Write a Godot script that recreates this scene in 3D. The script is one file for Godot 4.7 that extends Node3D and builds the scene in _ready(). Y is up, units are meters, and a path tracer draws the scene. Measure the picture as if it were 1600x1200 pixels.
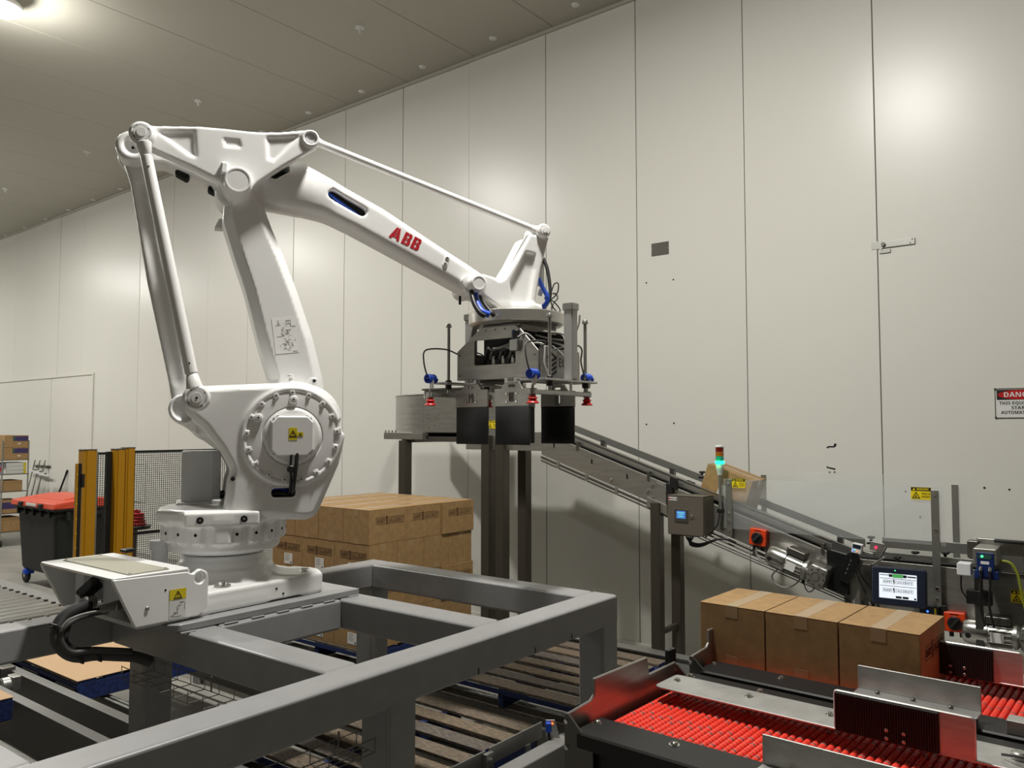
extends Node3D

# A robot palletising cell in a cool store. Metres; x runs along the robot stand towards the panel wall, -z away down the hall.

func _ready() -> void:
	setup_view()
	make_materials()
	build_lamps()
	build_room()
	build_wall_items()
	build_stand()
	build_robot()
	build_gripper()
	build_pallets()
	build_pallet_conveyors()
	build_cartons()
	build_sorter()
	build_infeed()
	build_infeed_items()
	build_fence()
	build_back_corner()
	build_small_items()
	settle()

# sets every thing's own origin at the middle of its base
func settle() -> void:
	for o in get_children():
		if o is MeshInstance3D or not o is Node3D or o is Camera3D or o is Light3D or o.position != Vector3.ZERO or o.rotation != Vector3.ZERO:
			continue
		var lo := Vector3.ONE * 1e9
		var hi := -lo
		for c in o.find_children("*", "MeshInstance3D", true, false):
			var x := Transform3D.IDENTITY
			var n: Node3D = c
			while n != o:
				x = n.transform * x
				n = n.get_parent()
			var bb: AABB = x * c.mesh.get_aabb()
			lo = lo.min(bb.position)
			hi = hi.max(bb.end)
		if lo.x > hi.x:
			continue
		var at := Vector3((lo.x + hi.x) * 0.5, lo.y, (lo.z + hi.z) * 0.5)
		o.position = at
		for c in o.get_children():
			c.position -= at

func setup_view() -> void:
	var cam := Camera3D.new()
	cam.name = "camera"
	cam.position = Vector3(0, 2.2, 0)
	cam.rotation_order = EULER_ORDER_YXZ
	cam.rotation = Vector3(deg_to_rad(3.057), deg_to_rad(-52.33), 0)
	cam.fov = 51.08
	cam.near = 0.05
	cam.far = 100.0
	add_child(cam)
	cam.current = true
	var we := WorldEnvironment.new()
	we.name = "surroundings"
	var e := Environment.new()
	e.background_mode = Environment.BG_COLOR
	e.background_color = Color.BLACK
	e.tonemap_mode = Environment.TONE_MAPPER_LINEAR
	e.tonemap_exposure = 1.0
	e.sdfgi_enabled = true
	e.ssao_enabled = true
	e.ssil_enabled = true
	we.environment = e
	add_child(we)

# the hall's ceiling lamps: two rows of round LED fittings
func build_lamps() -> void:
	for row in 1:
		for k in range(1, 5):
			lamp(Vector3([3.08, -3.6][row], 6.57, 4.5 - 6.7 * k), row == 0 and k == 2, k, row)

func lamp(at: Vector3, seen: bool, k: int, row: int) -> void:
	var t := thing("ceiling_lamp", "round white high bay lamp glowing under the ceiling at the top left corner" if seen else "round white high bay lamp on the ceiling, %s in the row %s" % [["first", "second", "third", "fourth", "last"][k], ["above the robot", "along the opposite wall"][row]], "lamp", at, 0, "high bay lamps")
	var b := MB.new()
	b.lathe(Transform3D.IDENTITY, [Vector2(0, 0), Vector2(0.1, 0), Vector2(0.1, -0.05), Vector2(0.19, -0.1), Vector2(0.21, -0.13), Vector2(0.21, -0.16), Vector2(0, -0.16)], 32)
	part("housing", b, m.white, t)
	var g := MB.new()
	g.lathe(Transform3D.IDENTITY, [Vector2(0, -0.161), Vector2(0.19, -0.161), Vector2(0.18, -0.185), Vector2(0.1, -0.2), Vector2(0, -0.205)], 32)
	part("diffuser", g, m.lamp_glow, t)
	var l := AreaLight3D.new()
	l.name = "lamp_light"
	l.position = at + Vector3(0, -0.215, 0)
	l.rotation.x = -PI / 2
	l.area_size = Vector2(0.36, 0.36)
	l.light_color = Color(1.0, 0.99, 0.965)
	l.light_energy = 24.5
	l.area_range = 40.0
	l.area_attenuation = 2.0
	l.shadow_enabled = true
	add_child(l)
	# the domed diffuser also throws light sideways
	var o := OmniLight3D.new()
	o.name = "lamp_side_light"
	o.position = at + Vector3(0, -0.33, 0)
	o.light_color = l.light_color
	o.light_energy = 2.3
	o.light_size = 0.12
	o.omni_range = 40.0
	o.omni_attenuation = 2.0
	o.shadow_enabled = true
	add_child(o)

# ------------------------------------------------------------------ helpers

var m := {}

func mt(c: Color, rough := 0.5, metal := 0.0) -> StandardMaterial3D:
	var s := StandardMaterial3D.new()
	s.albedo_color = c
	s.roughness = rough
	s.metallic = metal
	return s

func noise_tex(freq: float, octaves: int, a: Color, b: Color, sd: int, size := 512, normal := false, stretch := Vector2.ONE) -> NoiseTexture2D:
	var t := NoiseTexture2D.new()
	t.width = size
	t.height = size
	t.seamless = true
	var n := FastNoiseLite.new()
	n.seed = sd
	n.frequency = freq
	n.fractal_octaves = octaves
	n.noise_type = FastNoiseLite.TYPE_SIMPLEX_SMOOTH
	t.noise = n
	var g := Gradient.new()
	g.colors = PackedColorArray([a, b])
	g.offsets = PackedFloat32Array([0.15, 0.85])
	t.color_ramp = g
	t.as_normal_map = normal
	return t

func triplanar(s: StandardMaterial3D, tex: Texture2D, scale: Vector3, world := false) -> StandardMaterial3D:
	s.albedo_texture = tex
	s.uv1_triplanar = true
	s.uv1_world_triplanar = world
	s.uv1_scale = scale
	return s

func glow(c: Color, e: float) -> StandardMaterial3D:
	var s := mt(c, 0.4)
	s.emission_enabled = true
	s.emission = c
	s.emission_energy_multiplier = e
	return s

func make_materials() -> void:
	m.lamp_glow = glow(Color(1, 0.98, 0.94), 22.0)
	m.white = mt(Color(0.86, 0.86, 0.85), 0.35)
	m.robot = mt(Color(0.93, 0.93, 0.925), 0.3)
	m.lid = mt(Color(0.70, 0.69, 0.62), 0.3, 0.3)
	m.robot_rough = mt(Color(0.87, 0.87, 0.865), 0.45)
	m.robot_grey = mt(Color(0.86, 0.865, 0.87), 0.4)
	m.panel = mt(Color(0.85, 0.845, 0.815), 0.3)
	m.panel.metallic_specular = 0.42
	m.panel_b = mt(Color(0.845, 0.84, 0.81), 0.32)
	m.panel_b.metallic_specular = 0.42
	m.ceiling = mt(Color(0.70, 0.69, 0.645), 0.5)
	m.joint = mt(Color(0.3, 0.29, 0.26), 0.8)
	m.floor = triplanar(mt(Color(0.62, 0.61, 0.58), 0.45), noise_tex(0.01, 5, Color(0.82, 0.82, 0.82), Color(0.95, 0.95, 0.95), 3), Vector3.ONE * 0.2, true)
	m.frame = triplanar(mt(Color(0.62, 0.62, 0.62), 0.38), noise_tex(0.02, 4, Color(0.93, 0.93, 0.93), Color(0.96, 0.96, 0.965), 5), Vector3.ONE * 0.8, true)
	m.frame.metallic_specular = 0.5
	m.frame_mid = mt(Color(0.5, 0.5, 0.49), 0.45)
	m.roller_steel = mt(Color(0.78, 0.78, 0.77), 0.25, 0.9)
	m.steel = triplanar(mt(Color(0.68, 0.67, 0.645), 0.32, 0.72), noise_tex(0.02, 4, Color(0.9, 0.9, 0.9), Color(0.97, 0.97, 0.97), 9), Vector3(0.4, 2.5, 0.4), true)
	m.steel_brushed = mt(Color(0.76, 0.75, 0.72), 0.3, 0.7)
	m.steel_dark = mt(Color(0.47, 0.46, 0.44), 0.36, 0.9)
	m.alu_matte = mt(Color(0.70, 0.70, 0.69), 0.35, 0.35)
	m.alu = triplanar(mt(Color(0.80, 0.80, 0.79), 0.42, 0.8), noise_tex(0.03, 5, Color(0.9, 0.9, 0.9), Color(0.98, 0.98, 0.98), 12), Vector3(0.6, 2.0, 0.6), true)
	m.chrome = mt(Color(0.88, 0.88, 0.87), 0.14, 1.0)
	m.zinc = mt(Color(0.68, 0.68, 0.66), 0.38, 0.9)
	m.black = mt(Color(0.09, 0.09, 0.09), 0.45)
	m.black_gloss = mt(Color(0.09, 0.095, 0.10), 0.16)
	m.rubber = mt(Color(0.1, 0.1, 0.1), 0.7)
	m.grey_hose = mt(Color(0.25, 0.25, 0.25), 0.5)
	m.grey_cable = mt(Color(0.55, 0.55, 0.53), 0.5)
	m.hole = mt(Color(0.03, 0.03, 0.03), 0.9)
	m.carton = triplanar(mt(Color(0.64, 0.51, 0.335), 0.75), noise_tex(0.02, 5, Color(0.9, 0.9, 0.9), Color(1, 1, 1), 15), Vector3(1.5, 1.5, 1.5), true)
	m.carton_print = mt(Color(0.3, 0.2, 0.12), 0.8)
	m.tape = mt(Color(0.64, 0.53, 0.38), 0.2)
	m.tape.clearcoat_enabled = true
	m.tape.clearcoat = 0.6
	m.label = mt(Color(0.86, 0.86, 0.85), 0.5)
	m.ink = mt(Color(0.08, 0.08, 0.08), 0.7)
	m.ink_grey = mt(Color(0.4, 0.4, 0.4), 0.7)
	m.yellow = mt(Color(0.86, 0.78, 0.12), 0.5)
	m.red = mt(Color(0.75, 0.08, 0.07), 0.4)
	m.sign_red = mt(Color(0.70, 0.07, 0.09), 0.4)
	m.logo_red = mt(Color(0.70, 0.08, 0.14), 0.4)
	m.roller_red = mt(Color(0.98, 0.30, 0.235), 0.35)
	m.blue = mt(Color(0.07, 0.27, 0.72), 0.4)
	m.cable_blue = mt(Color(0.1, 0.3, 0.75), 0.4)
	m.pallet_blue = triplanar(mt(Color(0.07, 0.17, 0.42), 0.75), noise_tex(0.03, 5, Color(0.6, 0.6, 0.6), Color(1, 1, 1), 21), Vector3(2, 2, 2), true)
	m.wood = []
	for k in 3:
		var c: Color = [Color(0.52, 0.46, 0.39), Color(0.46, 0.42, 0.38), Color(0.56, 0.49, 0.40)][k]
		m.wood.append(triplanar(mt(c, 0.8), noise_tex(0.02, 5, Color(0.5, 0.5, 0.5), Color(1, 1, 1), 31 + k), Vector3(14, 14, 1.6), true))
	m.sheet = mt(Color(0.76, 0.63, 0.48), 0.75)
	m.post_yellow = mt(Color(0.74, 0.53, 0.03), 0.42)
	m.bin_green = mt(Color(0.04, 0.055, 0.035), 0.6)
	m.robot_label = mt(Color(0.95, 0.95, 0.945), 0.4)
	m.ink_soft = mt(Color(0.55, 0.55, 0.54), 0.7)
	m.bin_lid = mt(Color(0.80, 0.29, 0.18), 0.4)
	m.orange = mt(Color(0.88, 0.27, 0.07), 0.4)
	m.clear = mt(Color(0.9, 0.92, 0.92, 0.12), 0.06)
	m.clear.transparency = BaseMaterial3D.TRANSPARENCY_ALPHA
	m.hose_clear = mt(Color(0.62, 0.62, 0.60), 0.2)
	m.leg = mt(Color(0.31, 0.29, 0.255), 0.4, 0.5)
	m.box_steel = mt(Color(0.47, 0.44, 0.40), 0.4, 0.5)
	m.chrome_soft = mt(Color(0.80, 0.80, 0.79), 0.22, 1.0)
	m.orange_dark = mt(Color(0.62, 0.16, 0.05), 0.5)
	m.print_blue = mt(Color(0.06, 0.15, 0.36), 0.4)
	m.hose_yellow = mt(Color(0.55, 0.58, 0.16), 0.5)
	m.yellow_sign = mt(Color(0.93, 0.83, 0.08), 0.45)
	m.led_dim = mt(Color(0.2, 0.32, 0.28), 0.3)
	m.purple = mt(Color(0.22, 0.16, 0.36), 0.5)
	m.lilac = mt(Color(0.62, 0.56, 0.72), 0.5)
	m.navy = mt(Color(0.10, 0.13, 0.20), 0.4)
	m.screen = glow(Color(0.86, 0.89, 0.93), 0.75)
	m.screen_green = glow(Color(0.3, 0.62, 0.34), 0.5)
	m.screen_dark = glow(Color(0.12, 0.12, 0.13), 0.2)
	m.screen_blue = glow(Color(0.25, 0.45, 0.75), 0.7)
	m.screen_cyan = glow(Color(0.4, 0.7, 0.75), 0.7)
	m.lens_red = mt(Color(0.42, 0.07, 0.04), 0.25)
	m.lens_amber = mt(Color(0.65, 0.33, 0.03), 0.25)
	m.lens_green = glow(Color(0.02, 0.42, 0.36), 0.5)
	m.lens_lit = glow(Color(0.1, 1.0, 0.55), 5.0)
	m.led_red = glow(Color(1.0, 0.1, 0.25), 4.0)
	m.led_blue = glow(Color(0.2, 0.4, 1.0), 3.0)
	m.led_green = glow(Color(0.3, 0.9, 0.6), 1.6)
	m.led_orange = glow(Color(1.0, 0.4, 0.1), 2.0)

func mark(o: Node, label := "", category := "", group := "", kind := "") -> Node:
	if label:
		o.set_meta("label", label)
	if category:
		o.set_meta("category", category)
	if group:
		o.set_meta("group", group)
	if kind:
		o.set_meta("kind", kind)
	return o

func thing(called: String, label: String, category: String, at := Vector3.ZERO, turn := 0.0, group := "") -> Node3D:
	var o := Node3D.new()
	o.name = called
	add_child(o, true)
	o.position = at
	o.rotation.y = turn
	mark(o, label, category, group)
	return o

func holder(called: String, parent: Node, xf := Transform3D.IDENTITY) -> Node3D:
	var o := Node3D.new()
	o.name = called
	o.transform = xf
	parent.add_child(o, true)
	return o

func part(called: String, b, mat: Material, parent: Node, xf := Transform3D.IDENTITY) -> MeshInstance3D:
	var o := MeshInstance3D.new()
	o.name = called
	o.mesh = b.mesh() if b is MB else b
	o.material_override = mat
	o.transform = xf
	parent.add_child(o, true)
	return o

func struct(called: String, b, mat: Material) -> MeshInstance3D:
	var o := part(called, b, mat, self)
	o.set_meta("kind", "structure")
	return o

func dup(src: Node3D, at: Vector3, turn: float, label: String) -> Node3D:
	var c: Node3D = src.duplicate()
	c.name = src.name
	add_child(c, true)
	c.position = at
	c.rotation.y = turn
	c.set_meta("label", label)
	return c

func tf(at: Vector3, rot := Vector3.ZERO) -> Transform3D:
	return Transform3D(Basis.from_euler(rot), at)

# a frame whose y axis runs along dir
func along(at: Vector3, dir: Vector3) -> Transform3D:
	var y := dir.normalized()
	var a := Vector3.RIGHT if absf(y.x) < 0.9 else Vector3.FORWARD
	var z := a.cross(y).normalized()
	return Transform3D(Basis(y.cross(z), y, z), at)

# a frame whose z axis faces nrm and y axis is as upright as can be
func facing(at: Vector3, nrm: Vector3, upward := Vector3.UP) -> Transform3D:
	var z := nrm.normalized()
	var x := upward.cross(z).normalized()
	return Transform3D(Basis(x, z.cross(x), z), at)

func box(c: Vector3, s: Vector3, bev := 0.0, rot := Vector3.ZERO) -> MB:
	var b := MB.new()
	b.box(tf(c, rot), s, bev)
	return b

func beam(lo: Vector3, hi: Vector3, bev := 0.006) -> MB:
	return box((lo + hi) * 0.5, (hi - lo).abs(), bev)

func rod(a: Vector3, c: Vector3, r: float, seg := 12, r1 := -1.0) -> MB:
	var b := MB.new()
	b.rod(a, c, r, seg, r1)
	return b

func tube(pts: Array, r: float, seg := 10, fine := 6) -> MB:
	var b := MB.new()
	b.tube(smooth(pts, fine), r, seg)
	return b

func smooth(p: Array, n: int) -> PackedVector3Array:
	var o := PackedVector3Array()
	for i in p.size() - 1:
		var a: Vector3 = p[maxi(i - 1, 0)]
		var b: Vector3 = p[i]
		var c: Vector3 = p[i + 1]
		var d: Vector3 = p[mini(i + 2, p.size() - 1)]
		for k in n:
			o.append(b.cubic_interpolate(c, a, d, float(k) / n))
	o.append(p[-1])
	return o

# corners [x, y, radius] to a rounded outline
func rpoly(c: Array, n := 6) -> PackedVector2Array:
	var o := PackedVector2Array()
	var k := c.size()
	for i in k:
		var q := Vector2(c[i][0], c[i][1])
		var r: float = c[i][2] if c[i].size() > 2 else 0.0
		if r <= 0.0:
			o.append(q)
			continue
		var a := (Vector2(c[(i + k - 1) % k][0], c[(i + k - 1) % k][1]) - q).normalized()
		var b := (Vector2(c[(i + 1) % k][0], c[(i + 1) % k][1]) - q).normalized()
		var half := a.angle_to(b) * 0.5
		var t := minf(r / absf(tan(half)), 10.0)
		var p0 := q + a * t
		var p1 := q + b * t
		for j in n + 1:
			var u := float(j) / n
			o.append(p0.lerp(q, u).lerp(q.lerp(p1, u), u))
	return o

func rrect(w: float, h: float, r: float, c := Vector2.ZERO) -> PackedVector2Array:
	return rpoly([[c.x - w / 2, c.y - h / 2, r], [c.x + w / 2, c.y - h / 2, r], [c.x + w / 2, c.y + h / 2, r], [c.x - w / 2, c.y + h / 2, r]], 5)

func circle(c: Vector2, r: float, n := 24) -> PackedVector2Array:
	var o := PackedVector2Array()
	for i in n:
		o.append(c + Vector2.from_angle(TAU * i / n) * r)
	return o

# an outline in the xy plane of xf, from z0 to z1
func plate(poly: PackedVector2Array, z0: float, z1: float, bev := 0.0, xf := Transform3D.IDENTITY, holes := []) -> MB:
	var b := MB.new()
	b.extrude(xf, poly, z0, z1, bev, holes)
	return b

func words(text: String, height: float, xf: Transform3D, mat: Material, parent: Node, called := "lettering", bold := true, width := 0.0, deep := 0.0006, serif := false) -> MeshInstance3D:
	var t := TextMesh.new()
	var f := SystemFont.new()
	f.font_names = PackedStringArray(["Droid Serif" if serif else "Droid Sans"])
	f.font_weight = 700 if bold else 400
	t.font = f
	t.text = text
	t.font_size = 48
	t.pixel_size = height / 35.0
	t.depth = deep
	t.curve_step = 2.0
	var o := part(called, t, mat, parent)
	var box_size := t.get_aabb().size
	var s := width / box_size.x if width > 0 and box_size.x > 0 else 1.0
	o.transform = xf * Transform3D(Basis.from_scale(Vector3(s, 1, 1)), Vector3.ZERO)
	return o

# hexagon-socket or hexagon bolt standing on the xz plane of xf
func bolt(b: MB, xf: Transform3D, r: float, dome := true) -> void:
	if dome:
		b.lathe(xf, [Vector2(r * 1.5, 0), Vector2(r * 1.5, r * 0.15), Vector2(r, r * 0.2), Vector2(r, r * 0.35), Vector2(r * 0.85, r * 0.75), Vector2(r * 0.45, r * 0.95), Vector2(r * 0.4, r * 0.55), Vector2(0, r * 0.55)], 12)
	else:
		b.lathe(xf, [Vector2(r * 1.7, 0), Vector2(r * 1.7, r * 0.18), Vector2(r, r * 0.2), Vector2(r, r * 0.9), Vector2(r * 0.8, r), Vector2(0, r)], 6)

class MB:
	var v := PackedVector3Array()
	var n := PackedVector3Array()
	var uv := PackedVector2Array()

	func tri(a: Vector3, b: Vector3, c: Vector3, na: Vector3, nb: Vector3, nc: Vector3) -> void:
		v.append(a)
		n.append(na)
		if (b - a).cross(c - a).dot(na + nb + nc) > 0.0:
			v.append(c)
			v.append(b)
			n.append(nc)
			n.append(nb)
		else:
			v.append(b)
			v.append(c)
			n.append(nb)
			n.append(nc)

	func quad(a: Vector3, b: Vector3, c: Vector3, d: Vector3, nn: Vector3) -> void:
		tri(a, b, c, nn, nn, nn)
		tri(a, c, d, nn, nn, nn)

	func quad4(a: Vector3, b: Vector3, c: Vector3, d: Vector3, na: Vector3, nb: Vector3, nc: Vector3, nd: Vector3) -> void:
		tri(a, b, c, na, nb, nc)
		tri(a, c, d, na, nc, nd)

	func mesh() -> ArrayMesh:
		var a := []
		a.resize(Mesh.ARRAY_MAX)
		a[Mesh.ARRAY_VERTEX] = v
		a[Mesh.ARRAY_NORMAL] = n
		if uv.size() == v.size():
			a[Mesh.ARRAY_TEX_UV] = uv
		var o := ArrayMesh.new()
		if v.size():
			o.add_surface_from_arrays(Mesh.PRIMITIVE_TRIANGLES, a)
		return o

	func box(xf: Transform3D, s: Vector3, bev := 0.0) -> void:
		var h := s * 0.5
		var bv := minf(bev, minf(h.x, minf(h.y, h.z)) * 0.95)
		var ax := [xf.basis.x.normalized(), xf.basis.y.normalized(), xf.basis.z.normalized()]
		for k in 3:
			var i := (k + 1) % 3
			var j := (k + 2) % 3
			for sk in [-1.0, 1.0]:
				var nn: Vector3 = ax[k] * sk
				var q := []
				for c in [[-1.0, -1.0], [1.0, -1.0], [1.0, 1.0], [-1.0, 1.0]]:
					var p := Vector3.ZERO
					p[k] = h[k] * sk
					p[i] = (h[i] - bv) * c[0]
					p[j] = (h[j] - bv) * c[1]
					q.append(xf * p)
				quad(q[0], q[1], q[2], q[3], nn)
			if bv > 0.0:
				for si in [-1.0, 1.0]:
					for sj in [-1.0, 1.0]:
						var q := []
						for c in [[-1.0, 0], [1.0, 0], [1.0, 1], [-1.0, 1]]:
							var p := Vector3.ZERO
							p[k] = (h[k] - bv) * c[0]
							p[i] = si * (h[i] - (bv if c[1] == 1 else 0.0))
							p[j] = sj * (h[j] - (bv if c[1] == 0 else 0.0))
							q.append(xf * p)
						var ni: Vector3 = ax[i] * si
						var nj: Vector3 = ax[j] * sj
						quad4(q[0], q[1], q[2], q[3], ni, ni, nj, nj)
		if bv > 0.0:
			for sx in [-1.0, 1.0]:
				for sy in [-1.0, 1.0]:
					for sz in [-1.0, 1.0]:
						var c := Vector3(sx, sy, sz)
						tri(xf * (c * Vector3(h.x, h.y - bv, h.z - bv)), xf * (c * Vector3(h.x - bv, h.y, h.z - bv)), xf * (c * Vector3(h.x - bv, h.y - bv, h.z)), ax[0] * sx, ax[1] * sy, ax[2] * sz)

	# profile of (radius, height) turned about the y axis of xf
	func lathe(xf: Transform3D, pr: Array, seg := 24, crease := 0.7) -> void:
		var k := pr.size()
		var nr := []
		for i in k - 1:
			var d: Vector2 = pr[i + 1] - pr[i]
			nr.append(Vector2(d.y, -d.x).normalized())
		var area := 0.0
		for i in k - 1:
			area += (pr[i].x + pr[i + 1].x) * (pr[i + 1].y - pr[i].y)
		var flip := 1.0 if area >= 0.0 else -1.0
		for i in k - 1:
			var n0: Vector2 = nr[i]
			var n1: Vector2 = nr[i]
			if i > 0 and absf(nr[i].angle_to(nr[i - 1])) < crease:
				n0 = (nr[i] + nr[i - 1]).normalized()
			if i < k - 2 and absf(nr[i].angle_to(nr[i + 1])) < crease:
				n1 = (nr[i] + nr[i + 1]).normalized()
			for s in seg:
				var a0 := TAU * s / seg
				var a1 := TAU * (s + 1) / seg
				var c0 := Vector3(cos(a0), 0, sin(a0))
				var c1 := Vector3(cos(a1), 0, sin(a1))
				var up := Vector3.UP
				var p00: Vector3 = xf * (c0 * pr[i].x + up * pr[i].y)
				var p10: Vector3 = xf * (c1 * pr[i].x + up * pr[i].y)
				var p01: Vector3 = xf * (c0 * pr[i + 1].x + up * pr[i + 1].y)
				var p11: Vector3 = xf * (c1 * pr[i + 1].x + up * pr[i + 1].y)
				var m00 := xf.basis * (c0 * n0.x + up * n0.y) * flip
				var m10 := xf.basis * (c1 * n0.x + up * n0.y) * flip
				var m01 := xf.basis * (c0 * n1.x + up * n1.y) * flip
				var m11 := xf.basis * (c1 * n1.x + up * n1.y) * flip
				if pr[i].x > 0.00001:
					tri(p00, p10, p11, m00, m10, m11)
				if pr[i + 1].x > 0.00001:
					tri(p00, p11, p01, m00, m11, m01)

	func rod(a: Vector3, c: Vector3, r: float, seg := 12, r1 := -1.0) -> void:
		var y := (c - a).normalized()
		var s := Vector3.RIGHT if absf(y.x) < 0.9 else Vector3.FORWARD
		var z := s.cross(y).normalized()
		var e := r if r1 < 0.0 else r1
		var l := (c - a).length()
		var ch := minf(minf(r, e) * 0.2, l * 0.2)
		lathe(Transform3D(Basis(y.cross(z), y, z), a), [Vector2(0, 0), Vector2(r - ch, 0), Vector2(r, ch), Vector2(e, l - ch), Vector2(e - ch, l), Vector2(0, l)], seg)

	func tube(p: PackedVector3Array, r: float, seg := 10) -> void:
		var k := p.size()
		var t0 := (p[1] - p[0]).normalized()
		var a := Vector3.UP if absf(t0.y) < 0.9 else Vector3.RIGHT
		var x := a.cross(t0).normalized()
		var rings := []
		for i in k:
			var t := (p[mini(i + 1, k - 1)] - p[maxi(i - 1, 0)]).normalized()
			x = (x - t * x.dot(t)).normalized()
			var y := t.cross(x)
			var ring := []
			for s in seg:
				ring.append(x * cos(TAU * s / seg) + y * sin(TAU * s / seg))
			rings.append(ring)
			if i == 0 or i == k - 1:
				var tn := -t if i == 0 else t
				for s in seg:
					tri(p[i], p[i] + ring[s] * r, p[i] + ring[(s + 1) % seg] * r, tn, tn, tn)
		for i in k - 1:
			for s in seg:
				var e := (s + 1) % seg
				quad4(p[i] + rings[i][s] * r, p[i] + rings[i][e] * r, p[i + 1] + rings[i + 1][e] * r, p[i + 1] + rings[i + 1][s] * r, rings[i][s], rings[i][e], rings[i + 1][e], rings[i + 1][s])

	func inset(p: PackedVector2Array, d: float) -> PackedVector2Array:
		var o := PackedVector2Array()
		var k := p.size()
		for i in k:
			var e0 := (p[i] - p[(i + k - 1) % k]).normalized()
			var e1 := (p[(i + 1) % k] - p[i]).normalized()
			var n0 := Vector2(-e0.y, e0.x)
			var n1 := Vector2(-e1.y, e1.x)
			o.append(p[i] + (n0 + n1) / maxf(1.0 + n0.dot(n1), 0.25) * d)
		return o

	func ccw(p: PackedVector2Array) -> PackedVector2Array:
		var q := PackedVector2Array()
		for i in p.size():
			if p[i].distance_to(p[(i + 1) % p.size()]) > 0.00002:
				q.append(p[i])
		var a := 0.0
		for i in q.size():
			a += q[i].cross(q[(i + 1) % q.size()])
		if a < 0.0:
			q.reverse()
		return q

	func wall(xf: Transform3D, p: PackedVector2Array, z0: float, q: PackedVector2Array, z1: float, out: float, nz: float) -> void:
		var k := p.size()
		var en := []
		for i in k:
			var e := (p[(i + 1) % k] - p[i]).normalized()
			en.append(Vector2(e.y, -e.x) * out)
		for i in k:
			var j := (i + 1) % k
			var a: Vector2 = en[i]
			var b: Vector2 = en[i]
			if absf(en[i].angle_to(en[(i + k - 1) % k])) < 0.6:
				a = (en[i] + en[(i + k - 1) % k]).normalized()
			if absf(en[i].angle_to(en[j])) < 0.6:
				b = (en[i] + en[j]).normalized()
			var s0 := 0.0
			var na := (xf.basis * Vector3(a.x, a.y, nz)).normalized()
			var nb := (xf.basis * Vector3(b.x, b.y, nz)).normalized()
			quad4(xf * Vector3(p[i].x, p[i].y, z0), xf * Vector3(p[j].x, p[j].y, z0), xf * Vector3(q[j].x, q[j].y, z1), xf * Vector3(q[i].x, q[i].y, z1), na, nb, nb, na)

	func extrude(xf: Transform3D, poly: PackedVector2Array, z0: float, z1: float, bev := 0.0, holes := []) -> void:
		var p := ccw(poly)
		var hs := []
		for h in holes:
			hs.append(ccw(h))
		var cap := inset(p, bev) if bev > 0.0 else p
		if bev > 0.0:
			wall(xf, p, z0 + bev, p, z1 - bev, 1.0, 0.0)
			wall(xf, p, z1 - bev, cap, z1, 1.0, 1.0)
			wall(xf, p, z0 + bev, cap, z0, 1.0, -1.0)
		else:
			wall(xf, p, z0, p, z1, 1.0, 0.0)
		for h in hs:
			if bev > 0.0:
				var hc := inset(h, -bev)
				wall(xf, h, z0 + bev, h, z1 - bev, -1.0, 0.0)
				wall(xf, h, z1 - bev, hc, z1, -1.0, 1.0)
				wall(xf, h, z0 + bev, hc, z0, -1.0, -1.0)
			else:
				wall(xf, h, z0, h, z1, -1.0, 0.0)
		var flat := cap
		for i in hs.size():
			flat = keyhole(flat, inset(hs[i], -bev) if bev > 0.0 else hs[i])
		var ix := PackedInt32Array()
		if hs.is_empty():
			ix = Geometry2D.triangulate_polygon(flat)
		if ix.is_empty():
			ix = ears(flat)
		var up := (xf.basis * Vector3(0, 0, 1)).normalized()
		for i in range(0, ix.size(), 3):
			for s in [[z1, 1.0], [z0, -1.0]]:
				var a: Vector2 = flat[ix[i]]
				var b: Vector2 = flat[ix[i + 1]]
				var c: Vector2 = flat[ix[i + 2]]
				tri(xf * Vector3(a.x, a.y, s[0]), xf * Vector3(b.x, b.y, s[0]), xf * Vector3(c.x, c.y, s[0]), up * s[1], up * s[1], up * s[1])

	# joins a hole to an outline by a slit of no width
	func keyhole(p: PackedVector2Array, h: PackedVector2Array) -> PackedVector2Array:
		var best := 1e9
		var bi := 0
		var bj := 0
		for i in p.size():
			for j in h.size():
				var d := p[i].distance_squared_to(h[j])
				if d < best:
					best = d
					bi = i
					bj = j
		var o := PackedVector2Array()
		for i in p.size() + 1:
			o.append(p[(bi + i) % p.size()])
		for j in h.size() + 1:
			o.append(h[(bj - j + h.size() * 2) % h.size()])
		return o

	# cuts ears off an outline that may touch itself
	func ears(p: PackedVector2Array) -> PackedInt32Array:
		var o := PackedInt32Array()
		var ix := range(p.size())
		var guard := 0
		while ix.size() > 3 and guard < 4000:
			guard += 1
			var best := -1
			var best_q := -1e9
			for i in ix.size():
				var a: Vector2 = p[ix[(i + ix.size() - 1) % ix.size()]]
				var b: Vector2 = p[ix[i]]
				var c: Vector2 = p[ix[(i + 1) % ix.size()]]
				var cr := (b - a).cross(c - b)
				if cr <= 1e-12:
					continue
				var ok := true
				for k in ix.size():
					var q: Vector2 = p[ix[k]]
					if q == a or q == b or q == c:
						continue
					if (b - a).cross(q - a) >= 0.0 and (c - b).cross(q - b) >= 0.0 and (a - c).cross(q - c) >= 0.0:
						ok = false
						break
				if ok:
					var ql := cr / maxf((b - a).length_squared(), maxf((c - b).length_squared(), (a - c).length_squared()))
					if ql > best_q:
						best_q = ql
						best = i
			if best < 0:
				for i in ix.size():
					var a: Vector2 = p[ix[(i + ix.size() - 1) % ix.size()]]
					var b: Vector2 = p[ix[i]]
					var c: Vector2 = p[ix[(i + 1) % ix.size()]]
					if absf((b - a).cross(c - b)) <= 1e-12:
						best = i
						break
				if best < 0:
					push_warning("an outline could not be filled")
					break
				ix.remove_at(best)
				continue
			o.append(ix[(best + ix.size() - 1) % ix.size()])
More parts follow.
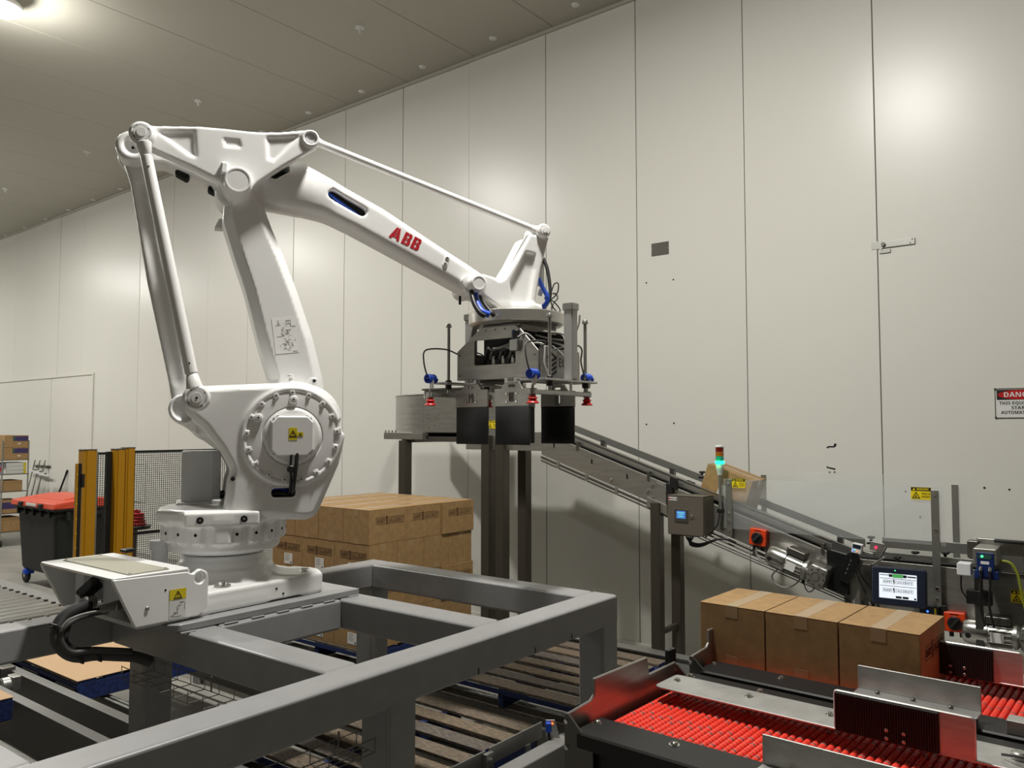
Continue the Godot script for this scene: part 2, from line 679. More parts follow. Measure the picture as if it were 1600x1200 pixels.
			o.append(ix[best])
			o.append(ix[(best + 1) % ix.size()])
			ix.remove_at(best)
		if ix.size() == 3:
			o.append_array(PackedInt32Array([ix[0], ix[1], ix[2]]))
		return o

# A smooth solid: distances on a grid, joined by smooth minimum, meshed with surface nets.
class Cast:
	var org: Vector3
	var c: float
	var nx: int
	var ny: int
	var nz: int
	var f := PackedFloat32Array()

	func _init(lo: Vector3, hi: Vector3, cell: float) -> void:
		org = lo
		c = cell
		nx = int(ceil((hi.x - lo.x) / c)) + 1
		ny = int(ceil((hi.y - lo.y) / c)) + 1
		nz = int(ceil((hi.z - lo.z) / c)) + 1
		f.resize(nx * ny * nz)
		f.fill(0.1)

	func put(i: int, d: float, k: float, cut: bool) -> void:
		var a := f[i]
		if cut:
			var h := maxf(k - absf(a + d), 0.0)
			f[i] = maxf(a, -d) + h * h * 0.25 / k
		else:
			var h := maxf(k - absf(a - d), 0.0)
			f[i] = minf(a, d) - h * h * 0.25 / k

	func pd(p: Vector2, q: PackedVector2Array) -> float:
		var d := 1e9
		var s := 1.0
		var k := q.size()
		var j := k - 1
		for i in k:
			var e := q[j] - q[i]
			var w := p - q[i]
			var b := w - e * clampf(w.dot(e) / e.dot(e), 0.0, 1.0)
			d = minf(d, b.length_squared())
			var c1 := p.y >= q[i].y
			var c2 := p.y < q[j].y
			var c3 := e.x * w.y > e.y * w.x
			if (c1 and c2 and c3) or (not c1 and not c2 and not c3):
				s = -s
			j = i
		return s * sqrt(d)

	# an outline in the xy plane, from z0 to z1, with rounded edges
	func ext(q: PackedVector2Array, z0: float, z1: float, r := 0.01, k := 0.02, cut := false, ch := 0.0) -> void:
		var lo := q[0]
		var hi := q[0]
		for p in q:
			lo = lo.min(p)
			hi = hi.max(p)
		var g := k + c * 3.0
		var i0 := maxi(0, int((lo.x - g - org.x) / c))
		var i1 := mini(nx - 1, int((hi.x + g - org.x) / c) + 1)
		var j0 := maxi(0, int((lo.y - g - org.y) / c))
		var j1 := mini(ny - 1, int((hi.y + g - org.y) / c) + 1)
		var k0 := maxi(0, int((z0 - g - org.z) / c))
		var k1 := mini(nz - 1, int((z1 + g - org.z) / c) + 1)
		var zc := (z0 + z1) * 0.5
		var zh := (z1 - z0) * 0.5
		for i in range(i0, i1 + 1):
			for j in range(j0, j1 + 1):
				var d2 := pd(Vector2(org.x + i * c, org.y + j * c), q) + r
				if d2 > g + r:
					continue
				var e := maxf(d2, 0.0)
				for l in range(k0, k1 + 1):
					var dz := absf(org.z + l * c - zc) - zh + r
					var o := maxf(dz, 0.0)
					var w := sqrt(e * e + o * o) + minf(maxf(d2, dz), 0.0) - r
					if ch > 0.0:
						w = maxf(w, (d2 + dz - 2.0 * r + ch) * 0.7071)
					put((i * ny + j) * nz + l, w, k, cut)

	func cap(a: Vector3, b: Vector3, ra: float, rb: float, k := 0.02, cut := false) -> void:
		var g := maxf(ra, rb) + k + c * 3.0
		var lo := a.min(b) - Vector3.ONE * g
		var hi := a.max(b) + Vector3.ONE * g
		var ab := b - a
		var ll := maxf(ab.length_squared(), 1e-9)
		for i in range(maxi(0, int((lo.x - org.x) / c)), mini(nx - 1, int((hi.x - org.x) / c)) + 1):
			for j in range(maxi(0, int((lo.y - org.y) / c)), mini(ny - 1, int((hi.y - org.y) / c)) + 1):
				for l in range(maxi(0, int((lo.z - org.z) / c)), mini(nz - 1, int((hi.z - org.z) / c)) + 1):
					var p := org + Vector3(i, j, l) * c - a
					var h := clampf(p.dot(ab) / ll, 0.0, 1.0)
					put((i * ny + j) * nz + l, (p - ab * h).length() - lerpf(ra, rb, h), k, cut)

	# a drum between a and b with rounded rims
	func drum(a: Vector3, b: Vector3, ra: float, r := 0.01, k := 0.02, cut := false) -> void:
		var g := ra + k + c * 3.0
		var lo := a.min(b) - Vector3.ONE * g
		var hi := a.max(b) + Vector3.ONE * g
		var ax := (b - a).normalized()
		var hl := (b - a).length() * 0.5
		var mid := (a + b) * 0.5
		for i in range(maxi(0, int((lo.x - org.x) / c)), mini(nx - 1, int((hi.x - org.x) / c)) + 1):
			for j in range(maxi(0, int((lo.y - org.y) / c)), mini(ny - 1, int((hi.y - org.y) / c)) + 1):
				for l in range(maxi(0, int((lo.z - org.z) / c)), mini(nz - 1, int((hi.z - org.z) / c)) + 1):
					var p := org + Vector3(i, j, l) * c - mid
					var t := p.dot(ax)
					var dr := (p - ax * t).length() - ra + r
					var dt := absf(t) - hl + r
					var o := Vector2(maxf(dr, 0), maxf(dt, 0)).length() + minf(maxf(dr, dt), 0.0) - r
					if o < k + c * 3.0:
						put((i * ny + j) * nz + l, o, k, cut)

	func block(xf: Transform3D, half: Vector3, r := 0.01, k := 0.02, cut := false) -> void:
		var inv := xf.affine_inverse()
		var ext3 := Vector3.ZERO
		for s in 3:
			ext3 += xf.basis[s].abs() * half[s]
		ext3 += Vector3.ONE * (k + c * 3.0)
		var lo := xf.origin - ext3
		var hi := xf.origin + ext3
		for i in range(maxi(0, int((lo.x - org.x) / c)), mini(nx - 1, int((hi.x - org.x) / c)) + 1):
			for j in range(maxi(0, int((lo.y - org.y) / c)), mini(ny - 1, int((hi.y - org.y) / c)) + 1):
				for l in range(maxi(0, int((lo.z - org.z) / c)), mini(nz - 1, int((hi.z - org.z) / c)) + 1):
					var p := (inv * (org + Vector3(i, j, l) * c)).abs() - half + Vector3.ONE * r
					var d := p.max(Vector3.ZERO).length() + minf(maxf(p.x, maxf(p.y, p.z)), 0.0) - r
					put((i * ny + j) * nz + l, d, k, cut)

	func mesh() -> ArrayMesh:
		var id := PackedInt32Array()
		id.resize(nx * ny * nz)
		id.fill(-1)
		var v := PackedVector3Array()
		var n := PackedVector3Array()
		var ix := PackedInt32Array()
		var sy := nz
		var sx := ny * nz
		var off := [0, 1, sy, sy + 1, sx, sx + 1, sx + sy, sx + sy + 1]
		for i in nx - 1:
			for j in ny - 1:
				var base := i * sx + j * sy
				for l in nz - 1:
					var q := base + l
					var a0 := f[q]
					var a1 := f[q + 1]
					var a2 := f[q + sy]
					var a3 := f[q + sy + 1]
					var a4 := f[q + sx]
					var a5 := f[q + sx + 1]
					var a6 := f[q + sx + sy]
					var a7 := f[q + sx + sy + 1]
					var neg := int(a0 < 0) + int(a1 < 0) + int(a2 < 0) + int(a3 < 0) + int(a4 < 0) + int(a5 < 0) + int(a6 < 0) + int(a7 < 0)
					if neg == 0 or neg == 8:
						continue
					var w := [a0, a1, a2, a3, a4, a5, a6, a7]
					var sum := Vector3.ZERO
					var cnt := 0
					for e in [[0, 1], [2, 3], [4, 5], [6, 7], [0, 2], [1, 3], [4, 6], [5, 7], [0, 4], [1, 5], [2, 6], [3, 7]]:
						var p: float = w[e[0]]
						var r: float = w[e[1]]
						if (p < 0) != (r < 0):
							var t := p / (p - r)
							var pa := Vector3(e[0] >> 2, (e[0] >> 1) & 1, e[0] & 1)
							var pb := Vector3(e[1] >> 2, (e[1] >> 1) & 1, e[1] & 1)
							sum += pa.lerp(pb, t)
							cnt += 1
					sum /= cnt
					id[q] = v.size()
					v.append(org + (Vector3(i, j, l) + sum) * c)
					var g := Vector3((a4 + a5 + a6 + a7) - (a0 + a1 + a2 + a3), (a2 + a3 + a6 + a7) - (a0 + a1 + a4 + a5), (a1 + a3 + a5 + a7) - (a0 + a2 + a4 + a6))
					n.append(g.normalized())
		for i in range(1, nx - 1):
			for j in range(1, ny - 1):
				for l in range(1, nz - 1):
					var q := i * sx + j * sy + l
					var a := f[q] < 0
					if a != (f[q + sx] < 0):
						quad(ix, id[q], id[q - sy], id[q - sy - 1], id[q - 1], a)
					if a != (f[q + sy] < 0):
						quad(ix, id[q], id[q - 1], id[q - sx - 1], id[q - sx], a)
					if a != (f[q + 1] < 0):
						quad(ix, id[q], id[q - sx], id[q - sx - sy], id[q - sy], a)
		var o := []
		o.resize(Mesh.ARRAY_MAX)
		o[Mesh.ARRAY_VERTEX] = v
		o[Mesh.ARRAY_NORMAL] = n
		o[Mesh.ARRAY_INDEX] = ix
		var r := ArrayMesh.new()
		r.add_surface_from_arrays(Mesh.PRIMITIVE_TRIANGLES, o)
		return r

	func quad(ix: PackedInt32Array, a: int, b: int, d: int, e: int, way: bool) -> void:
		if a < 0 or b < 0 or d < 0 or e < 0:
			return
		if not way:
			for t in [a, b, d, a, d, e]:
				ix.append(t)
		else:
			for t in [a, d, b, a, e, d]:
				ix.append(t)

# ------------------------------------------------------------------ the hall

const WALL_TURN := -1.58790

func wall_xf(px := Vector3.ZERO) -> Transform3D:
	return Transform3D(Basis(Vector3.UP, WALL_TURN), Vector3(7.07, 0, -3.987)) * Transform3D(Basis(), px)

func build_room() -> void:
	struct("floor", beam(Vector3(-13.3, -0.2, -26.3), Vector3(8.2, 0, 8.6), 0), m.floor)
	var wall := struct("wall_right", beam(Vector3(-22.6, 0, -0.2), Vector3(10.5, 6.6, -0.008), 0), m.joint)
	wall.transform = wall_xf()
	var rng := RandomNumberGenerator.new()
	rng.seed = 4
	var pm := box(Vector3(0, 3.285, -0.004), Vector3(1.124, 6.57, 0.012), 0.007).mesh()
	for k in 29:
		var p := part("panel", pm, m.panel if k % 2 else m.panel_b, wall, tf(Vector3(0.11 + 1.128 * (k - 20) + 0.564, 0, 0), Vector3(rng.randf_range(-0.0006, 0.0006), rng.randf_range(-0.004, 0.004), 0)))
	for h in [Vector3(7.064, 2.225, -3.785), Vector3(7.058, 2.237, -3.487), Vector3(7.063, 3.625, -3.771), Vector3(7.058, 3.623, -3.477), Vector3(7.014, 1.741, -0.906), Vector3(7.012, 1.735, -0.744), Vector3(7.034, 2.027, -2.055), Vector3(7.033, 2.039, -1.997), Vector3(7.034, 1.860, -2.058), Vector3(7.034, 1.817, -2.043), Vector3(7.033, 1.819, -2.001), Vector3(7.024, 1.685, -1.455), Vector3(7.022, 1.490, -1.353)]:
		part("screw_hole", rod(Vector3(0, 0, 0), Vector3(0, 0, 0.003), 0.008, 8), m.hole, wall, tf(wall.transform.affine_inverse() * h))
	var b := MB.new()
	b.box(tf(wall.transform.affine_inverse() * Vector3(7.034, 2.033, -2.024)), Vector3(0.05, 0.012, 0.002), 0)
	b.box(tf(wall.transform.affine_inverse() * Vector3(7.034, 1.850, -2.022), Vector3(0, 0, -0.2)), Vector3(0.055, 0.012, 0.002), 0)
	b.box(tf(wall.transform.affine_inverse() * Vector3(7.034, 2.050, -1.992)), Vector3(0.02, 0.02, 0.002), 0)
	part("paint_chip", b, m.hole, wall)
	var trim := struct("trim_1", beam(Vector3(-22.5, 0, 0), Vector3(10.4, 0.1, 0.02), 0.012), m.panel_b)
	trim.transform = wall_xf()
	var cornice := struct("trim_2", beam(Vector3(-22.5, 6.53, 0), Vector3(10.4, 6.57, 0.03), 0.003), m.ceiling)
	cornice.transform = wall_xf()
	# a wide flush door far down the hall
	var door := struct("door_1", plate(PackedVector2Array([Vector2(-18.6, 0), Vector2(-18.6, 3.24), Vector2(-11.72, 3.24), Vector2(-11.72, 0), Vector2(-11.76, 0), Vector2(-11.76, 3.2), Vector2(-18.56, 3.2), Vector2(-18.56, 0)]), 0, 0.03, 0.003), m.panel_b)
	door.transform = wall_xf()
	for x in [-18.56, -13.62]:
		var w: float = 4.92 if x < -14 else 1.85
		part("leaf", beam(Vector3(x + 0.006, 0.02, 0.0), Vector3(x + w - 0.006, 3.19, 0.016), 0.004), m.panel, door)
	struct("wall_left", beam(Vector3(-13.3, 0, -26.3), Vector3(-13.1, 6.6, 8.6), 0), m.panel)
	struct("wall_far", beam(Vector3(-13.3, 0, -26.3), Vector3(8.2, 6.6, -26.1), 0), m.panel)
	struct("wall_near", beam(Vector3(-13.3, 0, 8.4), Vector3(8.2, 6.6, 8.6), 0), m.panel)
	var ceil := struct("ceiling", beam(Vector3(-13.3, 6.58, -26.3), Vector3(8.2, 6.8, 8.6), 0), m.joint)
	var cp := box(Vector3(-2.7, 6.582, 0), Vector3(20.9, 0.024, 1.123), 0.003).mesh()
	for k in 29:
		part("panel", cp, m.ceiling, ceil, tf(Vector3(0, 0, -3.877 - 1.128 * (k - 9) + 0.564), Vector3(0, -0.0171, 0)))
	var ab := MB.new()
	ab.lathe(Transform3D.IDENTITY, [Vector2(0, 0), Vector2(0.05, 0), Vector2(0.05, -0.012), Vector2(0.02, -0.022), Vector2(0.012, -0.022), Vector2(0.012, -0.07), Vector2(0, -0.07)], 14)
	var am := ab.mesh()
	for k in 8:
		part("anchor", am, m.white, ceil, tf(Vector3(5.73 + 0.02 * k, 6.57, -0.1 - 3.23 * k)))
	var bb := MB.new()
	bb.lathe(Transform3D.IDENTITY, [Vector2(0, 0), Vector2(0.045, 0), Vector2(0.04, -0.012), Vector2(0, -0.022)], 14)
	var bm := bb.mesh()
	for k in 20:
		part("anchor_cap", bm, m.white, ceil, tf(Vector3(6.82 + 0.034 * (k - 3), 6.57, -1.05 - 1.128 * k)))

func build_wall_items() -> void:
	var t := thing("cover_plate", "small blank dark grey plate screwed flat on the panel wall", "plate", Vector3(7.064, 3.943, -3.617), WALL_TURN)
	part("plate", beam(Vector3(-0.095, -0.064, 0), Vector3(0.095, 0.064, 0.006), 0.002), m.steel_dark, t)
	for x in [-0.083, 0.083]:
		part("screw", rod(Vector3(x, 0, 0.005), Vector3(x, 0, 0.0085), 0.005, 8), m.zinc, t)
	t = thing("latch_bar", "galvanised latch bar with a hook bolted across a wall panel joint", "latch", Vector3(7.030, 3.692, -1.646), WALL_TURN)
	part("backplate", beam(Vector3(-0.02, -0.032, 0), Vector3(0.1, 0.035, 0.006), 0.002), m.zinc, t)
	part("bar", beam(Vector3(0.06, -0.028, 0.006), Vector3(0.31, 0.028, 0.014), 0.003), m.zinc, t)
	part("pivot", rod(Vector3(0.075, 0, 0.01), Vector3(0.075, 0, 0.03), 0.017, 14), m.steel_dark, t)
	part("hook", plate(rpoly([[0.04, -0.07, 0.008], [0.125, -0.07, 0.008], [0.125, -0.035, 0.008], [0.09, -0.035, 0.006], [0.09, -0.05, 0.006], [0.06, -0.05, 0.004], [0.06, -0.03, 0.004], [0.04, -0.03, 0.006]]), 0.004, 0.012, 0.001), m.zinc, t)
	for x in [0.285, 0.3]:
		part("screw", rod(Vector3(x - 0.01, 0.015 if x > 0.29 else -0.015, 0.013), Vector3(x - 0.01, 0.015 if x > 0.29 else -0.015, 0.018), 0.006, 8), m.steel_dark, t)
	t = thing("danger_sign", "white danger sign with red oval, lettered this equipment starts automatically", "sign", Vector3(7.016, 2.265, -0.821), WALL_TURN)
	part("frame", plate(rrect(0.34, 0.225, 0.006, Vector2(0.17, 0.1125)), 0.004, 0.012, 0.002, Transform3D.IDENTITY, [rrect(0.326, 0.211, 0.004, Vector2(0.17, 0.1125))]), m.zinc, t)
	part("board", plate(rrect(0.33, 0.215, 0.004, Vector2(0.17, 0.1125)), 0.002, 0.007), m.label, t)
	part("header", plate(rrect(0.31, 0.076, 0.003, Vector2(0.17, 0.175)), 0.006, 0.0078), m.ink, t)
	var ov := PackedVector2Array()
	for i in 40:
		ov.append(Vector2(0.17 + cos(TAU * i / 40) * 0.148, 0.175 + sin(TAU * i / 40) * 0.035))
	part("oval", plate(ov, 0.007, 0.0086), m.sign_red, t)
	words("DANGER", 0.036, tf(Vector3(0.17, 0.175, 0.009)), m.label, t, "lettering", true, 0.22)
	var y := 0.112
	for w in [["THIS EQUIPMENT", 0.28], ["STARTS", 0.125], ["AUTOMATICALLY", 0.26]]:
		words(w[0], 0.024, tf(Vector3(0.17, y, 0.0078)), m.ink, t, "lettering", true, w[1])
		y -= 0.035
	for c in [[0.006, 0.006], [0.006, 0.219], [0.334, 0.006], [0.334, 0.219]]:
		part("screw", rod(Vector3(c[0], c[1], 0), Vector3(c[0], c[1], 0.016), 0.008, 10), m.steel_dark, t)
	t = thing("wall_hatch", "small flush white hatch low on the far wall behind the mesh fence", "hatch", Vector3(7.243, 1.234, -14.119), WALL_TURN)
	part("frame", plate(rrect(0.95, 0.7, 0.01), 0.0, 0.016, 0.003, Transform3D.IDENTITY, [rrect(0.87, 0.62, 0.008)]), m.panel_b, t)
	part("cover", beam(Vector3(-0.43, -0.305, 0), Vector3(0.43, 0.305, 0.01), 0.003), m.panel, t)

# ------------------------------------------------------------------ the welded stand

func build_stand() -> void:
	var t := thing("robot_stand", "grey painted welded steel stand that carries the white robot arm", "stand")
	var y0 := 1.165
	var y1 := 1.315
	part("front_rail", beam(Vector3(0.80, y0, -2.34), Vector3(3.75, y1, -2.184), 0.014), m.frame, t)
	part("rear_rail", beam(Vector3(-1.6, y0, -4.07), Vector3(3.75, y1, -3.915), 0.014), m.frame, t)
	part("end_rail", beam(Vector3(3.592, y0, -3.92), Vector3(3.75, y1, -2.335), 0.014), m.frame, t)
	part("end_rail", beam(Vector3(0.80, y0, -3.92), Vector3(0.956, y1, -2.335), 0.014), m.frame, t)
	part("cross_rail", beam(Vector3(1.923, y0, -3.92), Vector3(2.083, y1, -2.335), 0.014), m.frame, t)
	part("cross_rail", beam(Vector3(2.772, y0, -3.92), Vector3(2.938, y1, -2.335), 0.014), m.frame, t)
	part("plate_rail", beam(Vector3(2.08, y0, -3.39), Vector3(2.775, y1, -3.24), 0.014), m.frame, t)
	part("plate_rail", beam(Vector3(2.08, y0, -3.8), Vector3(2.775, y1, -3.66), 0.014), m.frame, t)
	for p in [[2.09, -2.34], [3.592, -2.34], [2.09, -4.07], [3.592, -4.07], [0.80, -2.34], [0.5, -4.07], [-1.0, -4.07]]:
		var leg := part("leg", beam(Vector3(p[0] + 0.001, 0.02, p[1] + 0.001), Vector3(p[0] + 0.156, y0 + 0.03, p[1] + 0.155), 0.014), m.frame, t)
		part("foot_plate", beam(Vector3(p[0] - 0.05, 0, p[1] - 0.05), Vector3(p[0] + 0.206, 0.02, p[1] + 0.205), 0.003), m.frame, leg)
	var pl := part("mounting_plate", plate(rpoly([[1.86, 3.985, 0], [1.86, 3.33, 0.05], [1.90, 3.275, 0.03], [2.906, 3.262, 0.006], [2.906, 4.0, 0.006]]), -1.349, -1.318, 0.003, Transform3D(Basis(Vector3(1, 0, 0), Vector3(0, 0, -1), Vector3(0, -1, 0)), Vector3.ZERO)), m.frame, t)
	for x in [1.93, 2.14, 2.28, 2.42, 2.56, 2.70, 2.86]:
		part("weld_bead", beam(Vector3(x - 0.035, 1.313, -3.262), Vector3(x + 0.035, 1.321, -3.248), 0.003), m.frame, pl)
	for x in [0.98, 1.29, 2.6, 3.0, 3.3]:
		part("drill_slot", beam(Vector3(x, 1.175, -2.186), Vector3(x + 0.004, 1.2, -2.182), 0), m.hole, t)
	# wire cable tray hung under the rails
	var w := thing("wire_cable_tray", "wire mesh cable tray hung under the grey stand rails", "cable tray")
	tray(w, Vector3(1.95, 1.09, -3.58), Vector3(1.95, 1.09, -2.4), Vector3(-0.14, 0, 0))
	tray(w, Vector3(1.0, 1.02, -2.32), Vector3(2.06, 1.02, -2.32), Vector3(0, 0, 0.1))

func tray(t: Node3D, a: Vector3, c: Vector3, side: Vector3) -> void:
	var along_wires := MB.new()
	var cross := MB.new()
	for k in 4:
		var o := side * k / 3.0
		along_wires.rod(a + o, c + o, 0.0018, 6)
	for k in 2:
		var o := side * k + Vector3(0, 0.05, 0)
		along_wires.rod(a + o, c + o, 0.0018, 6)
	var n := int((c - a).length() / 0.1)
	for k in n + 1:
		var p := a.lerp(c, float(k) / n)
		cross.rod(p + Vector3(0, 0.055, 0), p, 0.0018, 6)
		cross.rod(p, p + side, 0.0018, 6)
		cross.rod(p + side, p + side + Vector3(0, 0.055, 0), 0.0018, 6)
	part("long_wires", along_wires, m.steel_dark, t)
	part("cross_wires", cross, m.steel_dark, t)
	for k in 3:
		var p := a.lerp(c, 0.12 + 0.38 * k)
		part("hanger", rod(p + Vector3(0, 0.04, 0) + side * 0.5, p + Vector3(0, 0.1, 0) + side * 0.5, 0.004, 6), m.steel_dark, t)

# ------------------------------------------------------------------ the robot

func build_robot() -> void:
	var t := thing("palletising_robot", "large white four axis palletising robot arm bolted onto the grey stand", "robot", Vector3(2.386, 1.35, -3.706), deg_to_rad(-30.7))
	robot_base(t)
	robot_turntable(t)
	robot_housing(t)
	robot_arms(t)
	robot_links(t)
	robot_wrist(t)
	robot_cables(t)

func robot_base(t: Node3D) -> void:
	var xf := Transform3D(Basis(Vector3.UP, deg_to_rad(30.7)), Vector3.ZERO)
	var s := Cast.new(Vector3(-0.5, -0.02, -0.48), Vector3(0.5, 0.3, 0.48), 0.0105)
	var up := Transform3D()
	# foot: a rounded square with thick ears, waist and neck
	s.block(tf(Vector3(-0.02, 0.05, 0.02)), Vector3(0.37, 0.05, 0.342), 0.014, 0.02)
	s.block(tf(Vector3(-0.2, 0.03, 0.05)), Vector3(0.22, 0.03, 0.3), 0.02, 0.03)
	s.drum(Vector3(0.265, 0.0, 0.235), Vector3(0.265, 0.105, 0.235), 0.13, 0.014, 0.02)
	s.drum(Vector3(0.265, 0.0, -0.2), Vector3(0.265, 0.105, -0.2), 0.13, 0.014, 0.02)
	s.cap(Vector3(0, -0.16, 0), Vector3(0, -0.03, 0), 0.34, 0.22, 0.09)
	s.drum(Vector3(0, 0.0, 0), Vector3(0, 0.155, 0), 0.235, 0.02, 0.08)
	s.drum(Vector3(0, 0.0, 0), Vector3(0, 0.185, 0), 0.215, 0.015, 0.03)
	s.drum(Vector3(0, 0.1, 0), Vector3(0, 0.215, 0), 0.195, 0.01, 0.03)
	var base := part("base", s.mesh(), m.robot, t, xf)
	part("gap_ring", lathed([[0, 0.2], [0.17, 0.2], [0.17, 0.235], [0, 0.235]], 32), m.hole, base)
	part("underside_gap", beam(Vector3(-0.3, -0.001, -0.3), Vector3(0.3, 0.01, 0.36), 0), m.black, base)
	for p in [[-0.19, 0.29, 0.105], [0.285, 0.29, 0.105], [0.285, -0.25, 0.105]]:
		var b := MB.new()
		bolt(b, tf(Vector3(p[0], p[2], p[1])), 0.02, false)
		var w := part("anchor_bolt", b, m.chrome, base)
		part("washer", lathed([[0, 0], [0.038, 0], [0.038, 0.006], [0, 0.006]], 20), m.zinc, w, tf(Vector3(p[0], p[2] - 0.004, p[1])))
	for p in [[0.06, 0.06, 0.362], [0.1, 0.03, 0.362]]:
		part("threaded_hole", rod(Vector3(p[0], p[1], p[2] - 0.01), Vector3(p[0], p[1], p[2] + 0.002), 0.006, 10), m.hole, base)
	# cable box at the rear
	var side := rpoly([[-0.765, 0.228, 0.012], [-0.66, 0.012, 0.01], [-0.37, 0.012, 0.01], [-0.325, 0.05, 0.02], [-0.325, 0.17, 0.0], [-0.33, 0.20, 0.03], [-0.37, 0.222, 0.03], [-0.405, 0.20, 0.02], [-0.43, 0.216, 0.03]])
	var cb := holder("cable_box", base)
	part("side_plate", plate(side, 0.375, 0.393, 0.006, Transform3D.IDENTITY, [circle(Vector2(-0.37, 0.178), 0.023, 18)]), m.robot, cb)
	part("side_plate", plate(side, -0.293, -0.275, 0.006, Transform3D.IDENTITY, [circle(Vector2(-0.37, 0.178), 0.023, 18)]), m.robot, cb)
	var roof := MB.new()
	roof.extrude(Transform3D.IDENTITY, rpoly([[-0.767, 0.232, 0.008], [-0.745, 0.215, 0.0], [-0.42, 0.215, 0.0], [-0.42, 0.232, 0.008]]), -0.29, 0.39, 0.006)
	part("roof", roof, m.robot, cb)
	var lid := part("lid", beam(Vector3(-0.682, 0.231, -0.235), Vector3(-0.505, 0.238, 0.405 - 0.03), 0.002), m.lid, cb)
	for p in [[-0.672, -0.225], [-0.515, -0.225], [-0.672, 0.365], [-0.515, 0.365]]:
		part("screw", rod(Vector3(p[0], 0.236, p[1]), Vector3(p[0], 0.242, p[1]), 0.006, 8), m.zinc, lid)
	part("back_wall", beam(Vector3(-0.44, 0.012, -0.28), Vector3(-0.41, 0.22, 0.38), 0.004), m.robot_grey, cb)
	part("inner_post", beam(Vector3(-0.64, 0.012, -0.20), Vector3(-0.58, 0.215, -0.12), 0.004), m.robot_grey, cb)
	part("inner_wall", beam(Vector3(-0.55, 0.02, -0.12), Vector3(-0.53, 0.215, 0.1), 0.003), m.robot_grey, cb)
	part("connector_block", beam(Vector3(-0.60, 0.03, 0.12), Vector3(-0.46, 0.2, 0.35), 0.012), m.steel_dark, cb)
	part("mount_rail", beam(Vector3(-0.64, 0.0, -0.02), Vector3(-0.40, 0.02, 0.37), 0.003), m.robot_rough, cb)
	for p in [[0.16, 0.17], [0.3, 0.17], [0.16, 0.06], [0.3, 0.08]]:
		part("screw", rod(Vector3(-0.6, p[1], p[0]), Vector3(-0.612, p[1], p[0]), 0.009, 8), m.zinc, cb)
	part("screw", rod(Vector3(-0.61, 0.086, 0.39), Vector3(-0.61, 0.086, 0.399), 0.009, 12), m.zinc, cb)
	part("pin_hole", rod(Vector3(-0.53, 0.15, 0.39), Vector3(-0.53, 0.15, 0.3945), 0.005, 10), m.hole, cb)
	part("handle_pad", beam(Vector3(-0.385, 0.226, -0.31), Vector3(-0.325, 0.245, -0.25), 0.008), m.black, cb)
	var lb := part("warning_label", beam(Vector3(-0.512, 0.022, 0.3925), Vector3(-0.435, 0.147, 0.3945), 0), m.label, cb)
	part("yellow_field", beam(Vector3(-0.512, 0.102, 0.3935), Vector3(-0.435, 0.147, 0.3952), 0), m.yellow, lb)
	warn_triangle(lb, tf(Vector3(-0.4735, 0.123, 0.3955)), 0.036)
	var ink := MB.new()
	for q in [[-0.49, 0.04, 0.02, 0.002, 0.5], [-0.475, 0.055, 0.002, 0.03, 0.1], [-0.482, 0.045, 0.02, 0.002, -0.4], [-0.465, 0.075, 0.018, 0.002, 0.2], [-0.455, 0.088, 0.02, 0.003, 0], [-0.441, 0.07, 0.0015, 0.03, 0], [-0.475, 0.03, 0.04, 0.0015, 0], [-0.5, 0.034, 0.012, 0.0015, 0], [-0.47, 0.062, 0.012, 0.0015, 1.0]]:
		ink.box(tf(Vector3(q[0], q[1], 0.395), Vector3(0, 0, q[4])), Vector3(q[2], q[3], 0.0006), 0)
	part("line_drawing", ink, m.ink_grey, lb)

func lathed(p: Array, seg := 24) -> MB:
	var b := MB.new()
	var a := []
	for q in p:
		a.append(Vector2(q[0], q[1]))
	b.lathe(Transform3D.IDENTITY, a, seg)
	return b

# a lathe about the z axis through (x, y)
func turned(x: float, y: float, p: Array, seg := 28) -> MB:
	var b := MB.new()
	var a := []
	for q in p:
		a.append(Vector2(q[0], q[1]))
	b.lathe(Transform3D(Basis(Vector3(1, 0, 0), Vector3(0, 0, 1), Vector3(0, -1, 0)), Vector3(x, y, 0)), a, seg)
	return b

func warn_triangle(parent: Node, xf: Transform3D, h: float) -> void:
	var w := h * 0.58
	part("triangle", plate(rpoly([[-w, -h * 0.5, h * 0.08], [w, -h * 0.5, h * 0.08], [0, h * 0.5, h * 0.08]], 3), -0.0003, 0.0006, 0, xf, [PackedVector2Array([Vector2(-w * 0.72, -h * 0.37), Vector2(w * 0.72, -h * 0.37), Vector2(0, h * 0.3)])]), m.ink, parent)
	part("exclamation_mark", plate(PackedVector2Array([Vector2(-h * 0.035, -h * 0.13), Vector2(h * 0.035, -h * 0.13), Vector2(h * 0.05, h * 0.13), Vector2(-h * 0.05, h * 0.13)]), -0.0003, 0.0006, 0, xf), m.ink, parent)
	part("exclamation_dot", plate(circle(Vector2(0, -h * 0.24), h * 0.05, 10), -0.0003, 0.0006, 0, xf), m.ink, parent)

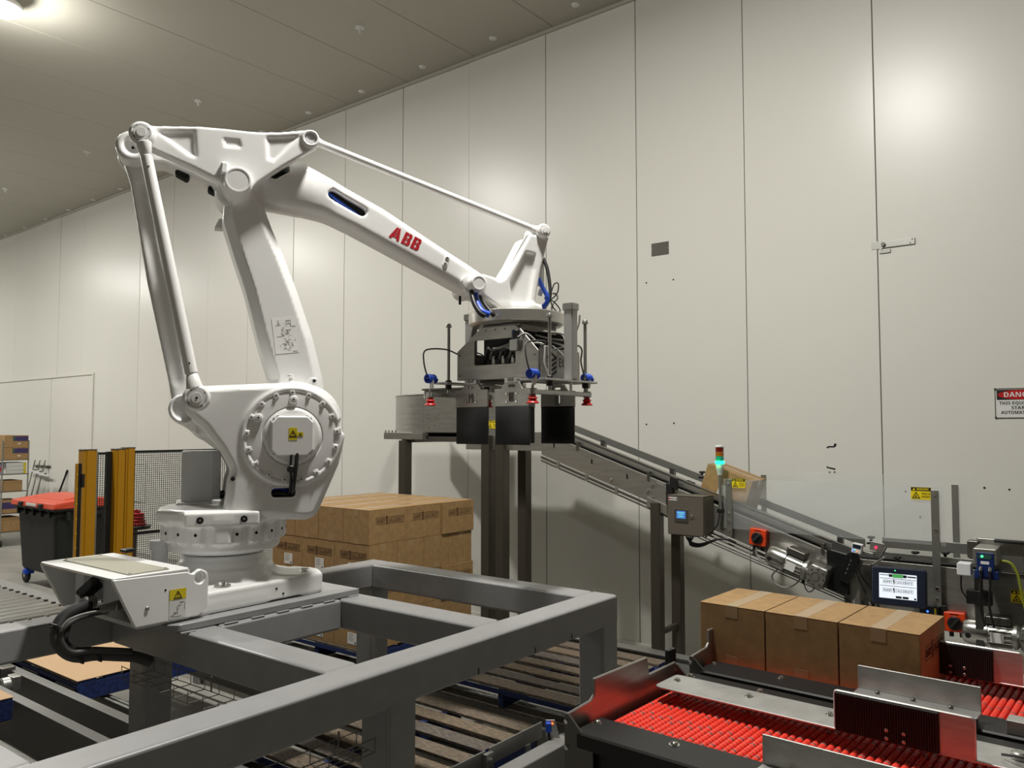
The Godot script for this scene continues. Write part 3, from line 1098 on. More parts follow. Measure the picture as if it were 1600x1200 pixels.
func robot_turntable(t: Node3D) -> void:
	var s := Cast.new(Vector3(-0.4, 0.2, -0.42), Vector3(0.46, 0.5, 0.42), 0.0105)
	s.drum(Vector3(0, 0.24, 0), Vector3(0, 0.4, 0), 0.275, 0.012, 0.015)
	s.drum(Vector3(0, 0.225, 0), Vector3(0, 0.3, 0), 0.225, 0.015, 0.03)
	for k in 20:
		var a := TAU * (k + 0.5) / 20
		s.block(Transform3D(Basis(Vector3.UP, -a), Vector3(cos(a) * 0.275, 0.345, sin(a) * 0.275)), Vector3(0.03, 0.06, 0.025), 0.006, 0.01)
	s.block(tf(Vector3(-0.02, 0.35, 0.29)), Vector3(0.04, 0.065, 0.035), 0.006, 0.012)
	# the stepped top plate with its flat front pad
	s.drum(Vector3(0, 0.385, 0), Vector3(0, 0.45, 0), 0.315, 0.02, 0.02)
	s.block(tf(Vector3(-0.02, 0.41, 0.27)), Vector3(0.17, 0.035, 0.058), 0.01, 0.015)
	s.block(tf(Vector3(-0.19, 0.412, 0.15), Vector3(0, -0.75, 0)), Vector3(0.13, 0.034, 0.06), 0.012, 0.015)
	s.block(tf(Vector3(0.2, 0.425, 0.18)), Vector3(0.16, 0.03, 0.1), 0.02, 0.03)
	var tt := part("turntable", s.mesh(), m.robot, t)
	for k in 20:
		var a := TAU * (k + 0.5) / 20
		var d := Vector3(cos(a), 0, sin(a))
		if d.z > -0.5 and absf(d.x + 0.03) > 0.1 or d.z < -0.3:
			part("bolt_hole", rod(d * 0.29 + Vector3(0, 0.335, 0), d * 0.3068 + Vector3(0, 0.335, 0), 0.008, 10), m.hole, tt)
	for x in [-0.12, 0.077]:
		var p := part("plug", turned(x, 0.411, [[0, 0.32], [0.016, 0.32], [0.016, 0.336], [0.012, 0.337], [0.011, 0.332], [0, 0.332]], 18), m.rubber, tt)
		part("plug_pin", turned(x, 0.411, [[0, 0.331], [0.007, 0.331], [0.006, 0.337], [0, 0.338]], 10), m.zinc, p)

func robot_housing(t: Node3D) -> void:
	var s := Cast.new(Vector3(-0.34, 0.36, -0.34), Vector3(0.64, 1.12, 0.36), 0.011)
	var near := rpoly([[-0.15, 1.045, 0.05], [0.228, 1.068, 0.05], [0.335, 1.078, 0.12], [0.52, 1.03, 0.2], [0.565, 0.80, 0.12], [0.535, 0.665, 0.05], [0.425, 0.405, 0.05], [0.375, 0.39, 0.02], [0.19, 0.41, 0.02], [-0.02, 0.42, 0.01], [0.0, 0.50, 0.03], [0.015, 0.64, 0.06], [-0.035, 0.735, 0.05], [-0.11, 0.84, 0.04], [-0.21, 0.93, 0.06]])
	s.ext(near, 0.10, 0.3, 0.016, 0.02, false, 0.028)
	s.ext(near, -0.3, -0.13, 0.02, 0.02)
	s.block(tf(Vector3(0.2, 0.5, 0)), Vector3(0.19, 0.1, 0.27), 0.03, 0.04)
	s.block(tf(Vector3(-0.05, 0.9, 0.0)), Vector3(0.1, 0.1, 0.2), 0.03, 0.03)
	# ears behind the rods
	s.cap(Vector3(-0.2, 0.94, -0.02), Vector3(-0.02, 0.80, -0.02), 0.07, 0.07, 0.03)
	s.drum(Vector3(-0.2, 0.94, -0.1), Vector3(-0.2, 0.94, 0.11), 0.075, 0.012, 0.02)
	s.drum(Vector3(-0.2, 0.94, 0.085), Vector3(-0.2, 0.94, 0.2), 0.055, 0.01, 0.01, true)
	# shoulder drum, window and lifting slot
	s.drum(Vector3(0.3, 0.805, 0.2), Vector3(0.3, 0.805, 0.314), 0.245, 0.012, 0.012)
	s.drum(Vector3(0.3, 0.805, 0.301), Vector3(0.3, 0.805, 0.35), 0.222, 0.004, 0.006, true)
	s.ext(rpoly([[0.2, 0.503, 0.024], [0.32, 0.503, 0.024], [0.32, 0.553, 0.024], [0.2, 0.553, 0.024]]), 0.18, 0.35, 0.006, 0.01, true)
	s.ext(rpoly([[0.524, 0.82, 0.015], [0.556, 0.82, 0.015], [0.556, 0.885, 0.015], [0.524, 0.885, 0.015]]), 0.22, 0.35, 0.005, 0.01, true)
	var h := part("housing", s.mesh(), m.robot, t)
	part("window_back", plate(rrect(0.14, 0.07, 0.02, Vector2(0.26, 0.528)), 0.182, 0.19), m.hole, h)
	part("window_rim", plate(rrect(0.134, 0.064, 0.03, Vector2(0.26, 0.528)), 0.296, 0.304, 0.003, Transform3D.IDENTITY, [rrect(0.114, 0.044, 0.021, Vector2(0.26, 0.528))]), m.robot, h)
	part("window_cable", tube([Vector3(0.19, 0.535, 0.25), Vector3(0.24, 0.545, 0.26), Vector3(0.29, 0.53, 0.25), Vector3(0.34, 0.535, 0.22)], 0.008), m.cable_blue, h)
	part("window_cable", tube([Vector3(0.19, 0.515, 0.26), Vector3(0.24, 0.525, 0.28), Vector3(0.29, 0.515, 0.28), Vector3(0.34, 0.52, 0.22)], 0.009), m.black, h)
	part("side_hole", rod(Vector3(0.024, 0.60, 0.28), Vector3(0.024, 0.60, 0.3015), 0.01, 14), m.hole, h)
	# gear cover with its ring of bolt lugs
	var gc := part("gear_cover", turned(0.3, 0.805, [[0.0, 0.29], [0.218, 0.29], [0.218, 0.306], [0.205, 0.309], [0.15, 0.309], [0.145, 0.303], [0.138, 0.309], [0.13, 0.318], [0.12, 0.32], [0.0, 0.32]], 56), m.robot, h)
	var lug := MB.new()
	lug.extrude(Transform3D.IDENTITY, rpoly([[-0.016, -0.012, 0.006], [0.022, -0.017, 0], [0.022, 0.017, 0], [-0.016, 0.012, 0.006]]), 0.296, 0.312, 0.003)
	var lm := lug.mesh()
	var sc := MB.new()
	sc.lathe(Transform3D(Basis(Vector3(1, 0, 0), Vector3(0, 0, 1), Vector3(0, -1, 0)), Vector3(0, 0, 0.311)), [Vector2(0, 0), Vector2(0.009, 0), Vector2(0.009, 0.006), Vector2(0.004, 0.007), Vector2(0.0035, 0.002), Vector2(0, 0.002)], 12)
	var sm := sc.mesh()
	var tip := rod(Vector3(0, 0, 0.312), Vector3(0, 0, 0.3145), 0.0035, 8).mesh()
	for k in 17:
		var a := TAU * (k + 0.3) / 17
		var lx := Transform3D(Basis(Vector3(0, 0, 1), a), Vector3(0.3 + cos(a) * 0.217, 0.805 + sin(a) * 0.217, 0))
		part("lug", lm, m.robot, gc, lx)
		part("lug_bolt", sm, m.robot, gc, lx)
		part("socket", tip, m.hole, gc, lx)
	for p in [[0.30, 0.985], [0.135, 0.895]]:
		var pg := part("oil_plug", turned(p[0], p[1], [[0, 0.3], [0.021, 0.3], [0.021, 0.318], [0.017, 0.324], [0.007, 0.326], [0.006, 0.32], [0, 0.32]], 20), m.robot, gc)
		part("socket", turned(p[0], p[1], [[0, 0.319], [0.006, 0.319], [0, 0.322]], 10), m.ink_grey, gc)
	# octagonal motor cover
	var oct := PackedVector2Array([Vector2(0.225, 0.71), Vector2(0.365, 0.71), Vector2(0.395, 0.74), Vector2(0.395, 0.872), Vector2(0.365, 0.902), Vector2(0.225, 0.902), Vector2(0.195, 0.872), Vector2(0.195, 0.74)])
	var mc := part("motor_cover", plate(oct, 0.30, 0.352, 0.005), m.robot, h)
	for sx in [-1, 1]:
		for sy in [-1, 1]:
			part("corner_lug", plate(rpoly([[0.295 + sx * 0.06, 0.806 + sy * 0.1, 0.005], [0.295 + sx * 0.075, 0.806 + sy * 0.105, 0.005], [0.295 + sx * 0.105, 0.806 + sy * 0.075, 0.005], [0.295 + sx * 0.1, 0.806 + sy * 0.06, 0.005]], 3), 0.31, 0.335, 0.003), m.robot, mc)
			for q in [[0.068, 0.098], [0.098, 0.068], [0.087, 0.087]]:
				part("screw", turned(0.295 + sx * q[0], 0.806 + sy * q[1], [[0, 0.334], [0.006, 0.334], [0.006, 0.341], [0.003, 0.342], [0, 0.338]], 8), m.robot_grey, mc)
	var yl := part("hot_surface_label", beam(Vector3(0.276, 0.786, 0.351), Vector3(0.316, 0.846, 0.3532), 0), m.yellow, mc)
	warn_triangle(yl, tf(Vector3(0.296, 0.818, 0.3535)), 0.034)
	part("label_line", beam(Vector3(0.276, 0.7985, 0.3531), Vector3(0.316, 0.8, 0.3536), 0), m.ink_grey, yl)
	var y2 := part("small_warning_label", beam(Vector3(0.317, 0.803, 0.351), Vector3(0.345, 0.825, 0.3532), 0), m.yellow, mc)
	warn_triangle(y2, tf(Vector3(0.331, 0.814, 0.3535)), 0.016)
	# rear motor under its cover, standing on the turntable
	var mo := part("axis_motor", plate(rpoly([[-0.21, -0.12, 0.01], [-0.17, -0.09, 0.006], [-0.06, -0.09, 0.006], [-0.02, -0.12, 0.01], [-0.02, -0.27, 0.01], [-0.21, -0.27, 0.01]]), 0.455, 0.725, 0.006, Transform3D(Basis(Vector3(1, 0, 0), Vector3(0, 0, 1), Vector3(0, 1, 0)), Vector3.ZERO)), m.robot_grey, t)
	part("motor_flange", beam(Vector3(-0.235, 0.44, -0.29), Vector3(0.005, 0.462, -0.07), 0.008), m.robot, mo)
	part("motor_foot", rod(Vector3(-0.03, 0.43, -0.06), Vector3(-0.03, 0.475, -0.06), 0.035, 18), m.robot, mo)
	part("motor_plug", rod(Vector3(-0.02, 0.49, -0.15), Vector3(0.03, 0.5, -0.13), 0.022, 12), m.black, mo)
	# second motor low beside the base
	part("reducer_motor", lathed([[0, 0.02], [0.055, 0.02], [0.055, 0.06], [0.04, 0.065], [0.04, 0.16], [0.05, 0.165], [0.05, 0.21], [0, 0.21]], 18), m.robot_grey, t, tf(Vector3(-0.3, 0.08, 0.02)))
	# stop lug and cap screw on top
	var st := part("stop_lug", plate(rpoly([[0.37, 1.05, 0], [0.44, 1.05, 0], [0.435, 1.105, 0.02], [0.395, 1.105, 0.02]]), 0.14, 0.19, 0.006), m.robot, t)
	part("screw", turned(0.416, 1.086, [[0, 0.189], [0.008, 0.189], [0.008, 0.196], [0, 0.196]], 10), m.hole, st)
	part("breather_cap", lathed([[0, 0], [0.022, 0], [0.022, 0.01], [0.01, 0.014], [0.01, 0.03], [0.016, 0.034], [0.016, 0.046], [0, 0.05]], 16), m.robot, t, tf(Vector3(0.3, 1.07, 0.18)))

func robot_arms(t: Node3D) -> void:
	# lower arm
	var s := Cast.new(Vector3(-0.16, 0.7, -0.2), Vector3(0.6, 2.24, 0.22), 0.012)
	var q := PackedVector2Array([Vector2(-0.033, 2.000), Vector2(-0.038, 1.909), Vector2(0.015, 1.737), Vector2(0.081, 1.541), Vector2(0.142, 1.304), Vector2(0.206, 1.093), Vector2(0.17, 0.9), Vector2(0.2, 0.75), Vector2(0.42, 0.75), Vector2(0.50, 0.92), Vector2(0.492, 0.993), Vector2(0.476, 1.099), Vector2(0.421, 1.319), Vector2(0.340, 1.555), Vector2(0.267, 1.743), Vector2(0.212, 1.868), Vector2(0.159, 2.006), Vector2(0.135, 2.112), Vector2(-0.029, 2.094)])
	s.ext(q, -0.14, 0.125, 0.012, 0.02, false, 0.045)
	s.drum(Vector3(0.023, 2.064, -0.16), Vector3(0.023, 2.064, 0.17), 0.072, 0.012, 0.03)
	var la := part("lower_arm", s.mesh(), m.robot, t)
	part("elbow_cap", turned(0.023, 2.064, [[0, 0.16], [0.068, 0.16], [0.07, 0.17], [0.07, 0.182], [0.065, 0.184], [0.065, 0.283], [0.06, 0.29], [0.053, 0.29], [0.052, 0.288], [0, 0.288]], 36), m.robot, la)
	part("cable_guard", plate(PackedVector2Array([Vector2(-0.023, 1.986), Vector2(0.013, 2.024), Vector2(0.146, 1.536), Vector2(0.233, 1.119), Vector2(0.210, 1.111), Vector2(0.107, 1.516), Vector2(-0.019, 1.961)]), -0.17, -0.13, 0.004), m.robot, la)
	part("guard_clip", plate(rpoly([[-0.075, 1.905, 0.006], [-0.03, 1.905, 0.006], [-0.03, 1.96, 0.006], [-0.05, 1.96, 0.006]]), -0.17, -0.1, 0.004), m.label, la)
	for k in 4:
		var a: Vector2 = Vector2(0.110, 1.513)
		var b: Vector2 = Vector2(0.167, 1.306)
		var p := a.lerp(b, (k + 0.5) / 4.0)
		part("hazard_stripe", box(Vector3(p.x - 0.008, p.y, -0.15), Vector3(0.012, 0.05, 0.035), 0.002, Vector3(0, 0, 0.28)), m.yellow if k % 2 == 0 else m.ink, la)
	for p in [Vector2(0.023, 1.817), Vector2(0.062, 1.715)]:
		part("guard_slot", box(Vector3(p.x, p.y, 0.0), Vector3(0.012, 0.07, 0.05), 0.004, Vector3(0, 0, 0.25)), m.hole if p.y < 1.75 else m.robot_grey, la)
	var lc: Vector2 = Vector2(0.276, 1.323)
	var lab := part("safety_label", box(Vector3(lc.x, lc.y, 0.126), Vector3(0.118, 0.185, 0.001), 0, Vector3(0, 0, 0.13)), m.robot_label, la)
	var rng := RandomNumberGenerator.new()
	rng.seed = 8
	var ink := MB.new()
	var lx := tf(Vector3(lc.x, lc.y, 0.127), Vector3(0, 0, 0.13))
	for k in 60:
		var c := Vector3(rng.randfn(0.004, 0.014), rng.randfn(0.022 if k < 32 else -0.048, 0.017), 0)
		ink.box(lx * tf(c, Vector3(0, 0, rng.randf() * 3.14)), Vector3(rng.randf_range(0.004, 0.016), 0.0012, 0.0008), 0)
	for k in 4:
		ink.box(lx * tf(Vector3([-0.03, 0.045, -0.03, 0.04][k], [0.055, 0.045, -0.004, -0.085][k], 0)), Vector3(0.024, 0.0016, 0.0008), 0)
	for e in [[0.022, 0.076, 0.024, 0.0015], [0.022, 0.06, 0.024, 0.0015], [0.01, 0.068, 0.0015, 0.016], [0.034, 0.068, 0.0015, 0.016], [0.022, 0.068, 0.0015, 0.016], [-0.028, 0.074, 0.003, 0.012], [-0.028, 0.063, 0.01, 0.003]]:
		ink.box(lx * tf(Vector3(e[0], e[1], 0)), Vector3(e[2], e[3], 0.0008), 0)
	part("line_drawing", ink, m.ink_soft, lab)
	# upper arm
	s = Cast.new(Vector3(-0.6, 1.5, -0.2), Vector3(1.48, 2.36, 0.2), 0.0115)
	var body := PackedVector2Array([Vector2(-0.036, 2.102), Vector2(0.181, 2.255), Vector2(0.317, 2.269), Vector2(0.444, 2.212), Vector2(0.792, 2.053), Vector2(1.121, 1.868), Vector2(1.292, 1.775), Vector2(1.421, 1.700), Vector2(1.421, 1.640), Vector2(1.328, 1.601), Vector2(1.255, 1.630), Vector2(1.011, 1.743), Vector2(0.635, 1.915), Vector2(0.464, 1.985), Vector2(0.381, 1.998), Vector2(0.311, 2.001), Vector2(0.198, 2.010), Vector2(0.106, 2.004), Vector2(-0.004, 2.019)])
	s.ext(body, -0.105, 0.105, 0.045, 0.02)
	s.drum(Vector3(0.023, 2.064, -0.12), Vector3(0.023, 2.064, 0.11), 0.10, 0.02, 0.04)
	var neck := PackedVector2Array([Vector2(-0.415, 2.258), Vector2(-0.356, 2.273), Vector2(-0.191, 2.213), Vector2(-0.034, 2.151), Vector2(0.036, 2.139), Vector2(0.016, 2.034), Vector2(-0.042, 2.058), Vector2(-0.096, 2.090), Vector2(-0.205, 2.138), Vector2(-0.260, 2.155), Vector2(-0.327, 2.173), Vector2(-0.386, 2.163)])
	s.ext(neck, -0.09, 0.06, 0.025, 0.04)
	s.drum(Vector3(-0.466, 2.245, -0.08), Vector3(-0.466, 2.245, 0.07), 0.078, 0.02, 0.03)
	s.cap(Vector3(-0.466, 2.245, 0.09), Vector3(-0.466, 2.245, 0.075), 0.05, 0.045, 0.01, true)
	# shoulder bulge with its pocket, cable slots
	s.cap(Vector3(0.25, 2.14, 0.02), Vector3(0.45, 2.09, 0.0), 0.115, 0.09, 0.08)
	s.ext(stadium(Vector2(0.512, 2.094), Vector2(0.672, 2.018), 0.0245), -0.3, 0.3, 0.004, 0.012, true)
	s.ext(stadium(Vector2(0.208, 2.157), Vector2(0.266, 2.198), 0.022), 0.0, 0.3, 0.004, 0.012, true)
	s.ext(stadium(Vector2(-0.353, 2.154), Vector2(-0.287, 2.152), 0.015), -0.05, 0.03, 0.006, 0.012, true)
	var ua := part("upper_arm", s.mesh(), m.robot, t)
	part("slot_backing", plate(stadium(Vector2(0.513, 2.106), Vector2(0.682, 2.025), 0.0255), 0.05, 0.06, 0.002), m.black, ua)
	part("slot_backing", plate(stadium(Vector2(0.223, 2.198), Vector2(0.279, 2.236), 0.022), 0.0, 0.008), m.black, ua)
	part("inner_hose", tube([Vector3(0.469, 2.124, 0.078), Vector3(0.524, 2.084, 0.080), Vector3(0.586, 2.046, 0.076), Vector3(0.664, 1.998, 0.070)], 0.008), m.cable_blue, ua)
	for p in [Vector2(-0.078, 2.074), Vector2(-0.235, 2.142)]:
		part("neck_slot", box(Vector3(p.x, p.y - 0.004, 0.0), Vector3(0.07, 0.03, 0.08), 0.008, Vector3(0, 0, -0.45)), m.hole, ua)
	part("pin_hole", turned(-0.466, 2.245, [[0, 0.0], [0.017, 0.0], [0.017, 0.032], [0, 0.032]], 16), m.hole, ua)
	for p in [Vector2(0.440, 2.141), Vector2(0.423, 2.102)]:
		var sk := part("arm_screw", turned(p.x, p.y, [[0, 0.09], [0.012, 0.09], [0.012, 0.106], [0.009, 0.1065], [0.008, 0.103], [0, 0.103]], 16), m.steel_dark, ua)
	var tg: Vector2 = Vector2(1.146, 1.778)
	var pad := part("screw_pad", plate(rrect(0.034, 0.07, 0.016), 0.09, 0.1095, 0.004, tf(Vector3(tg.x, tg.y, 0), Vector3(0, 0, -0.32))), m.robot, ua)
	for e in [0.017, -0.017]:
		part("screw", turned(0, 0, [[0, 0.108], [0.01, 0.108], [0.01, 0.112], [0.006, 0.112], [0, 0.1105]], 12), m.zinc, pad, tf(Vector3(tg.x + sin(0.32) * e, tg.y + cos(0.32) * e, 0)))
	part("arm_stud", rod(Vector3(1.25, 1.60, 0.04), Vector3(1.25, 1.55, 0.04), 0.008, 10), m.black, ua)
	logo(ua, tf(Vector3(0, 0, 0)), Vector2(0.917, 1.889))

func stadium(a: Vector2, b: Vector2, r: float) -> PackedVector2Array:
	var o := PackedVector2Array()
	var an := (b - a).angle()
	for k in 9:
		o.append(b + Vector2.from_angle(an - PI / 2 + PI * k / 8) * r)
	for k in 9:
		o.append(a + Vector2.from_angle(an + PI / 2 + PI * k / 8) * r)
	return o

# the three red letters on the upper arm, each split by thin gaps
func logo(parent: Node, _xf: Transform3D, c: Vector2) -> void:
	var h := 0.07
	var lx := tf(Vector3(c.x, c.y, 0.1045), Vector3(0, 0, -0.395))
	var a_out := [Vector2(-0.5, 0), Vector2(-0.27, 0), Vector2(-0.21, 0.2), Vector2(0.21, 0.2), Vector2(0.27, 0), Vector2(0.5, 0), Vector2(0.2, 1), Vector2(-0.2, 1)]
	var k := 0
	for dx in [-0.062, 0.004, 0.06]:
		var b := MB.new()
		var o := Transform3D(Basis(Vector3(1, 0, 0), Vector3(0.04, 1, 0), Vector3(0, 0, 1)), Vector3(dx, -h * 0.5, 0))
		var g := 0.02
		if k == 0:
			for pc in [[[-0.56, 0], [-0.27, 0], [-0.225, 0.16], [-0.02, 0.16], [-0.02, 0.42], [-0.43, 0.42]], [[-0.41, 0.47], [-0.02, 0.47], [-0.02, 1], [-0.2, 1]], [[0.56, 0], [0.27, 0], [0.225, 0.16], [0.02, 0.16], [0.02, 0.42], [0.43, 0.42]], [[0.41, 0.47], [0.02, 0.47], [0.02, 1], [0.2, 1]]]:
				var p := PackedVector2Array()
				for e in pc:
					p.append(Vector2(e[0] * 0.78, e[1]) * h)
				b.extrude(o, p, -0.012, 0.0022)
		else:
			for pc in [[[-0.4, 0], [-0.02, 0], [-0.02, 0.2], [-0.13, 0.2], [-0.13, 0.36], [-0.02, 0.36], [-0.02, 0.47], [-0.4, 0.47]], [[-0.4, 0.52], [-0.02, 0.52], [-0.02, 0.63], [-0.13, 0.63], [-0.13, 0.8], [-0.02, 0.8], [-0.02, 1], [-0.4, 1]],
					[[0.02, 0], [0.2, 0], [0.36, 0.06], [0.42, 0.24], [0.36, 0.47], [0.02, 0.47], [0.02, 0.36], [0.12, 0.34], [0.14, 0.28], [0.12, 0.2], [0.02, 0.2]], [[0.02, 1], [0.18, 1], [0.32, 0.95], [0.37, 0.76], [0.33, 0.58], [0.28, 0.52], [0.02, 0.52], [0.02, 0.63], [0.1, 0.65], [0.12, 0.72], [0.1, 0.8], [0.02, 0.8]]]:
				var p := PackedVector2Array()
				for e in pc:
					p.append(Vector2(e[0] * 0.84, e[1]) * h)
				b.extrude(o, p, -0.012, 0.0022)
		part("logo_letter", b, m.logo_red, parent, lx)
		k += 1

func eye_end(t: Node3D, x: float, y: float, z0: float, z1: float, r: float, called := "rod_eye") -> MeshInstance3D:
	var h := z1 - z0
	var e := part(called, turned(x, y, [[0, z0], [r - 0.008, z0], [r, z0 + 0.008], [r, z1 - 0.012], [r - 0.012, z1], [r * 0.72, z1], [r * 0.7, z1 - 0.004], [r * 0.62, z1 - 0.004], [r * 0.6, z1 + 0.006], [r * 0.38, z1 + 0.006], [r * 0.37, z1 + 0.009], [0, z1 + 0.009]], 36), m.robot, t)
	for k in 4:
		var a := 0.6 + TAU * k / 4
		part("grub_screw", turned(x + cos(a) * r * 0.66, y + sin(a) * r * 0.66, [[0, z1 - 0.006], [0.004, z1 - 0.006], [0.004, z1 - 0.002], [0, z1 - 0.002]], 8), m.ink_grey, e)
	return e

func robot_links(t: Node3D) -> void:
	# near rod
	var a := Vector3(-0.146, 0.985, 0.355)
	var b := Vector3(-0.412, 2.235, 0.285)
	var d := (b - a).normalized()
	var nr := part("tie_rod", rod(a + d * 0.115, b - d * 0.105, 0.029, 24, 0.027), m.robot, t)
	var e1 := eye_end(nr, a.x, a.y, 0.32, 0.385, 0.063)
	part("pin_hole", turned(a.x, a.y, [[0, 0.39], [0.0055, 0.39], [0.0055, 0.396], [0, 0.396]], 10), m.hole, e1)
	eye_end(nr, b.x, b.y, 0.25, 0.31, 0.056)
	part("rod_neck", rod(a + d * 0.045, a + d * 0.117, 0.038, 20, 0.0275), m.robot, nr)
	part("rod_neck", rod(b - d * 0.04, b - d * 0.107, 0.036, 20, 0.0255), m.robot, nr)
	for k in [0.13, 0.87]:
		var p := a.lerp(b, k)
		part("pin_hole", rod(p + Vector3(0, 0, 0.02), p + Vector3(0, 0, 0.0305), 0.004, 8), m.hole, nr)
	# far link, a channel-shaped casting
	var s := Cast.new(Vector3(-0.58, 0.84, -0.2), Vector3(-0.08, 2.36, 0.02), 0.011)
	var p0 := Vector2(-0.2, 0.94)
	var p1 := Vector2(-0.466, 2.245)
	var along2 := (p1 - p0).normalized()
	var nrm := Vector2(along2.y, -along2.x)
	var q := PackedVector2Array([p0 - nrm * 0.055, p0 + nrm * 0.055, p0.lerp(p1, 0.15) + nrm * 0.05, p0.lerp(p1, 0.5) + nrm * 0.058, p0.lerp(p1, 0.9) + nrm * 0.045, p1 + nrm * 0.06, p1 - nrm * 0.06, p0.lerp(p1, 0.88) - nrm * 0.045, p0.lerp(p1, 0.5) - nrm * 0.058, p0.lerp(p1, 0.12) - nrm * 0.05])
	s.ext(q, -0.15, -0.04, 0.03, 0.03)
	s.drum(Vector3(p0.x, p0.y, -0.16), Vector3(p0.x, p0.y, -0.02), 0.07, 0.015, 0.02)
	s.drum(Vector3(p1.x, p1.y, -0.17), Vector3(p1.x, p1.y, -0.09), 0.08, 0.015, 0.03)
	var g0 := p0.lerp(p1, 0.12) - nrm * 0.012
	var g1 := p0.lerp(p1, 0.86) - nrm * 0.012
	s.cap(Vector3(g0.x, g0.y, -0.03), Vector3(g1.x, g1.y, -0.03), 0.026, 0.022, 0.03, true)
	part("parallel_link", s.mesh(), m.robot, t)
	# triangular lever
	s = Cast.new(Vector3(-0.5, 1.95, 0.08), Vector3(0.46, 2.42, 0.3), 0.0095)
	var tri := PackedVector2Array([Vector2(-0.376, 2.305), Vector2(-0.164, 2.331), Vector2(-0.045, 2.338), Vector2(0.108, 2.340), Vector2(0.232, 2.357), Vector2(0.337, 2.381), Vector2(0.399, 2.360), Vector2(0.400, 2.292), Vector2(0.235, 2.171), Vector2(0.124, 2.079), Vector2(0.067, 2.027), Vector2(-0.034, 2.054), Vector2(-0.189, 2.120), Vector2(-0.379, 2.188), Vector2(-0.431, 2.237)])
	s.ext(tri, 0.155, 0.222, 0.012, 0.02)
	var rb: Vector2 = Vector2(0.377, 2.340)
	s.drum(Vector3(rb.x, rb.y, 0.12), Vector3(rb.x, rb.y, 0.235), 0.046, 0.008, 0.015)
	s.drum(Vector3(rb.x, rb.y, 0.215), Vector3(rb.x, rb.y, 0.3), 0.03, 0.004, 0.006, true)
	s.drum(Vector3(-0.412, 2.26, 0.13), Vector3(-0.412, 2.26, 0.25), 0.05, 0.01, 0.02)
	s.drum(Vector3(0.023, 2.064, 0.12), Vector3(0.023, 2.064, 0.225), 0.07, 0.012, 0.02)
	s.ext(PackedVector2Array([Vector2(-0.336, 2.275), Vector2(-0.184, 2.300), Vector2(-0.175, 2.179), Vector2(-0.202, 2.185)]), 0.2085, 0.3, 0.008, 0.014, true)
	s.ext(PackedVector2Array([Vector2(0.164, 2.314), Vector2(0.312, 2.341), Vector2(0.197, 2.206), Vector2(0.172, 2.213)]), 0.2085, 0.3, 0.008, 0.014, true)
	s.ext(PackedVector2Array([Vector2(-0.045, 2.281), Vector2(0.026, 2.284), Vector2(0.035, 2.250), Vector2(-0.037, 2.247)]), 0.2145, 0.3, 0.004, 0.006, true)
	var lv := part("triangular_lever", s.mesh(), m.robot, t)
	part("lever_pin", turned(rb.x, rb.y, [[0, 0.2], [0.028, 0.2], [0.028, 0.224], [0.022, 0.226], [0, 0.221]], 24), m.robot_grey, lv)
	part("lever_lug", plate(rpoly([[-0.06, 2.10, 0], [-0.02, 2.10, 0], [-0.02, 2.16, 0.012], [-0.055, 2.16, 0.012]]), 0.19, 0.25, 0.008), m.robot, lv)
	# forward rod to the wrist
	var c := Vector3(0.392, 2.378, 0.1)
	var w := Vector3(1.731, 1.999, 0.1)
	d = (w - c).normalized()
	var fr := part("wrist_rod", rod(c + d * 0.06, w - d * 0.06, 0.0205, 20), m.robot, t)
	part("rod_neck", rod(c, c + d * 0.075, 0.036, 18, 0.019), m.robot, fr)
	part("rod_neck", rod(w, w - d * 0.08, 0.034, 18, 0.019), m.robot, fr)
	part("rod_eye", turned(c.x, c.y, [[0, 0.06], [0.042, 0.06], [0.042, 0.13], [0, 0.13]], 24), m.robot, fr)
	eye_end(fr, w.x, w.y, 0.06, 0.155, 0.042)

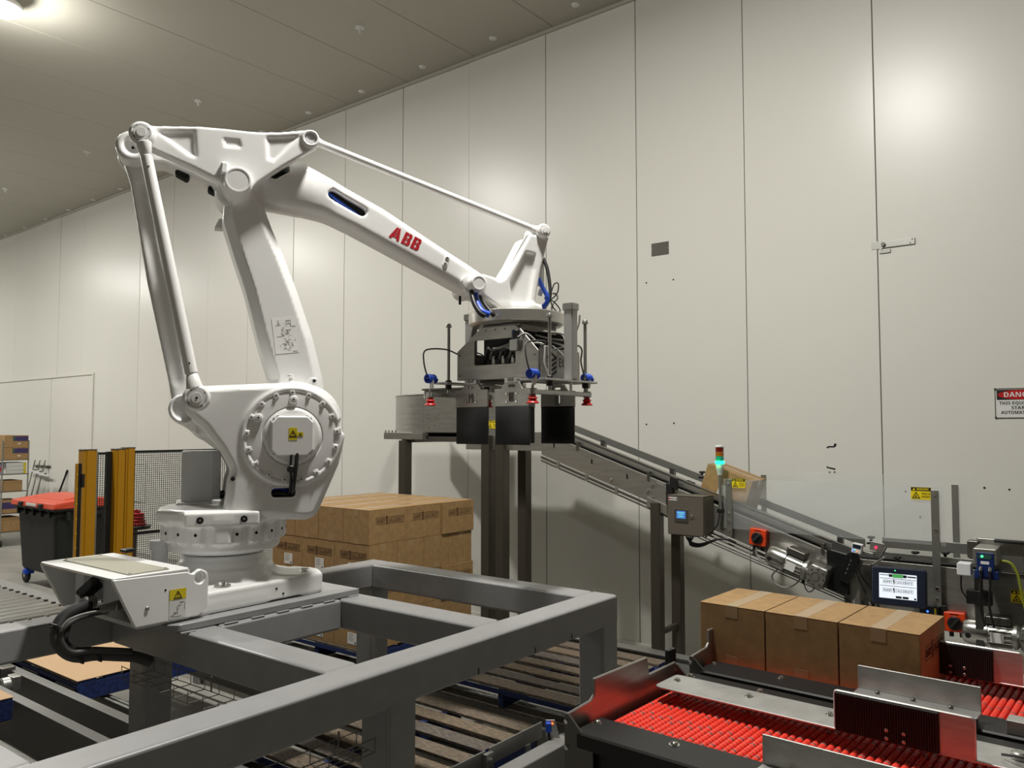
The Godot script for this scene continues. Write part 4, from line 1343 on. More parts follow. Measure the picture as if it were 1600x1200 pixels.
func robot_wrist(t: Node3D) -> void:
	var s := Cast.new(Vector3(1.2, 1.46, -0.18), Vector3(1.84, 2.08, 0.18), 0.0095)
	var q := PackedVector2Array([Vector2(1.653, 1.981), Vector2(1.568, 1.820), Vector2(1.496, 1.705), Vector2(1.464, 1.686), Vector2(1.417, 1.710), Vector2(1.358, 1.725), Vector2(1.293, 1.669), Vector2(1.335, 1.613), Vector2(1.397, 1.572), Vector2(1.464, 1.531), Vector2(1.547, 1.521), Vector2(1.672, 1.528), Vector2(1.695, 1.627), Vector2(1.722, 1.771), Vector2(1.776, 1.969)])
	s.ext(q, 0.03, 0.125, 0.014, 0.02)
	s.ext(q, -0.125, -0.03, 0.014, 0.02)
	s.drum(Vector3(1.731, 1.999, -0.05), Vector3(1.731, 1.999, 0.07), 0.05, 0.008, 0.02)
	s.block(tf(Vector3(1.6, 1.54, 0)), Vector3(0.14, 0.03, 0.11), 0.015, 0.03)
	s.block(tf(Vector3(1.53, 1.66, 0), Vector3(0, 0, -0.3)), Vector3(0.12, 0.02, 0.1), 0.015, 0.03)
	s.drum(Vector3(1.614, 1.50, 0), Vector3(1.614, 1.56, 0), 0.14, 0.01, 0.03)
	s.drum(Vector3(1.307, 1.652, -0.13), Vector3(1.307, 1.652, 0.13), 0.058, 0.01, 0.02)
	s.ext(PackedVector2Array([Vector2(1.628, 1.872), Vector2(1.685, 1.862), Vector2(1.685, 1.775), Vector2(1.644, 1.561), Vector2(1.540, 1.559), Vector2(1.528, 1.685)]), 0.1, 0.2, 0.016, 0.012, true)
	var w := part("wrist", s.mesh(), m.robot, t)
	part("wrist_cap", turned(1.307, 1.652, [[0, 0.12], [0.046, 0.12], [0.048, 0.13], [0.044, 0.205], [0.039, 0.212], [0.033, 0.212], [0.032, 0.21], [0, 0.21]], 32), m.robot, w)
	part("far_cap", turned(1.265, 1.665, [[0, 0.09], [0.036, 0.09], [0.034, 0.15], [0, 0.155]], 24), m.robot, w)

func robot_cables(t: Node3D) -> void:
	# pair of black cables hanging from the motor cover into the window
	var d: Node3D = part("motor_cable", tube([Vector3(0.291, 0.72, 0.345), Vector3(0.287, 0.66, 0.352), Vector3(0.29, 0.60, 0.35), Vector3(0.288, 0.53, 0.3), Vector3(0.27, 0.52, 0.24)], 0.0065), m.black, t)
	part("motor_cable", tube([Vector3(0.318, 0.72, 0.345), Vector3(0.312, 0.65, 0.356), Vector3(0.304, 0.58, 0.352), Vector3(0.302, 0.53, 0.31), Vector3(0.3, 0.515, 0.24)], 0.0095), m.black, t)
	part("cable_clip", rod(Vector3(0.288, 0.644, 0.345), Vector3(0.288, 0.644, 0.366), 0.019, 14), m.black, d)
	# supply bundle leaving the rear box and looping down to the tray, in world axes
	var xf := Transform3D(Basis(), Vector3.ZERO)
	var g := thing("cable_bundle", "grey corrugated cable bundle looping from the robot base to the wire tray", "cable")
	var p := [Vector3(1.608, 1.458, -3.480), Vector3(1.561, 1.454, -3.460), Vector3(1.502, 1.429, -3.450), Vector3(1.466, 1.389, -3.430), Vector3(1.468, 1.340, -3.420), Vector3(1.503, 1.294, -3.420), Vector3(1.548, 1.269, -3.420), Vector3(1.620, 1.261, -3.420), Vector3(1.704, 1.238, -3.430), Vector3(1.798, 1.208, -3.450), Vector3(1.865, 1.173, -3.440)]
	part("hose", tube(p, 0.024, 14), m.grey_hose, g)
	part("sleeve", tube(p.slice(0, 4), 0.027, 14), m.rubber, g)
	part("thin_cable", tube([Vector3(1.672, 1.426, -3.440), Vector3(1.594, 1.428, -3.430), Vector3(1.529, 1.422, -3.410), Vector3(1.477, 1.394, -3.400), Vector3(1.472, 1.344, -3.390), Vector3(1.509, 1.300, -3.390), Vector3(1.605, 1.285, -3.390), Vector3(1.768, 1.239, -3.420)], 0.011, 10), m.grey_hose, g)
	part("thin_cable", tube([Vector3(1.679, 1.422, -3.500), Vector3(1.600, 1.423, -3.500), Vector3(1.546, 1.409, -3.480), Vector3(1.518, 1.374, -3.460), Vector3(1.512, 1.330, -3.450), Vector3(1.551, 1.292, -3.450), Vector3(1.633, 1.274, -3.450), Vector3(1.788, 1.233, -3.460)], 0.012, 10), m.rubber, g)
	part("wire", tube([Vector3(1.635, 1.444, -3.380), Vector3(1.540, 1.443, -3.380), Vector3(1.482, 1.423, -3.380), Vector3(1.463, 1.394, -3.380)], 0.004, 8), m.grey_cable, g)
	part("wire", tube([Vector3(1.648, 1.448, -3.370), Vector3(1.553, 1.449, -3.370), Vector3(1.487, 1.436, -3.370), Vector3(1.461, 1.411, -3.370)], 0.004, 8), m.grey_cable, g)
	part("connector", rod(Vector3(1.585, 1.465, -3.480), Vector3(1.641, 1.469, -3.500), 0.03, 16), m.zinc, g)
	part("connector", rod(Vector3(1.631, 1.447, -3.400), Vector3(1.688, 1.447, -3.420), 0.018, 14), m.grey_cable, g)
	part("connector", rod(Vector3(1.683, 1.445, -3.420), Vector3(1.731, 1.445, -3.440), 0.022, 12), m.zinc, g)
	part("connector_hood", box(Vector3(1.623, 1.519, -3.500), Vector3(0.1, 0.06, 0.05), 0.012, Vector3(0.3, 0.2, 0.7)), m.black_gloss, g)
	for q in [p[3], p[6], p[7]]:
		part("cable_tie", box(q, Vector3(0.012, 0.062, 0.062), 0.006, Vector3(0, 0, 0.4)), m.black, g)

# ------------------------------------------------------------------ the gripper hanging on the robot's wrist

func build_gripper() -> void:
	var t := thing("box_gripper", "stainless steel box gripper with black clamp pads and red suction cups", "gripper")
	var ax := Vector3(3.774, 0, -2.882)
	var disc := part("top_disc", lathed([[0, 2.79], [0.262, 2.79], [0.28, 2.8], [0.282, 2.802], [0.282, 2.862], [0.278, 2.866], [0, 2.866]], 72), m.steel_brushed, t, tf(Vector3(ax.x, 0, ax.z)))
	part("adapter", lathed([[0, 2.86], [0.15, 2.86], [0.15, 2.878], [0, 2.878]], 40), m.zinc, disc)
	# front cheek with window
	var yz := Transform3D(Basis(Vector3(0, 0, 1), Vector3(0, 1, 0), Vector3(-1, 0, 0)), Vector3.ZERO)
	var cheek := rpoly([[-3.17, 2.472, 0.004], [-2.575, 2.472, 0.004], [-2.575, 2.622, 0.01], [-2.70, 2.752, 0.01], [-2.74, 2.775, 0.01], [-2.985, 2.775, 0.01], [-3.17, 2.645, 0.01]])
	var win := rrect(0.30, 0.145, 0.012, Vector2(-2.885, 2.63))
	var f := part("cheek_plate", plate(cheek, -3.582, -3.572, 0.002, yz, [win]), m.steel, t)
	var f2 := part("cheek_plate", plate(cheek, -3.99, -3.98, 0.002, yz), m.steel, t)
	for q in [[-2.95, 2.757], [-2.88, 2.757], [-2.81, 2.757], [-2.60, 2.60], [-2.60, 2.50], [-3.15, 2.50], [-3.15, 2.62]]:
		part("screw", rod(Vector3(3.573, q[1], q[0]), Vector3(3.569, q[1], q[0]), 0.006, 8), m.steel_dark, f)
	part("end_plate", beam(Vector3(3.59, 2.475, -2.585), Vector3(3.985, 2.64, -2.575), 0.002), m.steel, t)
	part("end_plate", beam(Vector3(3.59, 2.475, -3.17), Vector3(3.985, 2.64, -3.16), 0.002), m.steel, t)
	part("deck", beam(Vector3(3.58, 2.478, -3.16), Vector3(3.98, 2.49, -2.58), 0.002), m.steel_dark, t)
	part("top_bridge", beam(Vector3(3.6, 2.745, -3.0), Vector3(3.96, 2.79, -2.72), 0.004), m.steel_dark, t)
	part("inner_wall", beam(Vector3(3.76, 2.49, -3.12), Vector3(3.78, 2.75, -2.63), 0.002), m.black, t)
	# maker's mark on the end plate: a striped hexagon and part of a word
	var mk := MB.new()
	var zx := Transform3D(Basis(), Vector3(3.70, 2.565, -2.5745))
	var hexa := PackedVector2Array()
	for k in 6:
		hexa.append(Vector2(sin(TAU * k / 6), cos(TAU * k / 6)) * 0.055)
	for k in 4:
		var y := 0.05 - k * 0.026
		mk.extrude(zx, PackedVector2Array([Vector2(-0.045, y - 0.03), Vector2(0.0, y - 0.052), Vector2(0.047, y - 0.03), Vector2(0.047, y - 0.014), Vector2(0, y - 0.037), Vector2(-0.045, y - 0.014)]), 0, 0.0008)
	mk.extrude(zx, PackedVector2Array([Vector2(-0.047, 0.026), Vector2(0.0, 0.055), Vector2(0.047, 0.03), Vector2(0.047, 0.015), Vector2(0.0, 0.042), Vector2(-0.047, 0.012)]), 0, 0.0008)
	part("makers_mark", mk, m.ink, t)
	words("EC", 0.05, tf(Vector3(3.805, 2.565, -2.574)), m.ink, t, "lettering", false)
	words("K", 0.05, tf(Vector3(3.935, 2.565, -2.574)), m.ink, t, "lettering", false)
	# valve island and hoses seen through the window
	part("valve_island", beam(Vector3(3.66, 2.565, -3.02), Vector3(3.72, 2.60, -2.76), 0.004), m.black, t)
	for k in 7:
		part("valve", beam(Vector3(3.655, 2.565, -3.01 + k * 0.036), Vector3(3.70, 2.615, -2.985 + k * 0.036), 0.004), m.zinc if k % 2 else m.black, t)
	for k in 7:
		var z := -3.02 + k * 0.035
		part("air_hose", tube([Vector3(3.66, 2.60, z), Vector3(3.62, 2.66 - 0.01 * (k % 3), z + 0.05), Vector3(3.60, 2.64 + 0.012 * (k % 2), z + 0.11), Vector3(3.62, 2.68, -2.80 + 0.02 * (k % 3)), Vector3(3.68, 2.70, -2.74)], 0.008, 8), m.hose_clear if k % 2 else m.grey_hose, t)
	var rg := part("regulator", beam(Vector3(3.545, 2.625, -2.76), Vector3(3.60, 2.69, -2.70), 0.006), m.zinc, t)
	part("regulator_knob", rod(Vector3(3.575, 2.69, -2.73), Vector3(3.575, 2.745, -2.73), 0.026, 16), m.black, rg)
	part("blue_cap", rod(Vector3(3.556, 2.73, -2.735), Vector3(3.55, 2.73, -2.735), 0.009, 10), m.blue, rg)
	for h in [[[3.55, 2.70, -2.70], [3.58, 2.72, -2.66], [3.62, 2.66, -2.60], [3.66, 2.645, -2.565]], [[3.6, 2.66, -2.7], [3.6, 2.665, -2.62], [3.62, 2.65, -2.57], [3.60, 2.55, -2.555], [3.62, 2.49, -2.54]], [[3.66, 2.72, -2.66], [3.74, 2.70, -2.60], [3.84, 2.70, -2.54], [3.86, 2.78, -2.5], [3.86, 2.84, -2.49]], [[3.72, 2.69, -2.62], [3.80, 2.66, -2.56], [3.86, 2.60, -2.53], [3.87, 2.48, -2.52]], [[3.62, 2.75, -2.7], [3.7, 2.74, -2.62], [3.78, 2.73, -2.56], [3.85, 2.70, -2.54]], [[3.74, 2.66, -2.6], [3.79, 2.60, -2.555], [3.80, 2.5, -2.54], [3.83, 2.46, -2.52]]]:
		var pts := []
		for q in h:
			pts.append(Vector3(q[0], q[1], q[2]))
		part("air_hose", tube(pts, 0.0055, 8), m.hose_clear, t)
	# clamp pads: two in front, two behind
	for row in 2:
		var x: float = [3.555, 4.0][row]
		for zc in [-3.035, -2.74]:
			var c := holder("clamp_pad", t)
			var out := -1.0 if row == 0 else 1.0
			part("pad", beam(Vector3(x - 0.006, 2.10, zc - 0.12), Vector3(x + 0.006, 2.325, zc + 0.12), 0.002), m.black_gloss, c)
			var br := plate(rpoly([[zc - 0.122, 2.315, 0.003], [zc + 0.122, 2.315, 0.012], [zc + 0.122, 2.415, 0.004], [zc + 0.075, 2.415, 0.006], [zc + 0.05, 2.452, 0.006], [zc - 0.05, 2.452, 0.006], [zc - 0.075, 2.415, 0.006], [zc - 0.122, 2.415, 0.004]]), -x - 0.006 + 0.012 * maxf(-out, 0) * 0 - (0.004 if row else -0.004), -x + 0.006 + (0.0 if row else 0.004), 0.002, yz, [rrect(0.036, 0.05, 0.004, Vector2(zc, 2.366)), rrect(0.045, 0.014, 0.006, Vector2(zc, 2.43))])
			part("bracket", br, m.steel, c)
			part("pad_rib", beam(Vector3(x - out * 0.012 - 0.004, 2.33, zc - 0.015), Vector3(x - out * 0.012 + 0.004, 2.40, zc + 0.015), 0.002), m.steel_dark, c)
			for e in [[-0.034, 0.02], [0.034, 0.02], [-0.034, -0.025], [0.034, -0.025]]:
				part("screw", rod(Vector3(x + out * 0.008, 2.366 + e[1], zc + e[0]), Vector3(x + out * 0.016, 2.366 + e[1], zc + e[0]), 0.006, 8), m.chrome, c)
			part("hinge_block", beam(Vector3(x - 0.02, 2.445, zc - 0.045), Vector3(x + 0.02, 2.472, zc + 0.045), 0.003), m.alu, c)
	for zc in [-3.035, -2.74]:
		part("slide_rail", beam(Vector3(3.53, 2.455, zc - 0.02), Vector3(4.02, 2.475, zc + 0.02), 0.002), m.steel_dark, t)
	# carriers at both ends with rods, cylinder and suction cups
	for e in 2:
		var z: float = [-2.47, -3.20][e]
		var zin: float = [-2.575, -3.16][e]
		part("carrier_plate", beam(Vector3(3.44, 2.448, minf(z, zin) - 0.03), Vector3(3.97, 2.46, maxf(z, zin) + 0.03), 0.002), m.alu, t)
		part("lift_bar", beam(Vector3(3.36, 2.372, z - 0.022), Vector3(3.92, 2.396, z + 0.022), 0.003), m.alu, t)
		part("lift_cylinder", beam(Vector3(3.705, 2.46, z - 0.03), Vector3(3.765, 2.88, z + 0.03), 0.008), m.alu_matte, t)
		part("cylinder_cap", beam(Vector3(3.70, 2.85, z - 0.034), Vector3(3.77, 2.89, z + 0.034), 0.004), m.zinc, t)
		part("piston_rod", rod(Vector3(3.735, 2.38, z), Vector3(3.735, 2.46, z), 0.009, 12), m.chrome, t)
		for x in [3.53, 3.885]:
			var g := part("guide_rod", rod(Vector3(x, 2.38, z), Vector3(x, 2.80, z), 0.0095, 14), m.zinc, t)
			part("rod_knob", lathed([[0, 2.79], [0.018, 2.79], [0.018, 2.8], [0.012, 2.812], [0, 2.815]], 16), m.zinc, g, tf(Vector3(x, 0, z)))
			part("bushing", rod(Vector3(x, 2.42, z), Vector3(x, 2.475, z), 0.019, 14), m.black, g)
		for x in [3.375, 3.9]:
			var s := holder("suction_cup", t, tf(Vector3(x, 2.372, z)))
			part("cup_collar", lathed([[0, 0.03], [0.023, 0.03], [0.023, -0.002], [0.016, -0.006], [0, -0.006]], 18), m.zinc, s)
			part("bellows", lathed([[0, -0.004], [0.016, -0.004], [0.016, -0.012], [0.027, -0.022], [0.018, -0.03], [0.034, -0.046], [0.03, -0.05], [0, -0.042]], 24), m.red, s)
			part("fitting", rod(Vector3(0, 0.03, 0), Vector3(0, 0.05, 0), 0.008, 10), m.zinc, s)
			part("silencer", box(Vector3(0.0, 0.078, 0.012), Vector3(0.022, 0.06, 0.02), 0.004, Vector3(0.12, 0, 0)), m.label, s)
			var coil := []
			for k in 61:
				var a := TAU * k / 10.0
				coil.append(Vector3(-0.03 + 0.0011 * k, 0.105 + sin(a) * 0.024, cos(a) * 0.024))
			part("coil_hose", tube(coil, 0.0042, 6, 1), m.blue, s)
			var dx := 1.0 if x < 3.6 else -1.0
			part("air_hose", tube([Vector3(-0.03, 0.125, 0), Vector3(-0.045, 0.2, -0.01), Vector3(-0.02, 0.27, -0.02), Vector3(dx * 0.12, 0.285, 0.0), Vector3(dx * 0.2, 0.26, 0.03 if e else -0.1)], 0.0045, 8), m.grey_hose, s)
	# hoses and dress pack from the wrist
	var dp := thing("wrist_dress_pack", "blue and black hose loops tied beside the white robot wrist", "hose")
	part("blue_hose", tube([Vector3(3.446, 2.957, -2.926), Vector3(3.417, 2.898, -2.887), Vector3(3.396, 2.841, -2.837), Vector3(3.425, 2.820, -2.801)], 0.019, 12), m.cable_blue, dp)
	part("black_hose", tube([Vector3(3.395, 2.959, -2.911), Vector3(3.371, 2.883, -2.867), Vector3(3.370, 2.826, -2.824), Vector3(3.388, 2.808, -2.802)], 0.014, 12), m.black, dp)
	part("black_hose", tube([Vector3(3.498, 2.950, -2.941), Vector3(3.480, 2.899, -2.888), Vector3(3.468, 2.841, -2.827), Vector3(3.480, 2.819, -2.813)], 0.012, 12), m.black, dp)
	part("blue_hose", tube([Vector3(3.986, 3.110, -2.869), Vector3(3.979, 3.049, -2.834), Vector3(3.982, 2.995, -2.803), Vector3(3.979, 2.952, -2.810), Vector3(3.954, 2.906, -2.846), Vector3(3.941, 2.882, -2.865)], 0.014, 12), m.cable_blue, dp)
	part("black_hose", tube([Vector3(4.038, 3.246, -2.871), Vector3(4.039, 3.179, -2.843), Vector3(4.029, 3.074, -2.817), Vector3(4.016, 2.992, -2.808), Vector3(3.991, 2.932, -2.829), Vector3(3.962, 2.893, -2.870)], 0.011, 12), m.black, dp)
	part("black_cable", tube([Vector3(4.013, 3.030, -2.792), Vector3(4.021, 3.073, -2.778), Vector3(4.035, 3.077, -2.759), Vector3(4.037, 3.030, -2.761), Vector3(4.024, 2.995, -2.780), Vector3(4.011, 2.979, -2.799)], 0.004, 8), m.black, dp)
	part("black_cable", tube([Vector3(3.994, 2.976, -2.788), Vector3(4.014, 2.952, -2.764), Vector3(4.033, 2.913, -2.744), Vector3(4.026, 2.898, -2.754), Vector3(4.006, 2.929, -2.777), Vector3(3.995, 2.968, -2.788)], 0.004, 8), m.black, dp)
	part("grey_cable", tube([Vector3(4.033, 3.021, -2.800), Vector3(4.047, 3.014, -2.782), Vector3(4.053, 2.990, -2.776), Vector3(4.042, 2.966, -2.793), Vector3(4.034, 2.927, -2.806), Vector3(4.042, 2.856, -2.802)], 0.006, 8), m.grey_cable, dp)
	part("tie_boss", rod(Vector3(3.963, 2.984, -2.795), Vector3(3.931, 2.974, -2.772), 0.014, 12), m.cable_blue, dp)
	part("bracket", box(Vector3(4.032, 3.163, -2.887), Vector3(0.04, 0.18, 0.03), 0.004), m.zinc, dp)
	part("lug", rod(Vector3(4.012, 3.036, -2.892), Vector3(4.029, 3.028, -2.870), 0.022, 12), m.robot_grey, dp)

# ------------------------------------------------------------------ pallets and the chain conveyors under the stand

# a blue hire pallet, 1.165 m square, boards along z; origin at the middle of its base
func make_pallet(label: String) -> Node3D:
	var t := thing("pallet", label, "pallet", Vector3.ZERO, 0, "blue pallets on the chain conveyors")
	var rng := RandomNumberGenerator.new()
	rng.seed = 12
	for k in 7:
		var w := 0.108 if k > 0 and k < 6 else 0.125
		var x := -0.52 + k * 0.1733
		var b := part("deck_board", box(Vector3.ZERO, Vector3(w, 0.019, 1.16), 0.003), m.wood[k % 3], t, tf(Vector3(x, 0.1405 + rng.randf_range(-0.0015, 0.0015), rng.randf_range(-0.006, 0.006)), Vector3(0, rng.randf_range(-0.004, 0.004), rng.randf_range(-0.006, 0.006))))
		part("painted_end", box(Vector3(0, 0, 0.5805), Vector3(w - 0.004, 0.0185, 0.003), 0), m.pallet_blue, b)
		part("painted_end", box(Vector3(0, 0, -0.5805), Vector3(w - 0.004, 0.0185, 0.003), 0), m.pallet_blue, b)
		for z in [-0.52, 0.0, 0.52]:
			part("nail", rod(Vector3(0.02, 0.009, z), Vector3(0.02, 0.0105, z), 0.004, 6), m.steel_dark, b)
	for z in [-0.56, 0.0, 0.56]:
		part("bearer", beam(Vector3(-0.582, 0.019, z - 0.022), Vector3(0.582, 0.13, z + 0.022), 0.003), m.pallet_blue, t)
	for x in [-0.53, 0.0, 0.53]:
		part("base_board", beam(Vector3(x - 0.05, 0, -0.58), Vector3(x + 0.05, 0.019, 0.58), 0.003), m.wood[1], t)
	for x in [-0.583, 0.583]:
		part("side_face", beam(Vector3(x - 0.003, 0.1, -0.58), Vector3(x + 0.003, 0.13, 0.58), 0), m.pallet_blue, t)
	return t

func build_pallets() -> void:
	var p := make_pallet("blue pallet of bare weathered boards under the near rail of the grey stand")
	p.position = Vector3(3.108, 0.40, -3.252)
	dup(p, Vector3(4.665, 0.40, -3.245), 0, "bare board pallet behind the stand's right front leg, in front of the carton stack")
	dup(p, Vector3(4.665, 0.40, -5.068), 0, "blue pallet that carries the tall stack of printed cartons")
	dup(p, Vector3(3.06, 0.40, -6.05), 0, "blue pallet under a tan slip sheet, seen beneath the robot's cable loop")
	dup(p, Vector3(1.515, 0.40, -6.05), 0, "blue pallet under a tan slip sheet at the picture's left edge")
	for k in 2:
		var t := thing("slip_sheet", ["tan cardboard slip sheet lying on the blue pallet beneath the cable loop", "tan cardboard slip sheet on the pallet cut off by the left edge"][k], "cardboard sheet", Vector3([3.06, 1.515][k], 0.552, -6.05), 0, "slip sheets on pallets")
		part("sheet", box(Vector3(0, 0.002, 0), Vector3(1.175, 0.004, 1.175), 0.001), m.sheet, t)
	# white scuffed stencil marks on the slip-sheet pallet
	var rng := RandomNumberGenerator.new()
	rng.seed = 5

func chain_lane(x: float, z0: float, z1: float, label: String, rails: Array) -> void:
	var t := thing("chain_conveyor", label, "conveyor", Vector3.ZERO, 0, "pallet chain conveyors")
	for s in [-1.0, 1.0]:
		var rx: float = rails[0 if s < 0 else 1]
		var rz: float = rails[2] if s > 0 else (rails[3] if rails.size() > 3 else z0)
		if rx > 0.0:
			part("side_rail", beam(Vector3(rx - 0.035, 0.22, z1), Vector3(rx + 0.035, 0.5, rz), 0.006), m.frame_mid, t)
			for z in [rz - 0.15, (rz + z1) * 0.5, z1 + 0.15]:
				part("leg", beam(Vector3(rx - 0.03, 0, z - 0.04), Vector3(rx + 0.03, 0.23, z + 0.04), 0.004), m.frame_mid, t)
		part("chain_guide", beam(Vector3(x + s * 0.40 - 0.03, 0.30, z1), Vector3(x + s * 0.40 + 0.03, 0.385, z0), 0.004), m.steel_dark, t)
		# roller chain: one link shape many times
		var link := MB.new()
		link.box(tf(Vector3(-0.012, 0, 0)), Vector3(0.003, 0.014, 0.028), 0.001)
		link.box(tf(Vector3(0.012, 0, 0)), Vector3(0.003, 0.014, 0.028), 0.001)
		link.rod(Vector3(-0.014, 0, 0), Vector3(0.014, 0, 0), 0.006, 8)
		var mm := MultiMesh.new()
		mm.transform_format = MultiMesh.TRANSFORM_3D
		mm.mesh = link.mesh()
		var n := int((z0 - z1) / 0.019)
		mm.instance_count = n * 2
		for k in n:
			for j in 2:
				mm.set_instance_transform(k * 2 + j, Transform3D(Basis(), Vector3(x + s * 0.40 + (j - 0.5) * 0.036, 0.392, z0 - k * 0.019)))
		var mi := MultiMeshInstance3D.new()
		mi.name = "chain"
		mi.multimesh = mm
		mi.material_override = m.zinc
		mi.set_meta("kind", "stuff")
		t.add_child(mi, true)
	for z in [z0 - 0.3, z1 + 0.4]:
		part("cross_member", beam(Vector3(x - 0.68, 0.24, z - 0.03), Vector3(x + 0.68, 0.30, z + 0.03), 0.004), m.frame_mid, t)

func build_pallet_conveyors() -> void:
	chain_lane(1.515, -2.5, -7.6, "low grey chain conveyor lane running under the stand's left end", [0.85, 2.18, -4.15])
	chain_lane(3.085, -2.5, -7.6, "low grey chain conveyor lane under the middle of the stand", [2.42, -1.0, -2.5])
	chain_lane(4.665, -2.5, -6.6, "low grey chain conveyor lane below the carton stack", [3.93, -1.0, -2.5, -4.0])
	# conveyor across the near ends
	var t := thing("transfer_rail", "long low grey painted rail across the conveyor ends, right of the stand leg", "rail")
	part("rail", beam(Vector3(2.3, 0.3, -2.5), Vector3(3.78, 0.55, -2.40), 0.008), m.frame_mid, t)
	for x in [2.5, 3.6]:
		part("leg", beam(Vector3(x - 0.04, 0, -2.49), Vector3(x + 0.04, 0.3, -2.41), 0.004), m.frame_mid, t)
	t = thing("guide_strip", "thin galvanised guide strip on posts along the near pallet's board ends", "guide")
	part("strip", beam(Vector3(2.5, 0.50, -2.615), Vector3(3.16, 0.59, -2.605), 0.002), m.zinc, t)
	part("strip", beam(Vector3(3.18, 0.515, -2.605), Vector3(3.63, 0.60, -2.595), 0.002), m.zinc, t)
	part("joint_post", beam(Vector3(3.13, 0.25, -2.60), Vector3(3.19, 0.585, -2.575), 0.003), m.zinc, t)
	part("joint_bolt", rod(Vector3(3.16, 0.55, -2.58), Vector3(3.16, 0.55, -2.565), 0.012, 10), m.chrome, t)
	for x in [2.6, 3.5]:
		part("post", beam(Vector3(x - 0.02, 0.0, -2.605), Vector3(x + 0.02, 0.52, -2.59), 0.002), m.zinc, t)
	t = thing("end_rail", "low grey rail closing the conveyor lane in front of the panel wall", "rail")
	part("rail", beam(Vector3(5.30, 0.3, -6.6), Vector3(5.38, 0.56, -2.47), 0.006), m.frame_mid, t)
	part("cap_strip", beam(Vector3(5.29, 0.555, -6.6), Vector3(5.39, 0.57, -2.47), 0.003), m.zinc, t)
	for z in [-2.6, -4.4, -6.4]:
		part("leg", beam(Vector3(5.31, 0, z - 0.04), Vector3(5.37, 0.3, z + 0.04), 0.004), m.frame_mid, t)
	# roller conveyor continuing the middle lane down the hall
	t = thing("roller_conveyor", "low gravity roller conveyor with steel rollers behind the robot's cable box", "conveyor")
	var rb := MB.new()
	rb.lathe(Transform3D(Basis(Vector3(0, -1, 0), Vector3(1, 0, 0), Vector3(0, 0, 1)), Vector3.ZERO), [Vector2(0, -0.47), Vector2(0.045, -0.47), Vector2(0.055, -0.462), Vector2(0.055, 0.462), Vector2(0.045, 0.47), Vector2(0, 0.47)], 16)
	var rm := rb.mesh()
	for k in 24:
		part("roller", rm, m.roller_steel, t, tf(Vector3(2.92, 0.52, -7.75 - 0.16 * k)))
	for x in [2.42, 3.43]:
		part("side_rail", beam(Vector3(x - 0.03, 0.36, -11.6), Vector3(x + 0.03, 0.55, -7.65), 0.005), m.frame_mid, t)
		for k in 24:
			part("roller_bracket", beam(Vector3(x - 0.035 if x > 3 else x + 0.005, 0.54, -7.76 - 0.16 * k), Vector3(x - 0.005 if x > 3 else x + 0.035, 0.565, -7.72 - 0.16 * k), 0.002), m.black, t)
		for z in [-7.8, -9.1, -10.5]:
			part("leg", beam(Vector3(x - 0.03, 0, z - 0.04), Vector3(x + 0.03, 0.37, z + 0.04), 0.004), m.frame_mid, t)
	part("outer_guard", beam(Vector3(3.47, 0.3, -11.6), Vector3(3.66, 0.52, -7.65), 0.005), m.frame_mid, t)
	for k in 5:
		var b := MB.new()
		bolt(b, tf(Vector3(1.46 + 0.078 * k, 1.312, -4.055)), 0.011)
		tag_bolt(b, k)

func tag_bolt(b: MB, k: int) -> void:
	part("rail_bolt", b, m.chrome, get_node("robot_stand"))

# ------------------------------------------------------------------ cartons

# a printed carton, long side along x, base at origin
func carton(called: String, label: String, at: Vector3, turn: float, group: String, long_print: int, tag := false, size := Vector3(0.388, 0.256, 0.288), tape_glint := false) -> Node3D:
	var t := thing(called, label, "carton", at, turn, group)
	var h := size * 0.5
	part("body", beam(Vector3(-h.x, 0, -h.z), Vector3(h.x, size.y - 0.002, h.z), 0.003), m.carton, t)
	for s in [-1.0, 1.0]:
		part("top_flap", beam(Vector3(-h.x, size.y - 0.003, 0.0015 if s > 0 else -h.z), Vector3(h.x, size.y + 0.001, h.z if s > 0 else -0.0015), 0.0015), m.carton, t)
	part("tape", beam(Vector3(-h.x - 0.0008, size.y + 0.0008, -0.028), Vector3(h.x + 0.0008, size.y + 0.0016, 0.028), 0), m.tape, t)
	for s in [-1.0, 1.0]:
		part("tape_end", beam(Vector3(s * h.x - 0.0008, size.y - 0.05, -0.028), Vector3(s * h.x + 0.0008, size.y + 0.0014, 0.028), 0), m.tape, t)
		part("tape_end", beam(Vector3(s * h.x - 0.0008, 0.0, -0.028), Vector3(s * h.x + 0.0008, 0.045, 0.028), 0), m.tape, t)
	for s in [-1, 1]:
		if long_print & (1 if s > 0 else 2):
			var f := tf(Vector3(0.02, size.y * 0.66, s * (h.z + 0.0008)), Vector3(0, 0 if s > 0 else PI, 0))
			brand_print(t, f, 0.29, 0.05, m.carton_print)
			if tag:
				var lx := f * tf(Vector3(0.0, -0.098, 0.0))
				var lb := part("dispatch_label", plate(rrect(0.105, 0.085, 0.001), 0, 0.0008, 0, lx), m.label, t)
				var ink := MB.new()
				for k in 5:
					ink.box(lx * tf(Vector3(-0.015 + 0.004 * (k % 2), 0.032 - k * 0.011, 0.001)), Vector3(0.06 - 0.012 * (k % 3), 0.0022, 0.0004), 0)
				ink.box(lx * tf(Vector3(0.035, -0.03, 0.001)), Vector3(0.016, 0.016, 0.0004), 0)
				part("label_print", ink, m.ink_grey, lb)
	return t

